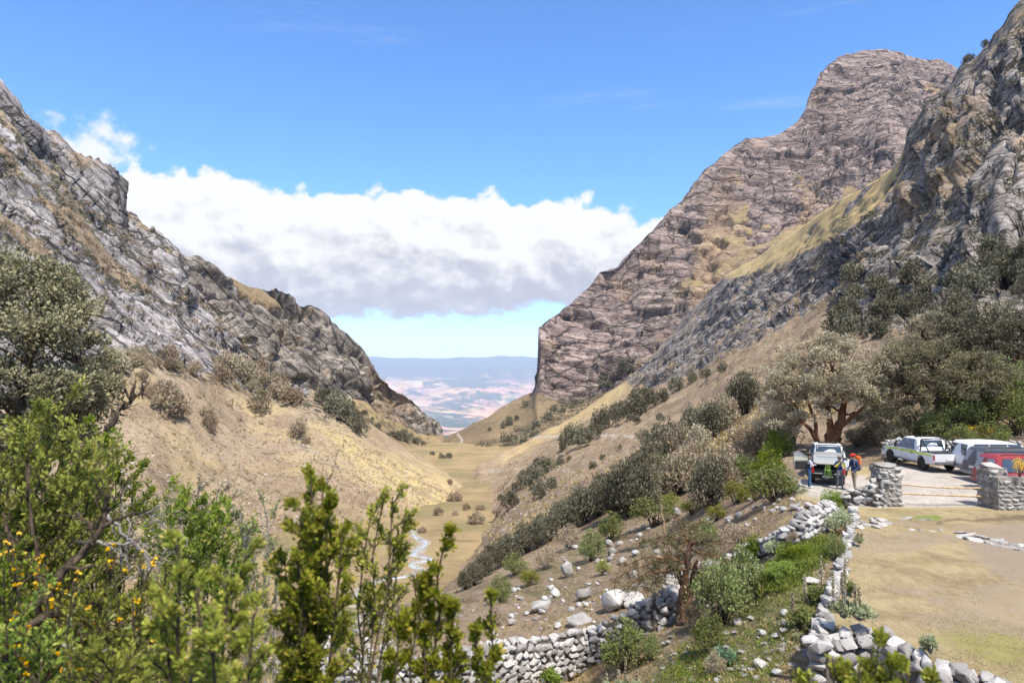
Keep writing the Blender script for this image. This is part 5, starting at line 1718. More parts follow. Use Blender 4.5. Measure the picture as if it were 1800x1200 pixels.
joined_stones('scree', HP[ids], RNG.uniform(0.12, 0.5, (1500, 1)) * np.array([[1, .9, .6]]), M_STONE, 'small boulders and scree over the right slope')
LP = np.empty(len(left_mountain.data.vertices) * 3, np.float32); left_mountain.data.vertices.foreach_get('co', LP); LP = LP.reshape(-1, 3)
LPX = LP[:, 0] / LP[:, 1] * FPX + 900
LPY = HORIZON - (LP[:, 2] - CAM_Z) / LP[:, 1] * FPX
far_ids = np.where((LPX > 180) & (LPX < 830) & (LPY > np.interp(LPX, [180, 330, 560, 830], [660, 670, 735, 880])))[0]
dens = smooth(fbm(LP[far_ids] / 30.0, 3, 0.5, 172), 0.0, 0.3) + 0.1
ids = RNG.choice(far_ids, 800, p=dens / dens.sum())
joined_stones('scree', LP[ids], RNG.uniform(0.12, 1.0, (800, 1)) ** 1.6 * np.array([[1, .9, .6]]), M_STONE, 'pale stones scattered over the left grass slope')

# dry tussocks on the near slope
pl = Plant()
wts = 1 / HP[near_ids, 1] ** 1.5
ids = RNG.choice(near_ids, 9000, p=wts / wts.sum())
nb = 6
base = np.repeat(HP[ids] + RNG.normal(0, .1, (9000, 3)) * np.array([1, 1, 0]), nb, 0)
ln = np.repeat(RNG.uniform(.06, .17, 9000) * (1 + (HP[ids, 1] > 30) * .8), nb) * RNG.uniform(.6, 1.3, 9000 * nb)
pl.leaves(base + RNG.normal(0, .03, base.shape) * np.array([1, 1, 0]), RNG.normal(0, .5, base.shape) + np.array([0, 0, 1.0]), ln, 0.018 + ln * 0.06, np.repeat(RNG.random(9000), nb))
M_STRAW = leaf_mat('dry_grass_blades', (0.25, 0.20, 0.08), (0.52, 0.40, 0.20), 0.35)
o = mesh_obj('grass', pl.leaf_mesh('grass', M_STRAW), kind='stuff')
o['label'] = 'dry straw-coloured tussock grass over the near slope'
# lush grass in the damp hollow and short green turf on the slope below it
HPY = HORIZON - (HP[:, 2] - CAM_Z) / HP[:, 1] * FPX
M_TURF = leaf_mat('green_grass_blades', (0.10, 0.14, 0.025), (0.30, 0.34, 0.07), 0.35)
pl = Plant()
for poly_, cnt, h_ in (([(1330, 1010), (1400, 950), (1450, 940), (1450, 975), (1420, 1000), (1390, 1030), (1340, 1040)], 2600, .17), ([(1120, 1200), (1240, 1120), (1330, 1050), (1440, 1000), (1440, 1090), (1400, 1130), (1330, 1215)], 3000, .07), ([(1150, 1200), (1200, 1120), (1260, 1130), (1250, 1200)], 700, .10)):
    cand = np.where(in_poly(HPX, HPY, poly_) & (HP[:, 1] < 40))[0]
    ids = RNG.choice(cand, cnt)
    base = np.repeat(HP[ids] + RNG.normal(0, .12, (cnt, 3)) * np.array([1, 1, 0]), 5, 0)
    ln = h_ * RNG.uniform(.5, 1.3, len(base))
    pl.leaves(base + RNG.normal(0, .03, base.shape) * np.array([1, 1, 0]), RNG.normal(0, .55, base.shape) + np.array([0, 0, 1.0]), ln, 0.012 + ln * .08, np.repeat(RNG.random(cnt), 5))
o = mesh_obj('grass', pl.leaf_mesh('grass', M_TURF), kind='stuff')
o['label'] = 'green grass in the damp hollow and on the slope below the lawn wall'
# tussocks over the far slopes, larger
for nm, src, ok_, cnt, lb in (('grass', HP, np.where((HP[:, 1] > 70) & (HP[:, 1] < 500) & (HPX > 820) & (HPX < 1480) & (HP[:, 2] < 18))[0], 5000, 'dry tussocks over the right slope'),
                              ('grass', LP, np.where((LPX > 150) & (LPX < 830) & (LPY > np.interp(LPX, [150, 330, 560, 830], [660, 670, 735, 880])))[0], 6000, 'dry tussocks over the left slope')):
    pl = Plant()
    ids = RNG.choice(ok_, cnt)
    nb = 5
    base = np.repeat(src[ids], nb, 0)
    ln = RNG.uniform(.25, .75, cnt * nb)
    pl.leaves(base + RNG.normal(0, .15, base.shape) * np.array([1, 1, 0]), RNG.normal(0, .6, base.shape) + np.array([0, 0, 1.0]), ln, ln * 0.5, np.repeat(RNG.random(cnt), nb))
    o = mesh_obj(nm, pl.leaf_mesh(nm, M_STRAW), kind='stuff')
    o['label'] = lb

# short worn grass on the lawn
pl = Plant()
cnt = 9000
pa, pb = RNG.uniform(1440, 1860, cnt * 2), RNG.uniform(900, 1230, cnt * 2)
ok_ = in_poly(pa, pb, LAWN); pa, pb = pa[ok_][:cnt], pb[ok_][:cnt]
aa, bb = ray(pa, pb)
base = at(pa, pb, (0.02 - CAM_Z) / bb)
base = base[fbm(base / 1.1, 3, .5, 153) > -0.12]
base = np.repeat(base, 4, 0)
ln = RNG.uniform(.02, .05, len(base))
pl.leaves(base + RNG.normal(0, .04, base.shape) * np.array([1, 1, 0]), RNG.normal(0, 1.0, base.shape) + np.array([0, 0, .5]), ln, ln * .3, np.clip(RNG.normal(.6, .25, len(base)), 0, 1), up=1.5)
o = mesh_obj('grass', pl.leaf_mesh('grass', leaf_mat('worn_grass_blades', (0.29, 0.235, 0.115), (0.44, 0.37, 0.20), 0.45)), kind='stuff')
o['label'] = 'short worn dry grass on the lawn'

# ---- stream on the valley floor
def ribbon(name, pts, width, mat, lift, taper=0.4):
    q = [on_level(a_, b_, -52.0) for a_, b_ in pts]
    q = np.array([[v.x, v.y] for v in q])
    s = np.concatenate([[0], np.cumsum(np.hypot(*np.diff(q, axis=0).T))])
    ss = np.linspace(0, s[-1], 160)
    c = np.stack([pchip(s, q[:, 0], ss), pchip(s, q[:, 1], ss)], -1)
    t = np.gradient(c, axis=0); t /= np.linalg.norm(t, axis=1, keepdims=True)
    nrm = np.stack([-t[:, 1], t[:, 0]], -1)
    wv = width * (0.7 + 0.5 * fbm(np.stack([ss / 5, ss * 0, ss * 0], -1), 3, .5, 181))[:, None]
    V = np.stack([c + nrm * wv * f for f in (-1, -.5, 0, .5, 1)], 1)
    Z = np.array([[ground_z(x, y, valley_floor) for x, y in row[2:3]] for row in V])
    Z = np.repeat(Z, 5, 1) + lift + np.array([-.12, .05, .08, .05, -.12])[None]
    P_ = np.concatenate([V, Z[..., None]], -1)
    return mesh_obj(name, fast_mesh(name, P_.reshape(-1, 3), grid_faces(160, 5), mat, True), kind='structure')


m, n, b = new_mat('stream_water')
nz = n.noise(n.pos(), 0.9, 5, 0.7)
finish(n, b, n.mix(n.step(nz, 0.38, 0.55), (0.16, 0.18, 0.19), (0.42, 0.44, 0.45)), 0.15, n.bump(nz, 0.4, 0.3), 0.6)
mg = ground_mat('river_gravel', (0.22, 0.185, 0.14), (0.34, 0.295, 0.24), [])
gb = ribbon('gravel_bar', [(612, 1070), (626, 1052), (633, 1038), (650, 1029), (668, 1020), (690, 1016), (712, 1012), (734, 1007), (740, 1000), (728, 993), (740, 986), (748, 980), (732, 975), (738, 966), (746, 956), (736, 947), (726, 938), (735, 928)], 3.2, mg, 0.05)
gb['label'] = 'pale gravel bed along the stream'
st = ribbon('stream', [(622, 1056), (630, 1047), (633, 1038), (647, 1030), (663, 1021), (684, 1018), (707, 1015), (730, 1010), (744, 1003), (730, 997), (722, 992), (745, 987), (757, 982), (740, 979), (726, 975), (733, 968), (745, 961), (748, 954), (732, 947), (726, 940)], 1.0, m, 0.16)
st['label'] = 'pale braided stream winding over the valley floor'
st2 = ribbon('stream', [(700, 977), (712, 974), (727, 972), (736, 967)], 0.7, m, 0.17)
st2['label'] = 'short side channel of the stream'

cobbles = []
for k in range(420):
    a_, b_ = random.gauss(710, 34), random.uniform(935, 1040)
    v = on_level(a_, b_, -52.0)
    cobbles.append(np.array([v.x, v.y, ground_z(v.x, v.y, valley_floor) + .02]))
joined_stones('stream_stones', cobbles, RNG.uniform(0.10, 0.45, (420, 1)) * np.array([[1, .9, .5]]), M_STONE, 'pale cobbles along the stream bed')

peb = []
for k in range(700):
    a_, b_ = random.uniform(1400, 1800), random.uniform(800, 905)
    if in_poly(np.array(a_), np.array(b_), PARKING):
        v = on_level(a_, b_, 0.0); peb.append(np.array([v.x, v.y, 0.0]))
joined_stones('gravel', peb, RNG.uniform(0.015, 0.07, (len(peb), 1)) ** 1.1 * np.array([[1, .9, .6]]), M_STONE, 'loose stones on the parking ground')


# ================================================================== vehicles
def paint(name, col, rough=0.35, metal=0.0, dust=0.35):
    m, n, b = new_mat(name)
    p = n.pos()
    d = n.noise(p, 2.2, 5, 0.65)
    sep = n.node('ShaderNodeSeparateXYZ'); n.put(sep.inputs[0], p)
    low = n.step(sep.outputs[2], 1.1, 0.25, 0.15, 1.0)        # road dust clings to the lower panels
    f = n.math('MULTIPLY', n.math('MULTIPLY', low, n.step(d, 0.3, 0.65, 0.35, 1.0)), dust)
    finish(n, b, n.mix(f, col, (0.34, 0.29, 0.23)), n.math('MULTIPLY_ADD', f, 0.5, rough), None, 0.5, metal)
    return m


def plain(name, col, rough=0.6, spec=0.3, metal=0.0):
    m, n, b = new_mat(name)
    nz = n.noise(n.obj(), 6.0, 4, 0.6)
    finish(n, b, n.mix(n.step(nz, 0.3, 0.7), tuple(x * 0.85 for x in col), tuple(min(1, x * 1.12) for x in col)), rough, None, spec, metal)
    return m


C_WHITE = paint('white_paint', (0.72, 0.72, 0.72)); C_SILVER = paint('silver_paint', (0.52, 0.52, 0.53), 0.3, 0.3); C_DARK = paint('dark_grey_paint', (0.085, 0.09, 0.10), 0.3, 0.2); C_RED = paint('red_paint', (0.30, 0.028, 0.035), 0.3); C_PALE = paint('champagne_paint', (0.34, 0.325, 0.29), 0.35, 0.2)
C_GREYL = paint('two_tone_grey', (0.20, 0.195, 0.19), 0.4)
M_GLASS = plain('tinted_glass', (0.045, 0.055, 0.065), 0.06, 0.9); M_GLASSL = plain('sky_tinted_glass', (0.16, 0.20, 0.26), 0.05, 1.0); M_BLACK = plain('black_plastic', (0.02, 0.02, 0.022), 0.6); M_TYRE = plain('tyre_rubber', (0.045, 0.04, 0.036), 0.85, 0.1); M_RIM = plain('alloy_rim', (0.36, 0.34, 0.31), 0.4, 0.5, 0.6)  # M_GLASSL has the sky's reflection painted into its pale blue base colour
M_LAMP = plain('red_tail_lamp', (0.45, 0.02, 0.02), 0.2, 0.6); M_AMBER = plain('amber_lamp', (0.75, 0.28, 0.03), 0.2, 0.6); M_PLATE = plain('white_plate', (0.7, 0.7, 0.66), 0.4); M_STRIPE = plain('yellow_green_stripe', (0.55, 0.70, 0.05), 0.45); M_TRIM = plain('dark_cabin_trim', (0.03, 0.03, 0.032), 0.8); M_CHROME = plain('grey_metal_rack', (0.22, 0.22, 0.23), 0.4, 0.5, 0.5)
M_CLEAR = bpy.data.materials.new('clear_glass'); M_CLEAR.use_nodes = True
_n = NT(M_CLEAR.node_tree); _b = M_CLEAR.node_tree.nodes['Principled BSDF']
finish(_n, _b, (0.75, 0.85, 0.82), 0.04, None, 0.6); _b.inputs['Alpha'].default_value = 0.35


class Body:
    """outline in the side view (x forward, z up), spread across the width with inward-leaning glasshouse"""
    def __init__(self, hw, belt, roof, lean=0.16):
        self.hw, self.belt, self.roof, self.lean = hw, belt, roof, lean

    def w(self, z):
        t = min(max((z - self.belt) / (self.roof - self.belt), 0), 1)
        low = 0.03 * max(0, 1 - z / 0.45)
        return self.hw - self.lean * t - low

    def shell(self, outline, skip=(), edge=0.05):
        """outline: closed list (x, z), counter-clockwise; skip: indices of segments left open"""
        bm = bmesh.new()
        n = len(outline)
        cx = sum(p[0] for p in outline) / n; cz = sum(p[1] for p in outline) / n
        rows = []
        for f in (-1, -0.90, 0, 0.90, 1):
            r = []
            for (x, z) in outline:
                k = edge if abs(f) == 1 else 0
                dx, dz = cx - x, cz - z
                L = math.hypot(dx, dz) or 1
                xx, zz = x + dx / L * k, z + dz / L * k
                y = f * self.w(zz)
                if f == 0:
                    xx += 0.03 * (1 if x > cx else -1) * (abs(x - cx) > 1.2); zz += 0.02 * (zz > self.belt)
                r.append(bm.verts.new((xx, y, zz)))
            rows.append(r)
        for a in range(4):
            for i in range(n):
                if i in skip and a in (1, 2):
                    continue
                j = (i + 1) % n
                bm.faces.new((rows[a][i], rows[a][j], rows[a + 1][j], rows[a + 1][i]))
        f0 = bm.faces.new(rows[0]); f1 = bm.faces.new(rows[4][::-1])
        bmesh.ops.recalc_face_normals(bm, faces=bm.faces)
        bmesh.ops.triangulate(bm, faces=[f0, f1])
        me = bpy.data.meshes.new('body'); bm.to_mesh(me); bm.free()
        for p in me.polygons:
            p.use_smooth = False
        return me

    def side_panel(self, pts, side, proud=0.012, thick=0.012):
        """panel (window, stripe, lamp) on a flank"""
        bm = bmesh.new()
        o = [bm.verts.new((x, side * (self.w(z) + proud), z)) for x, z in pts]
        i = [bm.verts.new((x, side * (self.w(z) + proud - thick - 0.03), z)) for x, z in pts]
        n = len(pts)
        bm.faces.new(o); bm.faces.new(i[::-1])
        for k in range(n):
            bm.faces.new((o[k], i[k], i[(k + 1) % n], o[(k + 1) % n]))
        bmesh.ops.recalc_face_normals(bm, faces=bm.faces)
        me = bpy.data.meshes.new('panel'); bm.to_mesh(me); bm.free()
        return me

    def cross_panel(self, x0, z0, x1, z1, y0=-0.84, y1=0.84, proud=0.02, out=1):
        """panel across the width between two outline points (windscreen, rear window); y0, y1 are fractions of the half width"""
        bm = bmesh.new()
        L = math.hypot(x1 - x0, z1 - z0); nx, nz = (z1 - z0) / L * out, -(x1 - x0) / L * out
        V = []
        for pr in (proud, -0.02):
            V.append([bm.verts.new((x + nx * pr, f * self.w(z), z + nz * pr)) for x, z, f in ((x0, z0, y0), (x0, z0, y1), (x1, z1, y1), (x1, z1, y0))])
        bm.faces.new(V[0]); bm.faces.new(V[1][::-1])
        for k in range(4):
            bm.faces.new((V[0][k], V[1][k], V[1][(k + 1) % 4], V[0][(k + 1) % 4]))
        bmesh.ops.recalc_face_normals(bm, faces=bm.faces)
        me = bpy.data.meshes.new('panel'); bm.to_mesh(me); bm.free()
        return me


def put(name, me, mat, parent):
    me.materials.clear(); me.materials.append(mat)
    return mesh_obj(name, me, parent)


def bevel_box(name, lo, hi, mat, parent, bev=0.03):
    bm = bmesh.new()
    bmesh.ops.create_cube(bm, size=1.0)
    for v in bm.verts:
        v.co = Vector([lo[k] + (v.co[k] + 0.5) * (hi[k] - lo[k]) for k in range(3)])
    if bev:
        bmesh.ops.bevel(bm, geom=list(bm.edges), offset=bev, segments=2, affect='EDGES', clamp_overlap=True)
    me = bpy.data.meshes.new(name); bm.to_mesh(me); bm.free()
    return put(name, me, mat, parent)


def lathe(prof, n=20):
    """profile [(r, y)] turned round the y axis"""
    bm = bmesh.new()
    rings = [[bm.verts.new((r * math.cos(2 * math.pi * k / n), y, r * math.sin(2 * math.pi * k / n))) for k in range(n)] for r, y in prof]
    for a, b_ in zip(rings[:-1], rings[1:]):
        for k in range(n):
            bm.faces.new((a[k], a[(k + 1) % n], b_[(k + 1) % n], b_[k]))
    bm.faces.new(rings[0][::-1]); bm.faces.new(rings[-1])
    bmesh.ops.recalc_face_normals(bm, faces=bm.faces)
    me = bpy.data.meshes.new('wheel'); bm.to_mesh(me); bm.free()
    for p in me.polygons:
        p.use_smooth = True
    return me


def wheel(parent, x, y, r, wd=0.22):
    s = 1 if y > 0 else -1
    e = empty('wheel', (x, y, r), 0, parent)
    put('tyre', lathe([(r * .62, -wd / 2), (r * .93, -wd / 2), (r, -wd * .3), (r, wd * .3), (r * .93, wd / 2), (r * .62, wd / 2)]), M_TYRE, e)
    put('rim', lathe([(r * .2, -s * wd * .36), (r * .56, -s * wd * .40), (r * .64, -s * wd * .2), (r * .64, s * wd * .40), (r * .58, s * wd * .46), (r * .50, s * wd * .30), (r * .16, s * wd * .36), (r * .08, s * wd * .44)], 16), M_RIM, e)


def arch(x, r, n=7):
    """wheel-arch points, front to back along the sill"""
    return [(x + r * math.cos(math.pi * k / (n - 1)), 0.36 + r * math.sin(math.pi * k / (n - 1))) for k in range(n)]


def car_root(name, label, loc, heading, cat='car'):
    e = empty(name, loc, math.atan2(heading[1], heading[0]))
    tag(e, label, cat)
    return e


def suv(name, label, loc, heading, L, hw, H, mat, glass_back, rear=0.92, low_mat=None, rails=True, cat='car'):
    """estate-shaped off-roader; x = 0 at the tail, forward positive"""
    e = car_root(name, label, loc, heading, cat)
    belt, r = 0.56 * H, 0.36
    B = Body(hw, belt, H, 0.17)
    fx, rx = L - 0.86, 0.95
    out = [(0.05, 0.42), (0.0, 0.62), (0.03, belt), (0.22, H - 0.16), (0.36, H - 0.03), (1.6, H), (L * .52, H - 0.04), (L * .60, H - 0.14), (L * .725, belt + 0.08), (L - 0.28, belt - 0.10), (L - 0.05, belt - 0.24), (L, 0.55), (L - 0.06, 0.36)]
    out += arch(fx, 0.44) + arch(rx, 0.44)
    put('body', B.shell(out[::-1]), mat, e)
    g = put('rear_window', B.cross_panel(0.045, belt + 0.05, 0.20, H - 0.17, -0.86, 0.86, 0.012, -1), glass_back, e)
    put('windscreen', B.cross_panel(L * .715, belt + 0.10, L * .607, H - 0.15, -0.9, 0.9, 0.012, 1), M_GLASS, e)
    xs = [0.36, 1.30, 2.25, L * .685]
    for sd in (-1, 1):
        for a, b_ in zip(xs[:-1], xs[1:]):
            hi = H - 0.13
            t0 = a + (0.14 if a == xs[0] else 0.05); t1 = b_ - (0.05 if b_ != xs[-1] else L * 0.085)
            put('side_window', B.side_panel([(a + 0.03, belt + 0.04), (b_ - 0.03, belt + 0.04), (t1, hi), (t0, hi)], sd), M_GLASS, e)
        put('tail_lamp', B.side_panel([(0.02, belt - 0.30), (0.24, belt - 0.30), (0.26, belt - 0.02), (0.05, belt - 0.02)], sd, 0.008), M_LAMP, e)
        bevel_box('door_handle', (1.62, sd * (hw + .005) - .015, belt - 0.12), (1.80, sd * (hw + .005) + .015, belt - 0.08), mat, e, 0.006)
        bevel_box('mirror', (L * .66, sd * (hw + .12) - .1, belt + 0.02), (L * .69 + .08, sd * (hw + .12) + .06, belt + 0.20), mat, e, 0.03)
        put('sill', B.side_panel([(1.45, 0.30), (L - 1.36, 0.30), (L - 1.36, 0.44), (1.45, 0.44)], sd, 0.02), low_mat or M_BLACK, e)
        if rails:
            pl = Plant(); pl.tube([(0.5, sd * (hw - .24), H + 0.0), (0.6, sd * (hw - .24), H + 0.06), (2.3, sd * (hw - .24), H + 0.06), (2.45, sd * (hw - .24), H - 0.01)], 0.02, 0.02, 6)
            mesh_obj('roof_rail', pl.wood_mesh('roof_rail', M_BLACK), e)
    bevel_box('rear_bumper', (-0.10, -hw + 0.02, 0.36), (0.16, hw - 0.02, 0.60), low_mat or mat, e, 0.05)
    bevel_box('front_bumper', (L - 0.16, -hw + 0.02, 0.32), (L + 0.06, hw - 0.02, 0.56), mat, e, 0.05)
    bevel_box('number_plate', (-0.022, -0.24, 0.68), (0.03, 0.24, 0.82), M_PLATE, e, 0.004)
    for x in (fx, rx):
        for sd in (-1, 1):
            wheel(e, x, sd * (hw - 0.13), r)
    return e


def pickup(name, label, loc, heading):
    """double-cab pickup with roll bar; x = 0 at the tail"""
    e = car_root(name, label, loc, heading, 'pickup truck')
    L, hw, H, belt = 5.25, 0.90, 1.78, 1.08
    B = Body(hw, belt, H, 0.16)
    out = [(0.03, 0.55), (0.0, 1.06), (1.52, 1.06), (1.60, 1.30), (1.68, H - 0.08), (1.86, H), (2.9, H), (3.08, H - 0.06), (3.72, belt + 0.06), (4.95, belt - 0.12), (5.18, belt - 0.30), (5.25, 0.62), (5.18, 0.42)]
    fx, rx = 4.32, 1.22
    out += [(x, z + 0.06) for x, z in arch(fx, 0.46)] + [(x, z + 0.06) for x, z in arch(rx, 0.46)]
    put('body', B.shell(out[::-1]), C_WHITE, e)
    put('windscreen', B.cross_panel(3.69, belt + 0.08, 3.12, H - 0.08, -0.9, 0.9, 0.012, 1), M_GLASS, e)
    put('rear_window', B.cross_panel(1.605, belt + 0.22, 1.675, H - 0.10, -0.82, 0.82, 0.02, -1), M_GLASS, e)
    for sd in (-1, 1):
        put('side_window', B.side_panel([(1.86, belt + 0.05), (2.58, belt + 0.05), (2.58, H - 0.09), (1.94, H - 0.09)], sd), M_GLASSL, e)
        put('side_window', B.side_panel([(2.66, belt + 0.05), (3.52, belt + 0.05), (3.02, H - 0.09), (2.66, H - 0.09)], sd), M_GLASSL, e)
        put('stripe', B.side_panel([(0.25, 0.93), (1.62, 0.93), (1.62, 1.03), (0.25, 1.03)], sd, 0.006), M_STRIPE, e)
        put('stripe', B.side_panel([(1.70, 0.95), (4.75, 0.90), (4.75, 0.98), (1.70, 1.05)], sd, 0.006), M_STRIPE, e)
        for x in (2.02, 2.95):
            bevel_box('door_handle', (x, sd * (hw + .005) - .015, 0.90), (x + .16, sd * (hw + .005) + .015, 0.94), M_BLACK, e, 0.006)
        bevel_box('mirror', (3.42, sd * (hw + .13) - .1, belt + 0.02), (3.56, sd * (hw + .13) + .07, belt + 0.22), M_BLACK, e, 0.03)
        pl = Plant(); pl.tube([(1.75, sd * (hw - .02), 0.50), (1.8, sd * (hw + .06), 0.46), (3.65, sd * (hw + .06), 0.46), (3.7, sd * (hw - .02), 0.50)], 0.035, 0.035, 8)
        mesh_obj('side_step', pl.wood_mesh('side_step', M_CHROME), e)
        put('tail_lamp', B.side_panel([(0.01, 0.72), (0.10, 0.72), (0.10, 1.0), (0.02, 1.0)], sd, 0.008), M_LAMP, e)
        put('headlamp', B.side_panel([(4.85, 0.74), (5.17, 0.70), (5.12, 0.84), (4.80, 0.90)], sd, 0.008), M_GLASSL, e)
        pl = Plant(); pl.tube([(0.55, sd * (hw - .1), 1.06), (1.25, sd * (hw - .14), H - 0.10), (1.40, sd * (hw - .16), H - 0.02), (1.48, sd * (hw - .16), 1.1)], 0.035, 0.035, 8)
        mesh_obj('roll_bar', pl.wood_mesh('roll_bar', M_BLACK), e)
    pl = Plant(); pl.tube([(1.38, -(hw - .16), H - 0.02), (1.36, 0, H + 0.02), (1.38, (hw - .16), H - 0.02)], 0.035, 0.035, 8)
    mesh_obj('roll_bar', pl.wood_mesh('roll_bar', M_BLACK), e)
    bevel_box('light_bar', (2.2, -0.55, H + 0.02), (2.38, 0.55, H + 0.09), M_BLACK, e, 0.02)
    bevel_box('bed_cover', (0.10, -hw + 0.08, 1.062), (1.48, hw - 0.08, 1.085), M_BLACK, e, 0.01)
    bevel_box('rear_bumper', (-0.10, -hw + 0.04, 0.48), (0.10, hw - 0.04, 0.64), M_CHROME, e, 0.03)
    bevel_box('front_bumper', (5.12, -hw + 0.04, 0.36), (5.34, hw - 0.04, 0.62), C_WHITE, e, 0.05)
    bevel_box('number_plate', (-0.03, -0.22, 0.70), (0.02, 0.22, 0.84), M_PLATE, e, 0.004)
    for x in (fx, rx):
        for sd in (-1, 1):
            wheel(e, x, sd * (hw - 0.13), 0.385, 0.25)
    return e


def ground_point(px_, py_):
    p = on_level(px_, py_, 0.0)
    return Vector((p.x, p.y, 0.0))


def at_px(px_, D):
    return Vector((float(ray(px_, 700)[0]) * D, D, 0.0))


# red, dark and white cars side by side, tails towards the gate
hd = Vector((0.985, -0.06, 0)).normalized()
suv('parked_car', 'dusty red off-road estate car parked nearest behind the right gate pillar', at_px(1724, 33.4), hd, 4.45, 0.85, 1.72, C_RED, M_GLASSL)
suv('parked_car', 'dusty dark grey off-road car parked between the red and the white car', at_px(1706, 35.8), hd, 4.6, 0.90, 1.78, C_DARK, M_GLASSL, low_mat=C_GREYL)
suv('parked_car', 'white off-road car with grey lower body parked beside the pickup truck', at_px(1679, 38.3), hd, 4.8, 0.93, 1.86, C_WHITE, M_GLASS, low_mat=C_GREYL, rails=False)
# white pickup at the back, nose to the left
ph = Vector((-0.03, 1.0, 0)).normalized()
pickup('pickup_truck', 'white double-cab pickup truck with a yellow-green stripe by the roadside wall', at_px(1668, 38.4), ph)
# second pickup in front of the hatchback, seen from behind
pickup('pickup_truck', 'white pickup truck with a striped flank parked in front of the open hatchback', at_px(1463, 40.4) + Vector((0, 0, -0.60)), Vector((0.30, 0.95, 0)).normalized())

# hatchback with its tailgate up and a front door open, seen from behind
hb_loc = at_px(1453, 34.6)
hh_ = Vector((0.42, 0.91, 0)).normalized()
e = car_root('hatchback', 'pale estate car with its tailgate raised and driver door open', hb_loc, hh_)
L, hw, H, belt = 4.1, 0.80, 1.46, 0.90
B = Body(hw, belt, H, 0.15)
out = [(0.04, 0.40), (0.0, 0.56), (0.05, 0.60), (0.26, H - 0.05), (0.5, H), (1.7, H), (2.3, H - 0.05), (3.0, belt + 0.06), (3.85, belt - 0.14), (4.08, 0.55), (4.04, 0.34)]
out += [(x, z - 0.04) for x, z in arch(3.3, 0.38)] + [(x, z - 0.04) for x, z in arch(0.78, 0.38)]
rev = out[::-1]
skip = [k for k in range(len(rev)) if {rev[k], rev[(k + 1) % len(rev)]} == {(0.05, 0.60), (0.26, H - 0.05)}]
put('body', B.shell(rev, skip), C_PALE, e)
# lined luggage space, open to the rear
bm = bmesh.new()
cz = [(-0.64, 0.62), (0.64, 0.62), (0.56, 1.36), (-0.56, 1.36)]
r0 = [bm.verts.new((0.08 + (0.17 if z > 1 else 0), y, z)) for y, z in cz]; r1 = [bm.verts.new((1.15, y, z)) for y, z in cz]
for k in range(4):
    bm.faces.new((r0[k], r0[(k + 1) % 4], r1[(k + 1) % 4], r1[k]))
bm.faces.new(r1)
me = bpy.data.meshes.new('boot_lining'); bm.to_mesh(me); bm.free()
put('boot_lining', me, M_TRIM, e)
bevel_box('seat_back', (0.95, -0.60, 0.62), (1.12, 0.60, 1.08), M_TRIM, e, 0.04)
for y in (-0.35, 0.35):
    bevel_box('headrest', (0.98, y - .13, 1.10), (1.08, y + .13, 1.26), M_TRIM, e, 0.03)
tg = empty('tailgate', (0.30, 0, H - 0.02), 0, e)
tgb = Body(0.66, 9, 10, 0)
bm = bmesh.new()
outer = [(-0.66, 0, 0), (0.66, 0, 0), (0.63, -1.0, 0.10), (0.5, -1.08, 0.06), (-0.5, -1.08, 0.06), (-0.63, -1.0, 0.10)]
inner = [(-0.50, -0.14, 0.015), (0.50, -0.14, 0.015), (0.47, -0.58, 0.06), (0.40, -0.60, 0.06), (-0.40, -0.60, 0.06), (-0.47, -0.58, 0.06)]
def tgpt(p, off):                                   # (across, along the gate, camber) -> raised gate, hinged at the roof
    al = R(14)
    x = p[1] * math.cos(al) - (p[2] + off) * math.sin(al)
    z = -p[1] * math.sin(al) * 0.25 + (p[2] + off) * math.cos(al)
    return (x, p[0], z)
ro = [bm.verts.new(tgpt(p, 0.03)) for p in outer]; ri = [bm.verts.new(tgpt(p, 0.03)) for p in inner]
uo = [bm.verts.new(tgpt(p, -0.03)) for p in outer]; ui = [bm.verts.new(tgpt(p, -0.03)) for p in inner]
for k in range(6):
    j = (k + 1) % 6
    bm.faces.new((ro[k], ro[j], ri[j], ri[k])); bm.faces.new((uo[k], ui[k], ui[j], uo[j])); bm.faces.new((ro[k], uo[k], uo[j], ro[j])); bm.faces.new((ri[k], ri[j], ui[j], ui[k]))
bmesh.ops.recalc_face_normals(bm, faces=bm.faces)
me = bpy.data.meshes.new('gate_panel'); bm.to_mesh(me); bm.free()
put('gate_panel', me, C_PALE, tg)
bm = bmesh.new(); bm.faces.new([bm.verts.new(tgpt(p, 0.0)) for p in inner])
me = bpy.data.meshes.new('gate_glass'); bm.to_mesh(me); bm.free()
put('gate_glass', me, M_CLEAR, tg)
tg.rotation_euler = (0, R(-22), 0)
for sd in (-1, 1):
    put('tail_lamp', B.side_panel([(0.02, 0.60), (0.16, 0.58), (0.20, 0.90), (0.12, 0.90)], sd, 0.012), M_LAMP, e)
    bevel_box('tail_lamp', (0.0, sd * 0.70 - .07, 0.60), (0.10, sd * 0.70 + .07, 0.88), M_LAMP, e, 0.02)
    for a, b_, c, d in ((0.42, 1.02, 1.02, 0.56), (1.08, 1.9, 1.9, 1.1), (1.96, 2.86, 2.36, 1.96)):
        put('side_window', B.side_panel([(a, belt + 0.04), (b_, belt + 0.04), (c, H - 0.10), (d, H - 0.10)], sd), M_GLASS, e)
put('windscreen', B.cross_panel(2.95, belt + 0.1, 2.34, H - 0.08, -0.88, 0.88, 0.012, 1), M_GLASS, e)
bevel_box('rear_bumper', (-0.10, -hw + 0.01, 0.34), (0.14, hw - 0.01, 0.57), M_BLACK, e, 0.05)
bevel_box('number_plate', (-0.112, -0.24, 0.40), (-0.09, 0.24, 0.50), M_PLATE, e, 0.003)
for x in (3.3, 0.78):
    for sd in (-1, 1):
        wheel(e, x, sd * (hw - 0.11), 0.31, 0.19)
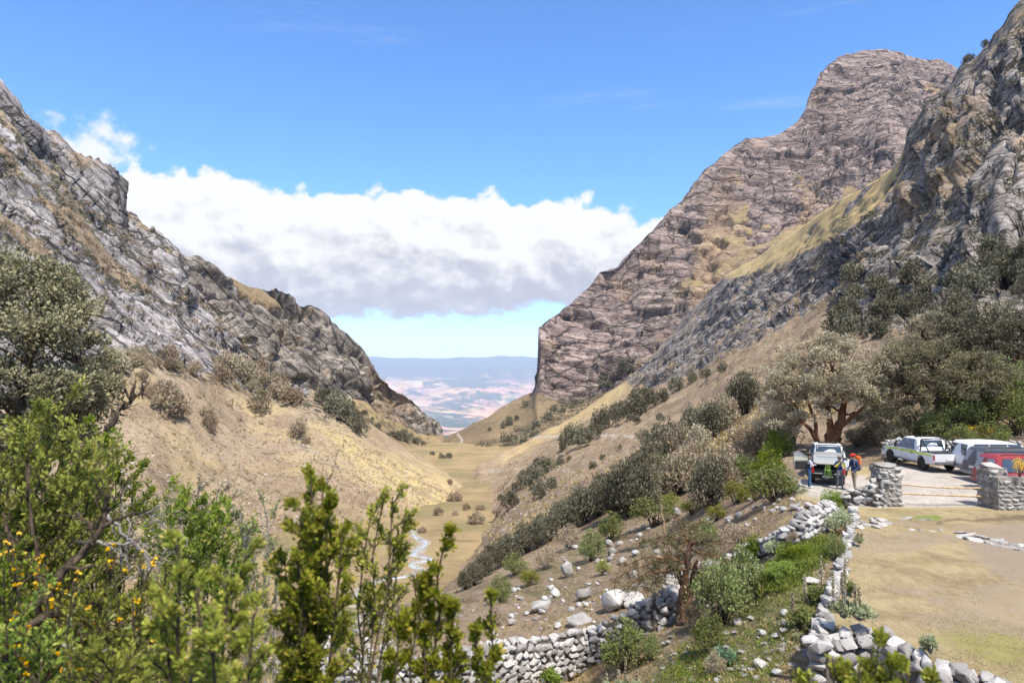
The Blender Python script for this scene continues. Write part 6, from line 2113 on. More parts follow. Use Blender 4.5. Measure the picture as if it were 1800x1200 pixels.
# driver's door, swung out on the left
dr = empty('door', (2.62, hw - 0.02, 0), R(-62) + math.pi, e)
prof = [(0.0, 0.40), (1.0, 0.38), (1.02, 0.92), (0.0, 0.92)]
bm = bmesh.new()
a = [bm.verts.new((x, 0.04, z)) for x, z in prof]; b_ = [bm.verts.new((x, -0.05, z)) for x, z in prof]
bm.faces.new(a); bm.faces.new(b_[::-1])
for k in range(4):
    bm.faces.new((a[k], b_[k], b_[(k + 1) % 4], a[(k + 1) % 4]))
bmesh.ops.recalc_face_normals(bm, faces=bm.faces)
me = bpy.data.meshes.new('door_panel'); bm.to_mesh(me); bm.free()
put('door_panel', me, C_PALE, dr)
for yy in (0.046, -0.056):
    o = bevel_box('door_card', (0.06, min(yy, yy * 1.25), 0.44), (0.96, max(yy, yy * 1.25), 0.86), M_TRIM, dr, 0.004)
pl = Plant(); pl.tube([(1.0, 0, 0.90), (0.98, 0, 1.34), (0.72, 0, 1.38), (0.05, 0, 0.93)], 0.022, 0.022, 6)
mesh_obj('window_frame', pl.wood_mesh('window_frame', C_PALE), dr)
bm = bmesh.new(); bm.faces.new([bm.verts.new(p) for p in [(0.06, 0, 0.92), (0.98, 0, 0.92), (0.96, 0, 1.33), (0.72, 0, 1.36)]])
me = bpy.data.meshes.new('door_glass'); bm.to_mesh(me); bm.free()
put('door_glass', me, M_CLEAR, dr)

# green rope hanging over the sill of the open boot
pl = Plant()
o0 = hb_loc
fw = hh_; lf = Vector((-hh_.y, hh_.x, 0))
for k in range(11):
    y = -0.02 + random.gauss(0, 0.07)
    pts = [(0.30, y * .6, 0.80 + random.uniform(0, .14)), (0.12, y, 0.95 + random.uniform(-.05, .08)), (-0.06, y, 0.80), (-0.13, y * 1.3 + random.gauss(0, .03), 0.58), (-0.13, y * 1.6 + random.gauss(0, .04), 0.42 + random.uniform(-.04, .08)), (-0.12, y * 1.2 + .03, 0.55), (-0.05, y + .02, 0.78)]
    pl.tube([tuple(o0 + fw * a_ + lf * (b_ + 0.02) + Vector((0, 0, c_))) for a_, b_, c_ in pts], 0.016, 0.016, 5)
m = plain('green_rope_fibre', (0.30, 0.48, 0.10), 0.8)
tag(mesh_obj('climbing_rope', pl.wood_mesh('climbing_rope', m)), 'coil of light green rope hanging out of the open boot', 'rope')

# ================================================================== people
M_SKIN = plain('skin', (0.42, 0.25, 0.17), 0.55); M_NAVY = plain('navy_jacket', (0.025, 0.045, 0.11), 0.8); M_KHAKI = plain('khaki_trousers', (0.27, 0.215, 0.15), 0.85); M_GREYT = plain('grey_trousers', (0.14, 0.135, 0.15), 0.85); M_JEANS = plain('blue_jeans', (0.035, 0.09, 0.17), 0.85)
M_VEST = plain('black_vest', (0.02, 0.02, 0.024), 0.8); M_SLEEVE = plain('pale_grey_sleeves', (0.42, 0.42, 0.44), 0.85); M_HAIR = plain('dark_hair', (0.02, 0.016, 0.013), 0.6); M_BOOT = plain('brown_boots', (0.11, 0.07, 0.045), 0.8); M_REDCAP = plain('red_cloth', (0.55, 0.03, 0.02), 0.8); M_CUFF = plain('yellow_cloth', (0.70, 0.62, 0.05), 0.8); M_ORANGE = plain('orange_nylon', (0.80, 0.16, 0.02), 0.6); M_PACK = plain('grey_nylon', (0.18, 0.17, 0.17), 0.7); M_CAP = plain('dark_cap', (0.035, 0.035, 0.04), 0.8); M_BEANIE = plain('grey_beanie', (0.20, 0.19, 0.18), 0.9)


def person(label, loc, rz, J, cloth, height=1.74, hair=None):
    """J: joint positions for a figure of unit scale facing -Y; one skinned surface, coloured by which limb each face belongs to"""
    names = list(J)
    edges = [('pelvis', 'waist'), ('waist', 'chest'), ('chest', 'neck'), ('neck', 'head'), ('head', 'crown')]
    for s in 'lr':
        edges += [('pelvis', 'hip_' + s), ('hip_' + s, 'knee_' + s), ('knee_' + s, 'ankle_' + s), ('ankle_' + s, 'toe_' + s), ('chest', 'sho_' + s), ('sho_' + s, 'elb_' + s), ('elb_' + s, 'wri_' + s), ('wri_' + s, 'palm_' + s)]
        for f in range(4):
            edges.append(('palm_' + s, 'fin%d_%s' % (f, s)))
        edges.append(('wri_' + s, 'thumb_' + s))
    rad = dict(pelvis=(.15, .11), waist=(.135, .10), chest=(.155, .11), neck=(.055, .055), head=(.078, .092), crown=(.06, .07), hip=(.088, .09), knee=(.06, .062), ankle=(.042, .048), toe=(.042, .032), sho=(.065, .065), elb=(.045, .045), wri=(.031, .031), palm=(.036, .022), fin=(.0095, .0095), thumb=(.011, .011))
    for s in 'lr':
        w_, e_ = Vector(J['wri_' + s]), Vector(J['elb_' + s])
        d = (w_ - e_).normalized(); sd = d.cross(Vector((0, 0, 1)))
        sd = sd.normalized() if sd.length > 0.1 else Vector((1, 0, 0))
        pm = w_ + d * 0.075
        J['palm_' + s] = tuple(pm)
        for f in range(4):
            J['fin%d_%s' % (f, s)] = tuple(pm + d * (0.075 - 0.008 * abs(f - 1.3)) + sd * (f - 1.5) * 0.023 + Vector((0, 0, -0.022)))
        J['thumb_' + s] = tuple(w_ + d * 0.06 - sd * 0.055)
    names = list(J)
    me = bpy.data.meshes.new('person')
    me.from_pydata([J[k] for k in names], [(names.index(a), names.index(b_)) for a, b_ in edges], [])
    o = bpy.data.objects.new('person', me)
    link(o)
    o.modifiers.new('skin', 'SKIN'); o.modifiers.new('sub', 'SUBSURF').levels = 2
    sk = me.skin_vertices[0].data
    for k, nm in enumerate(names):
        key = nm.split('_')[0].rstrip('0123456789')
        sk[k].radius = rad[key]
        sk[k].use_root = nm == 'pelvis'
    bpy.context.view_layer.update()
    ev = o.evaluated_get(bpy.context.evaluated_depsgraph_get())
    nm_ = bpy.data.meshes.new_from_object(ev)
    o.modifiers.clear()
    o.data = nm_
    nm_.name = 'person'
    segs = [(np.array(J[a]), np.array(J[b_]), cloth.get(b_.split('_')[0].rstrip('0123456789'), cloth.get(a.split('_')[0], M_SKIN))) for a, b_ in edges]
    mats = []
    for _, _, mm in segs:
        if mm not in mats:
            mats.append(mm)
    nm_.materials.clear()
    for mm in mats:
        nm_.materials.append(mm)
    ctr = np.empty(len(nm_.polygons) * 3, np.float32); nm_.polygons.foreach_get('center', ctr); ctr = ctr.reshape(-1, 3)
    best = np.full(len(ctr), 9.0); bi = np.zeros(len(ctr), np.int32)
    for a, b_, mm in segs:
        t = np.clip((ctr - a) @ (b_ - a) / (np.dot(b_ - a, b_ - a) + 1e-9), 0, 1)
        d = np.linalg.norm(ctr - a - (b_ - a) * t[:, None], axis=1)
        bi = np.where(d < best, mats.index(mm), bi); best = np.minimum(d, best)
    nm_.polygons.foreach_set('material_index', bi.astype(np.int32))
    nm_.polygons.foreach_set('use_smooth', np.ones(len(ctr), bool))
    k = height / 1.74
    o.scale = (k, k, k)
    o.location = loc
    o.rotation_euler = (0, 0, rz)
    tag(o, label, 'person')
    return o


def face_and_hair(o, J, hat, brim=False, hair=M_HAIR):
    """nose, hair and head covering as children of the figure"""
    hd_ = Vector(J['head']); cr = Vector(J['crown'])
    def blob(name, c, r, mat, cut=None):
        bm = bmesh.new()
        bmesh.ops.create_uvsphere(bm, u_segments=14, v_segments=9, radius=1.0)
        for v in bm.verts:
            v.co = Vector((v.co.x * r[0], v.co.y * r[1], v.co.z * r[2]))
            if cut is not None and v.co.z < cut:
                v.co.z = cut
            v.co += c
        me = bpy.data.meshes.new(name); bm.to_mesh(me); bm.free()
        for p in me.polygons:
            p.use_smooth = True
        return put(name, me, mat, o)
    blob('hair', (hd_ + cr) / 2 + Vector((0, 0.018, 0.005)), (0.098, 0.108, 0.118), hair, -0.045)
    blob('nose', hd_ + Vector((0, -0.102, 0.015)), (0.014, 0.022, 0.02), M_SKIN)
    for s in (-1, 1):
        blob('eye', hd_ + Vector((s * 0.034, -0.088, 0.045)), (0.011, 0.008, 0.008), M_HAIR)
        blob('ear', hd_ + Vector((s * 0.086, 0.01, 0.02)), (0.012, 0.022, 0.032), M_SKIN)
    blob('hat', cr + Vector((0, 0.0, -0.005)), (0.108, 0.118, 0.085), hat, -0.03)
    if brim:
        blob('hat_brim', cr + Vector((0, -0.115, -0.028)), (0.075, 0.085, 0.014), hat)


# man leaning on the hatchback, arms folded, legs crossed, turned towards it
J1 = dict(pelvis=(0, 0, .95), waist=(.02, 0, 1.10), chest=(.05, -.01, 1.32), neck=(.07, -.01, 1.48), head=(.08, -.02, 1.57), crown=(.08, -.015, 1.68),
          hip_l=(.09, 0, .90), knee_l=(.00, -.02, .50), ankle_l=(-.13, -.03, .09), toe_l=(-.14, -.16, .04), hip_r=(-.09, .01, .90), knee_r=(-.05, -.01, .50), ankle_r=(.02, .06, .09), toe_r=(.03, -.08, .04),
          sho_l=(.23, 0, 1.40), elb_l=(.27, -.13, 1.14), wri_l=(.06, -.23, 1.18), sho_r=(-.13, 0, 1.40), elb_r=(-.20, -.13, 1.14), wri_r=(.03, -.24, 1.15))
cl1 = dict(knee=M_JEANS, ankle=M_JEANS, hip=M_JEANS, toe=plain('white_trainers', (0.6, 0.6, 0.58), 0.7), waist=M_VEST, chest=M_VEST, sho=M_VEST, elb=M_SLEEVE, wri=M_SLEEVE, pelvis=M_JEANS)
o = person('person leaning on the open car with folded arms, black vest, grey sleeves and jeans', at_px(1421, 33.9), R(62), dict(J1), cl1, 1.72)
face_and_hair(o, J1, M_CAP, True)
# person drinking or eating, hands raised to the chin, facing the camera
J2 = dict(pelvis=(0, 0, .93), waist=(0, 0, 1.08), chest=(0, 0, 1.30), neck=(0, -.01, 1.45), head=(0, -.03, 1.54), crown=(0, -.025, 1.65),
          hip_l=(.09, 0, .88), knee_l=(.11, -.03, .48), ankle_l=(.12, .02, .09), toe_l=(.13, -.12, .04), hip_r=(-.09, 0, .88), knee_r=(-.10, -.02, .48), ankle_r=(-.13, .02, .09), toe_r=(-.16, -.11, .04),
          sho_l=(.17, 0, 1.37), elb_l=(.25, -.10, 1.13), wri_l=(.09, -.20, 1.33), sho_r=(-.17, 0, 1.37), elb_r=(-.26, -.08, 1.13), wri_r=(-.07, -.20, 1.36))
cl2 = dict(knee=M_GREYT, ankle=M_GREYT, hip=M_GREYT, toe=M_PACK, waist=M_NAVY, chest=M_NAVY, sho=M_NAVY, elb=M_NAVY, wri=M_CUFF, pelvis=M_GREYT)
o = person('person in navy jacket with yellow cuffs raising hands to the mouth behind the open car', at_px(1474, 33.6), R(-8), dict(J2), cl2, 1.66)
face_and_hair(o, J2, M_BEANIE)
# person with red headscarf and orange rucksack, seen from the left side, facing left
J3 = dict(pelvis=(0, 0, .98), waist=(0, .0, 1.13), chest=(0, -.02, 1.36), neck=(0, -.03, 1.51), head=(0, -.055, 1.60), crown=(0, -.04, 1.71),
          hip_l=(.09, 0, .92), knee_l=(.10, -.06, .50), ankle_l=(.10, -.04, .09), toe_l=(.11, -.19, .04), hip_r=(-.09, 0, .92), knee_r=(-.10, .08, .50), ankle_r=(-.10, .14, .09), toe_r=(-.11, 0, .04),
          sho_l=(.19, 0, 1.42), elb_l=(.23, .03, 1.14), wri_l=(.17, -.16, 1.00), sho_r=(-.19, 0, 1.42), elb_r=(-.24, .0, 1.14), wri_r=(-.18, -.22, 1.06))
cl3 = dict(knee=M_KHAKI, ankle=M_KHAKI, hip=M_KHAKI, toe=M_BOOT, waist=M_NAVY, chest=M_NAVY, sho=M_NAVY, elb=M_NAVY, wri=M_NAVY, pelvis=M_KHAKI)
p3 = at_px(1499, 33.0)
o = person('person in navy jacket and khaki trousers with a red headscarf, standing apart on the right', p3, R(-72), dict(J3), cl3, 1.78)
face_and_hair(o, J3, M_REDCAP, True)
# rucksack on the back of that person
e = empty('rucksack', p3 + Vector((0, 0, 0)), R(-72))
bm = bmesh.new()
prof = [(0.10, 1.00, .13), (0.12, 1.10, .15), (0.13, 1.25, .155), (0.12, 1.40, .15), (0.09, 1.52, .12)]
for nm, zz, mt in (('pack_body', None, M_ORANGE),):
    bevel_box('pack_body', (-0.15, 0.13, 1.12), (0.15, 0.36, 1.56), M_ORANGE, e, 0.08)
    bevel_box('pack_base', (-0.15, 0.13, 0.98), (0.15, 0.35, 1.13), M_PACK, e, 0.06)
    bevel_box('pack_lid', (-0.15, 0.10, 1.54), (0.15, 0.37, 1.68), M_ORANGE, e, 0.055)
    bevel_box('side_pocket', (0.14, 0.16, 1.04), (0.20, 0.32, 1.28), M_PACK, e, 0.03)
bm.free()
for sd in (-1, 1):
    pl = Plant(); pl.tube([(sd * .12, .14, 1.50), (sd * .14, .02, 1.53), (sd * .15, -.12, 1.42), (sd * .16, -.12, 1.25), (sd * .15, .12, 1.12)], 0.022, 0.018, 6)
    mesh_obj('shoulder_strap', pl.wood_mesh('shoulder_strap', M_PACK), e)
tag(e, 'bright orange rucksack with grey base worn by the person in the red headscarf', 'rucksack')
# walking pole in the hand
pl = Plant()
q = Matrix.Rotation(R(-72), 3, 'Z')
a_ = q @ Vector((-0.18, -0.36, 1.12)); b_ = q @ Vector((-0.20, -0.42, 0.02))
pl.tube([tuple(p3 + a_), tuple(p3 + (a_ + b_) / 2), tuple(p3 + b_)], 0.014, 0.009, 6)
tag(mesh_obj('walking_pole', pl.wood_mesh('walking_pole', M_CHROME)), 'thin grey walking pole held by the person in the red headscarf', 'pole')


# ================================================================== more shrubs around the walls, the bank and the lawn
for od_, (px_, py_, w_, h_, kd) in ranked([(1683, 752, 90, 60, 'olive'), (1742, 745, 100, 64, 'olive'), (1786, 764, 80, 60, 'olive'), (1640, 772, 60, 40, 'olive'), (1760, 700, 90, 60, 'olive'), (1800, 720, 80, 70, 'olive'), (1715, 712, 80, 50, 'grey'), (1690, 785, 50, 34, 'olive'), (1745, 785, 60, 36, 'olive')]):
    mid_bush(kd, px_, py_, w_, h_, od_ + ' leafy shrub from the left on the bank behind the parked cars', 'olive shrubs behind the parked cars')
for px_, py_, w_, h_, lb in [(1722, 776, 50, 28, 'yellow-flowering shrub on the bank above the white car'), (1650, 790, 26, 18, 'small yellow-flowering shrub over the roadside wall')]:
    mid_bush('flower', px_, py_, w_, h_, lb)
mid_bush('flower', 1792, 838, 30, 30, 'yellow-flowering bush over the masonry wall at the right edge', D=28.6)
for px_, py_, w_, h_, kd, lb in [(1585, 800, 50, 40, 'dark', 'dark shrub at the left end of the roadside wall'), (1560, 792, 40, 36, 'grey', 'grey shrub on the bank by the bend of the road'), (1600, 770, 60, 44, 'grey', 'grey shrub overhanging the roadside wall'), (1540, 780, 50, 40, 'grey', 'grey shrub beyond the bend of the road'),
                                 (1505, 785, 40, 30, 'grey', 'low grey shrub right of the tall tree trunk'), (1620, 700, 80, 60, 'grey', 'grey shrub on the slope between the two big trees'), (1550, 720, 70, 60, 'grey', 'grey shrub behind the tall tree crown'), (1520, 690, 60, 50, 'brush', 'dry shrub high behind the tall tree')]:
    mid_bush(kd, px_, py_, w_, h_, lb)
for k in range(13):
    px_ = random.uniform(1560, 1800); py_ = random.uniform(590, 670)
    mid_bush(random.choice(['dark', 'grey', 'dark']), px_, py_, random.uniform(36, 70), None, 'rough shrub on the overgrown slope under the near cliff', 'shrubs on the slope under the near cliff')
# bank left of the hatchback and along the tumbled wall
for px_, py_, w_, h_, kd, lb in [(1358, 882, 88, 56, 'olive', 'bushy olive shrub with bare stems below the road edge'), (1366, 806, 54, 46, 'green', 'green shrub left of the open car door'), (1350, 842, 60, 46, 'green', 'green shrub on the bank above the dark thicket'), (1310, 846, 56, 40, 'olive', 'olive shrub beside the thicket on the bank'),
                                 (1296, 886, 50, 36, 'yellow', 'yellowish shrub among stones on the bank'), (1414, 874, 26, 14, 'olive', 'small olive shrub at the feet of the leaning person'), (1465, 900, 44, 34, 'green', 'green shrub growing over the top of the tumbled wall'), (1512, 876, 22, 18, 'green', 'small green shrub in front of the stacked stones'), (1476, 942, 46, 42, 'silver', 'silvery-green leafy plant at the upper corner of the lawn wall'),
                                 (1330, 880, 44, 34, 'yellow', 'pale yellow-green shrub left of the olive shrub below the road'), (1260, 915, 40, 26, 'yellow', 'yellow-green shrub below the dark bushes'), (1215, 905, 36, 26, 'yellow', 'pale tussock shrub beside the dark grey boulder'), (1180, 895, 34, 24, 'yellow', 'low pale shrub under the slender tree'),
                                 (1300, 965, 70, 40, 'brush', 'dry dead shrub beside the tumbled wall'), (1240, 960, 60, 40, 'olive', 'thin olive shrub behind the tumbled wall'), (1150, 925, 70, 44, 'olive', 'olive shrub at the edge of the rocky field'), (1075, 950, 56, 40, 'olive', 'olive shrub below the dark belt'), (1040, 985, 50, 44, 'olive', 'thin olive shrub in the middle of the rocky field'),
                                 (960, 1000, 46, 34, 'brush', 'dry shrub under the lower end of the dark belt'), (1000, 965, 50, 36, 'brush', 'dry shrub just below the dark belt'), (905, 1010, 44, 32, 'olive', 'small olive shrub by the lower end of the dark belt'), (880, 1060, 40, 40, 'olive', 'sparse shrub at the left of the rocky field'), (870, 1100, 36, 32, 'brush', 'dry tuft shrub behind the long wall'), (930, 1030, 40, 26, 'yellow', 'pale tussock in the rocky field'), (1060, 1010, 36, 22, 'yellow', 'pale tussock by the upright boulder'),
                                 (1270, 1096, 110, 96, 'olive', 'large straggly olive shrub right of the broken tree'), (1305, 1060, 70, 80, 'olive', 'leggy green shrub between the broken tree and the grass'), (1240, 1060, 60, 60, 'brush', 'dark dry shrub at the foot of the broken tree'), (1215, 1110, 50, 36, 'brush', 'dead brush around the broken trunk'), (1245, 1150, 60, 60, 'olive', 'dark olive shrub with yellow flowers above the blue-green plant'),
                                 (1255, 1186, 40, 34, 'brush', 'dark little shrub beside the blue-green plant'), (1100, 1178, 90, 70, 'olive', 'sparse olive shrub growing in front of the long wall'), (1145, 1160, 40, 40, 'olive', 'thin shrub at the inside of the wall corner'), (1330, 985, 44, 40, 'green', 'bright green clump by the tumbled wall'), (1360, 975, 40, 26, 'silver', 'silvery tuft under the tumbled wall'), (1400, 985, 70, 26, 'green', 'low bright green patch of plants in the damp hollow'),
                                 (1375, 1015, 60, 24, 'green', 'bright green ground plants at the lower edge of the damp hollow'), (1320, 1030, 60, 40, 'silver', 'pale green clump below the damp hollow'), (1470, 985, 34, 40, 'olive', 'olive shrub against the lawn wall'), (1395, 960, 30, 22, 'brush', 'dry grassy clump under the tumbled wall'), (700, 1110, 60, 40, 'brush', 'dry brush on the bank seen between the foreground shrubs'), (600, 1120, 60, 40, 'olive', 'olive brush on the bank behind the main foreground shrub'), (790, 1090, 44, 36, 'olive', 'olive brush on the bank left of the rocky field')]:
    mid_bush(kd, px_, py_, w_, h_, lb)


# ---- rosette plants with tall dry flower spikes
def spike_plant(px_, py_, wpx, spikes, label, leaf=M_SILVER, D=None, tall=0.8):
    hit = place(px_, py_, [hillside])
    p = Vector(at(px_, py_, D)) if D else hit[0]
    s = p.y / FPX
    e = empty('spike_plant', p)
    pl = Plant()
    r = wpx / 2 * s
    for k in range(13):
        c = np.array([RNG.normal(0, r * .38), RNG.normal(0, r * .35), r * (0.5 + RNG.uniform(0, .7) * tall)])
        pl.limb((0, 0, 0), c, 0.02, 0.012, 4, .08, 0, 4)
        n = 90
        pl.leaves(c + RNG.normal(0, r * .16, (n, 3)), rand_dirs(n) + np.array([0, 0, .55]), r * RNG.uniform(.22, .5, n), r * .10, curl=-.1)
    mesh_obj('foliage', pl.leaf_mesh('rosette', leaf), e)
    mesh_obj('stem', pl.wood_mesh('rosette_stem', M_GREYBARK), e)
    for sx_, sy0, sy1 in spikes:
        q = Plant()
        x0 = (sx_ - px_) * s; h0 = (py_ - sy0) * s; h1 = (py_ - sy1) * s
        q.tube([(x0 * .8, 0, h0 * .3), (x0, 0.02, h0), (x0 + .01, 0.02, h1)], 0.018, 0.012, 6)
        n = 260
        t = RNG.random(n)
        q.leaves(np.stack([np.full(n, x0) + RNG.normal(0, .012, n), np.full(n, .02) + RNG.normal(0, .012, n), h0 + (h1 - h0) * t], -1), rand_dirs(n) + np.array([0, 0, .3]), 0.05 * (1.1 - .5 * t), 0.03)
        sp_ = mesh_obj('flower_spike', q.leaf_mesh('flower_spike', M_SPIKE), e)
        mesh_obj('spike_stalk', q.wood_mesh('spike_stalk', M_GREYBARK), sp_)
    tag(e, label, 'plant')


spike_plant(1406, 1102, 44, [(1394, 1080, 1042)], 'green rosette plant with one dry spike on the open grass', M_OLIVE)
spike_plant(1440, 1062, 44, [(1445, 1020, 978), (1416, 1040, 1012)], 'green plant with two pale spikes against the outside of the lawn wall', M_OLIVE)
spike_plant(1484, 1086, 42, [(1466, 1050, 1006), (1482, 1040, 1008), (1486, 1038, 1002), (1488, 1022, 984)], 'silvery plant with four tall spikes on the lawn wall', D=15.6)
spike_plant(1512, 1090, 40, [(1505, 1060, 1030), (1512, 1060, 1034)], 'pale grey-green plant with two thin spikes at the corner of the lawn', D=15.4)
spike_plant(1494, 1042, 26, [], 'small round green plant on the edge of the lawn', M_OLIVE, D=18.3)
spike_plant(1636, 1148, 40, [], 'pale rosette plant on the boulder wall in front of the lawn', D=14.2)
spike_plant(1272, 1172, 44, [], 'blue-green leafy plant near the bottom of the grass slope', M_TEAL)
spike_plant(1403, 1127, 18, [], 'tiny grey-green tuft on the grass below the spiked plant')
spike_plant(1300, 1020, 40, [(1288, 1010, 985)], 'pale green plant with one stout spike below the tumbled wall')
spike_plant(1512, 955, 18, [(1509, 950, 936), (1515, 950, 938)], 'small twin-spiked plant on the upper edge of the lawn', D=23.0)
spike_plant(1482, 912, 20, [(1481, 905, 896)], 'small spiky plant beside the large round boulder', D=26.5)
for sx_, y1, lb in [(1100, 1156, 'tall pale spike standing in front of the long wall'), (1088, 1178, 'shorter pale spike left of the tallest at the bottom edge'), (1120, 1178, 'shorter pale spike right of the tallest at the bottom edge'), (1066, 1184, 'small pale spike at the bottom edge left of the group')]:
    spike_plant(sx_, 1206, 16, [(sx_, 1200, y1)], lb, D=20.0)
spike_plant(965, 1204, 36, [], 'bright green cushion plant at the bottom edge before the long wall', M_GREEN, D=21)
spike_plant(672, 1206, 12, [(672, 1200, 1154)], 'thick woolly spike rising at the bottom edge among the foreground shrubs', D=9.0)


# ================================================================== shrubs right in front of the camera
def leafy(pl, p, frac, n, ll, lw, spread, tint=None, shape=6):
    """leaves round the outer part of a twig given by its points"""
    k = len(p)
    f = RNG.uniform(frac, 1.0, n) * (k - 1)
    i = np.minimum(f.astype(int), k - 2)
    base = p[i] + (p[i + 1] - p[i]) * (f - i)[:, None]
    d = unit(p[i + 1] - p[i])
    rad = rand_dirs(n); rad = unit(rad - d * np.sum(rad * d, 1, keepdims=True))
    sz = RNG.uniform(.65, 1.25, n)
    t = np.clip((tint if tint is not None else 0.45) + RNG.normal(0, .22, n) + 0.25 * (f / (k - 1) - frac) / (1 - frac + 1e-6), 0, 1)
    pl.leaves(base + rad * spread * RNG.random((n, 1)), d * 0.75 + rad * 0.8 + np.array([0, 0, .2]), ll * sz, lw * sz, t, up=0.5, shape=shape, curl=0.10)


def sprig_shrub(label, D, base_px, tips, leaf_len=0.024, twigs=14, leaves=80, bare=0.35, mat=None, spread=0.30, group=None, name='leafy_shrub', thick=0.012, side_len=0.17, fan=0.16, column=True, bark=None):
    """tips: [(px, py, depth offset)] where leading shoots end; side twigs climb along each shoot"""
    gx, gy = float(ray(base_px, 700)[0]) * D, D
    gz = ground_z(gx, gy)
    e = empty(name, (gx, gy, gz))
    o0 = np.array([gx, gy, gz])
    pl = Plant()
    shp = 6 if column else 4                                  # nearest shrubs get fuller leaves
    for tx, ty, dd in tips:
        tip = at(tx, ty, D + dd) - o0
        b0 = np.array([RNG.normal(0, .05), RNG.normal(0, .05), 0])
        t = np.linspace(0, 1, 12)[:, None]
        mid = b0 * .4 + tip * .6 + np.array([0, 0, -0.12 * np.linalg.norm(tip)]) * 0 + RNG.normal(0, .04, 3)
        ax = (1 - t) ** 2 * b0 + 2 * t * (1 - t) * (b0 * np.array([.3, .3, 0]) + tip * np.array([.45, .5, .5])) + t * t * tip
        ax[1:-1] += RNG.normal(0, .012, (10, 3))
        pl.tube(ax, thick, 0.003, 6)
        L = np.linalg.norm(tip)
        leafy(pl, ax, 0.70 if column else 0.86, leaves * 2, leaf_len, leaf_len * .5, 0.014, None, shp)
        for k in range(twigs):
            f = bare + (1 - bare) * (k + RNG.random()) / twigs
            q = ax[int(f * 11)] + (ax[min(int(f * 11) + 1, 11)] - ax[int(f * 11)]) * ((f * 11) % 1)
            an = RNG.uniform(0, 6.28)
            ln = side_len * (1.25 - 0.85 * f) * RNG.uniform(.7, 1.3) * (1 if column else 1.4)
            out = np.array([math.cos(an), math.sin(an), 0]) * fan / 0.16 * ln * 0.55 + np.array([0, 0, ln])
            p = pl.limb(q, q + out, 0.004, 0.0018, 5, .05, 0, 4)
            leafy(pl, p, 0.18, leaves, leaf_len, leaf_len * .5, 0.014, None, shp)
            for _ in range(2):
                s_ = p[2] + 0
                p2 = pl.limb(s_, s_ + out * .5 + RNG.normal(0, ln * .16, 3), 0.0028, 0.0015, 4, .06, 0, 3)
                leafy(pl, p2, 0.15, leaves // 2, leaf_len, leaf_len * .5, 0.013, None, shp)
    mesh_obj('foliage', pl.leaf_mesh(name, mat or M_FORE), e)
    mesh_obj('stem', pl.wood_mesh(name + '_stem', bark or M_DARKBARK), e)
    tag(e, label, 'shrub', group)
    return e


sprig_shrub('tallest bright green leafy shoot in the middle of the foreground', 2.5, 530, [(545, 836, 0), (580, 852, .05), (530, 900, -.06), (566, 915, .06), (600, 945, .02), (500, 975, .03), (548, 930, 0.1)], 0.019, 26, 56, 0.48, side_len=0.14, fan=0.22)
sprig_shrub('foreground shrub with bare branching stems and a leafy tuft leaning right', 2.9, 600, [(690, 872, 0), (712, 905, .1), (652, 905, .05), (672, 890, -.05), (640, 1080, .1), (700, 930, 0)], 0.019, 9, 26, 0.76, side_len=0.16, fan=0.26, thick=0.008)
sprig_shrub('narrow leafy shoot right of centre in the foreground', 2.5, 705, [(786, 926, 0), (762, 1000, .05), (726, 1010, 0), (800, 1070, .05), (700, 1085, -.05)], 0.021, 12, 50, 0.55, side_len=0.10)
sprig_shrub('short leafy shoot in front of the long wall at the bottom', 2.5, 850, [(862, 1048, 0), (835, 1092, 0), (790, 1105, .05), (745, 1130, 0)], 0.022, 10, 40, 0.55, side_len=0.12)
sprig_shrub('broad bright leafy shrub at the bottom left of centre', 2.0, 350, [(312, 945, 0), (400, 1020, .1), (432, 975, .15), (345, 1040, -.1), (285, 1060, 0), (380, 1095, -.2), (445, 1080, 0)], 0.018, 18, 46, 0.42, side_len=0.12, fan=0.24)
sprig_shrub('bright leaf tips rising into the bottom right of the picture', 2.2, 1540, [(1546, 1122, 0), (1462, 1156, 0), (1598, 1180, .05), (1510, 1172, -.05), (1570, 1165, 0), (1420, 1185, 0), (1640, 1190, .1)], 0.022, 9, 46, 0.5, side_len=0.10)
# left mass
sprig_shrub('yellow-green shrub with crooked dark stems at the left edge', 4.6, 60, [(85, 716, 0), (30, 752, .2), (60, 775, -.2), (10, 800, 0), (110, 790, .3), (140, 800, -.2), (-30, 760, 0), (165, 815, 0), (50, 850, -.4), (120, 860, -.3), (0, 880, -.4)], 0.032, 15, 58, 0.62, mat=leaf_mat('pale_yellow_green_leaves', (0.10, 0.12, 0.018), (0.33, 0.33, 0.06), 0.3, 0.4), side_len=0.34, fan=0.26, thick=0.022, column=False)
sprig_shrub('darker green shrub behind the left-edge shrub', 5.4, 190, [(175, 760, 0), (205, 800, .3), (235, 835, 0), (190, 850, -.3), (225, 900, .2), (150, 830, .4)], 0.034, 13, 46, 0.6, mat=M_GREEN, side_len=0.30, fan=0.24, thick=0.018, column=False)
sprig_shrub('dark green rounded shrub above the broad foreground shrub', 8.0, 340, [(290, 868, 0), (325, 885, .3), (355, 900, 0), (380, 925, -.3), (405, 905, .4), (300, 905, -.3), (350, 940, -.4), (420, 950, 0)], 0.05, 12, 46, 0.55, mat=M_GREEN, side_len=0.42, fan=0.26, thick=0.02, column=False)
sprig_shrub('greyish shrub on the bank beyond the dark green one', 10.0, 360, [(345, 868, 0), (375, 875, .3), (400, 890, -.3), (320, 880, .4)], 0.06, 11, 40, 0.5, mat=M_POLY, side_len=0.5, fan=0.3, thick=0.02, column=False)
sprig_shrub('thin reddish-stemmed shrub between the two nearest bright shrubs', 3.6, 450, [(440, 925, 0), (470, 905, .2), (425, 900, 0), (490, 960, .1)], 0.02, 8, 18, 0.6, mat=M_OLIVE, side_len=0.3, fan=0.14, thick=0.008, bark=M_GREYBARK)
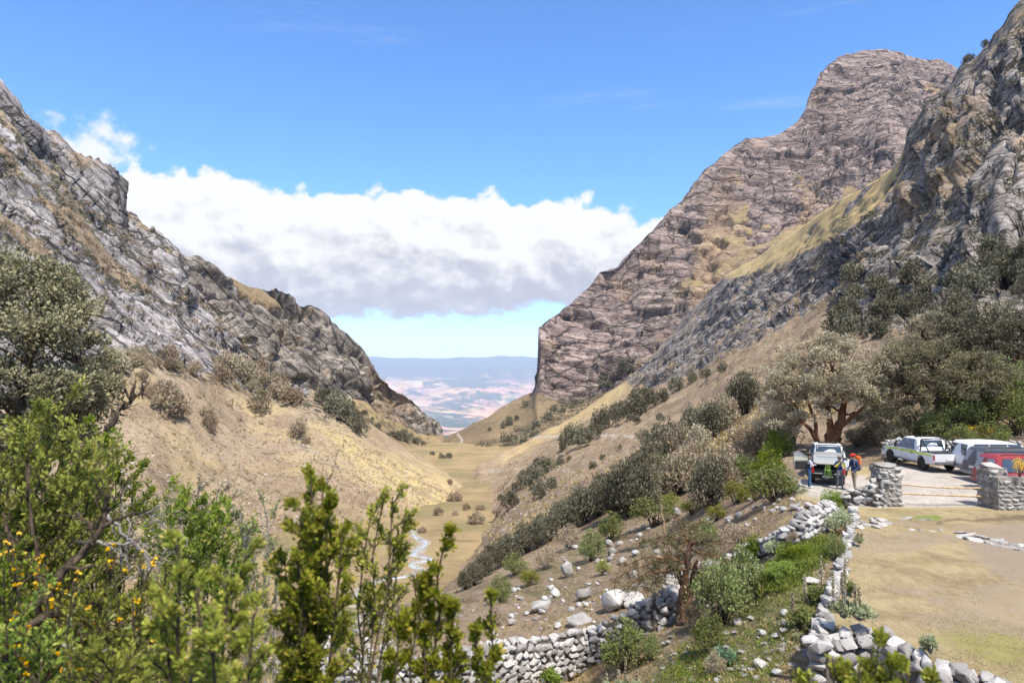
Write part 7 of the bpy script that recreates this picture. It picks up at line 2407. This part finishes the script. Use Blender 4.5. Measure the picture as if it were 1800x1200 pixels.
for od_, (px_, py_, DD, mt) in ranked([(40, 1010, 3.6, M_GREEN), (150, 1060, 3.4, M_UNDER), (230, 1080, 3.2, M_UNDER), (60, 1120, 2.8, M_GREEN), (190, 1140, 2.6, M_UNDER), (-10, 930, 4.2, M_UNDER), (250, 985, 5.0, M_UNDER), (110, 960, 4.4, M_UNDER)]):
    sprig_shrub(od_ + ' tangled shrub from the left in the low undergrowth at the bottom', DD, px_, [(px_ + random.uniform(-60, 60), py_ + random.uniform(-30, 50), random.uniform(-.3, .3)) for _ in range(7)], 0.026, 9, 34, 0.35, mat=mt, side_len=0.22, fan=0.28, thick=0.008, column=False, group='undergrowth shrubs at the bottom left')


# yellow flowers on slender stalks in the undergrowth
def flower_stalk(px_, py_, D, label, group):
    gx = float(ray(px_, 700)[0]) * D
    gz = ground_z(gx, D)
    e = empty('flowering_stalk', (gx, D, gz))
    tip = at(px_, py_, D) - np.array([gx, D, gz])
    pl = Plant(); pl.limb((0, 0, 0), tip, 0.006, 0.003, 7, .03, 0, 4)
    fl = Plant()
    for _ in range(random.randint(3, 6)):
        c = tip + RNG.normal(0, .035, 3) + np.array([0, 0, -abs(RNG.normal(0, .06))])
        pl.limb(tip * .92, c, 0.003, 0.002, 3, .05, 0, 3)
        n = 12
        fl.leaves(np.repeat(c[None], n, 0), rand_dirs(n) + np.array([0, 0, .5]), RNG.uniform(.009, .015, n), 0.009, shape=6)
    lf = Plant()
    n = 60
    f = RNG.random(n)
    lf.leaves(tip * f[:, None], rand_dirs(n) + np.array([0, 0, .3]), RNG.uniform(.02, .045, n), 0.008)
    mesh_obj('blossom', fl.leaf_mesh('blossom', M_FLOWER), e, 'stuff')
    mesh_obj('foliage', lf.leaf_mesh('stalk_leaves', M_OLIVE), e)
    mesh_obj('stem', pl.wood_mesh('stalk', M_DARKBARK), e)
    tag(e, label, 'flower', group)


for k in range(44):
    px_, py_ = random.gauss(130, 70), random.uniform(945, 1190)
    flower_stalk(px_, py_, random.uniform(2.6, 4.2), 'yellow flower on a slender stalk in the undergrowth at the bottom left', 'yellow flowers at the bottom left')


# dead grey and dark crooked branches
def dead_branch(label, D, pts, r0, mat, forks=6, group=None, cat='branch'):
    P_ = np.array([at(a_, b_, D + c_) for a_, b_, c_ in pts])
    s = np.concatenate([[0], np.cumsum(np.linalg.norm(np.diff(P_, axis=0), axis=1))])
    ss = np.linspace(0, s[-1], 18)
    c = np.stack([pchip(s, P_[:, k], ss) for k in range(3)], -1)
    c[1:-1] += RNG.normal(0, .006 * D / 4, (16, 3))
    pl = Plant(); pl.tube(c, r0, r0 * .25, 7)
    L = s[-1]
    for _ in range(forks):
        i = random.randint(5, 15)
        d = unit(c[i + 1] - c[i]) + RNG.normal(0, .7, 3)
        p = pl.limb(c[i], c[i] + unit(d) * L * RNG.uniform(.15, .4), r0 * .4, r0 * .12, 7, .07, 0, 5)
        for _ in range(2):
            q = p[random.randint(2, 6)]
            pl.limb(q, q + unit(unit(p[-1] - p[0]) + RNG.normal(0, .6, 3)) * L * RNG.uniform(.08, .2), r0 * .18, r0 * .06, 5, .08, 0, 4)
    tag(mesh_obj('branch', pl.wood_mesh('branch', mat)), label, cat, group)


dead_branch('thick dark crooked branch rising from the bottom left', 3.4, [(70, 1070, 0), (105, 1010, 0), (150, 965, .1), (180, 925, .1), (190, 870, .1)], 0.03, M_DARKBARK, 8)
dead_branch('dark horizontal limb low at the left', 3.2, [(40, 1110, 0), (90, 1080, 0), (130, 1075, .1), (165, 1060, 0)], 0.024, M_DARKBARK, 5)
dead_branch('dark upright branch at the left edge', 3.8, [(30, 1200, 0), (35, 1060, 0), (25, 960, 0), (5, 900, .1)], 0.022, M_DARKBARK, 6)
dead_branch('dark slanting stem under the left-edge shrub', 4.0, [(75, 1150, 0), (70, 1000, 0), (55, 900, 0), (48, 820, 0)], 0.02, M_DARKBARK, 6)
dead_branch('grey dead branch curling between the shrubs at the left', 4.4, [(130, 950, 0), (190, 955, 0), (235, 955, .1), (262, 985, .1), (255, 1020, .1)], 0.014, M_GREYBARK, 9)
dead_branch('pale bleached twig fork left of the broad bright shrub', 4.2, [(190, 905, 0), (225, 945, 0), (255, 975, .05), (270, 1000, 0)], 0.011, M_GREYBARK, 10)
dead_branch('thin grey twig lying across the undergrowth', 3.0, [(110, 1130, 0), (150, 1150, 0), (200, 1140, 0)], 0.011, M_GREYBARK, 4)
for k in range(9):
    a_, b_ = random.uniform(130, 300), random.uniform(890, 1000)
    dead_branch('fine grey dead twigs in the tangle left of centre', random.uniform(4.5, 6.5), [(a_, b_ + 60, 0), (a_ + random.uniform(-20, 30), b_ + 20, 0), (a_ + random.uniform(-30, 60), b_ - 20, .1), (a_ + random.uniform(-40, 80), b_ - 50, .1)], 0.010, M_GREYBARK, 9, 'fine dead twigs left of centre')
dead_branch('bare leaning branch against the straw-coloured slope on the left', 9.0, [(185, 760, 0), (200, 735, 0), (230, 705, .2), (262, 672, .3)], 0.05, M_DARKBARK, 12)
dead_branch('bare twiggy stems beside the tallest foreground shoot', 2.7, [(560, 900, 0), (575, 850, 0), (588, 815, 0), (596, 790, 0)], 0.0035, M_DARKBARK, 7)
dead_branch('bare twigs left of the tallest foreground shoot', 3.0, [(470, 1050, 0), (468, 980, 0), (462, 920, 0), (455, 870, 0)], 0.004, M_GREYBARK, 8)
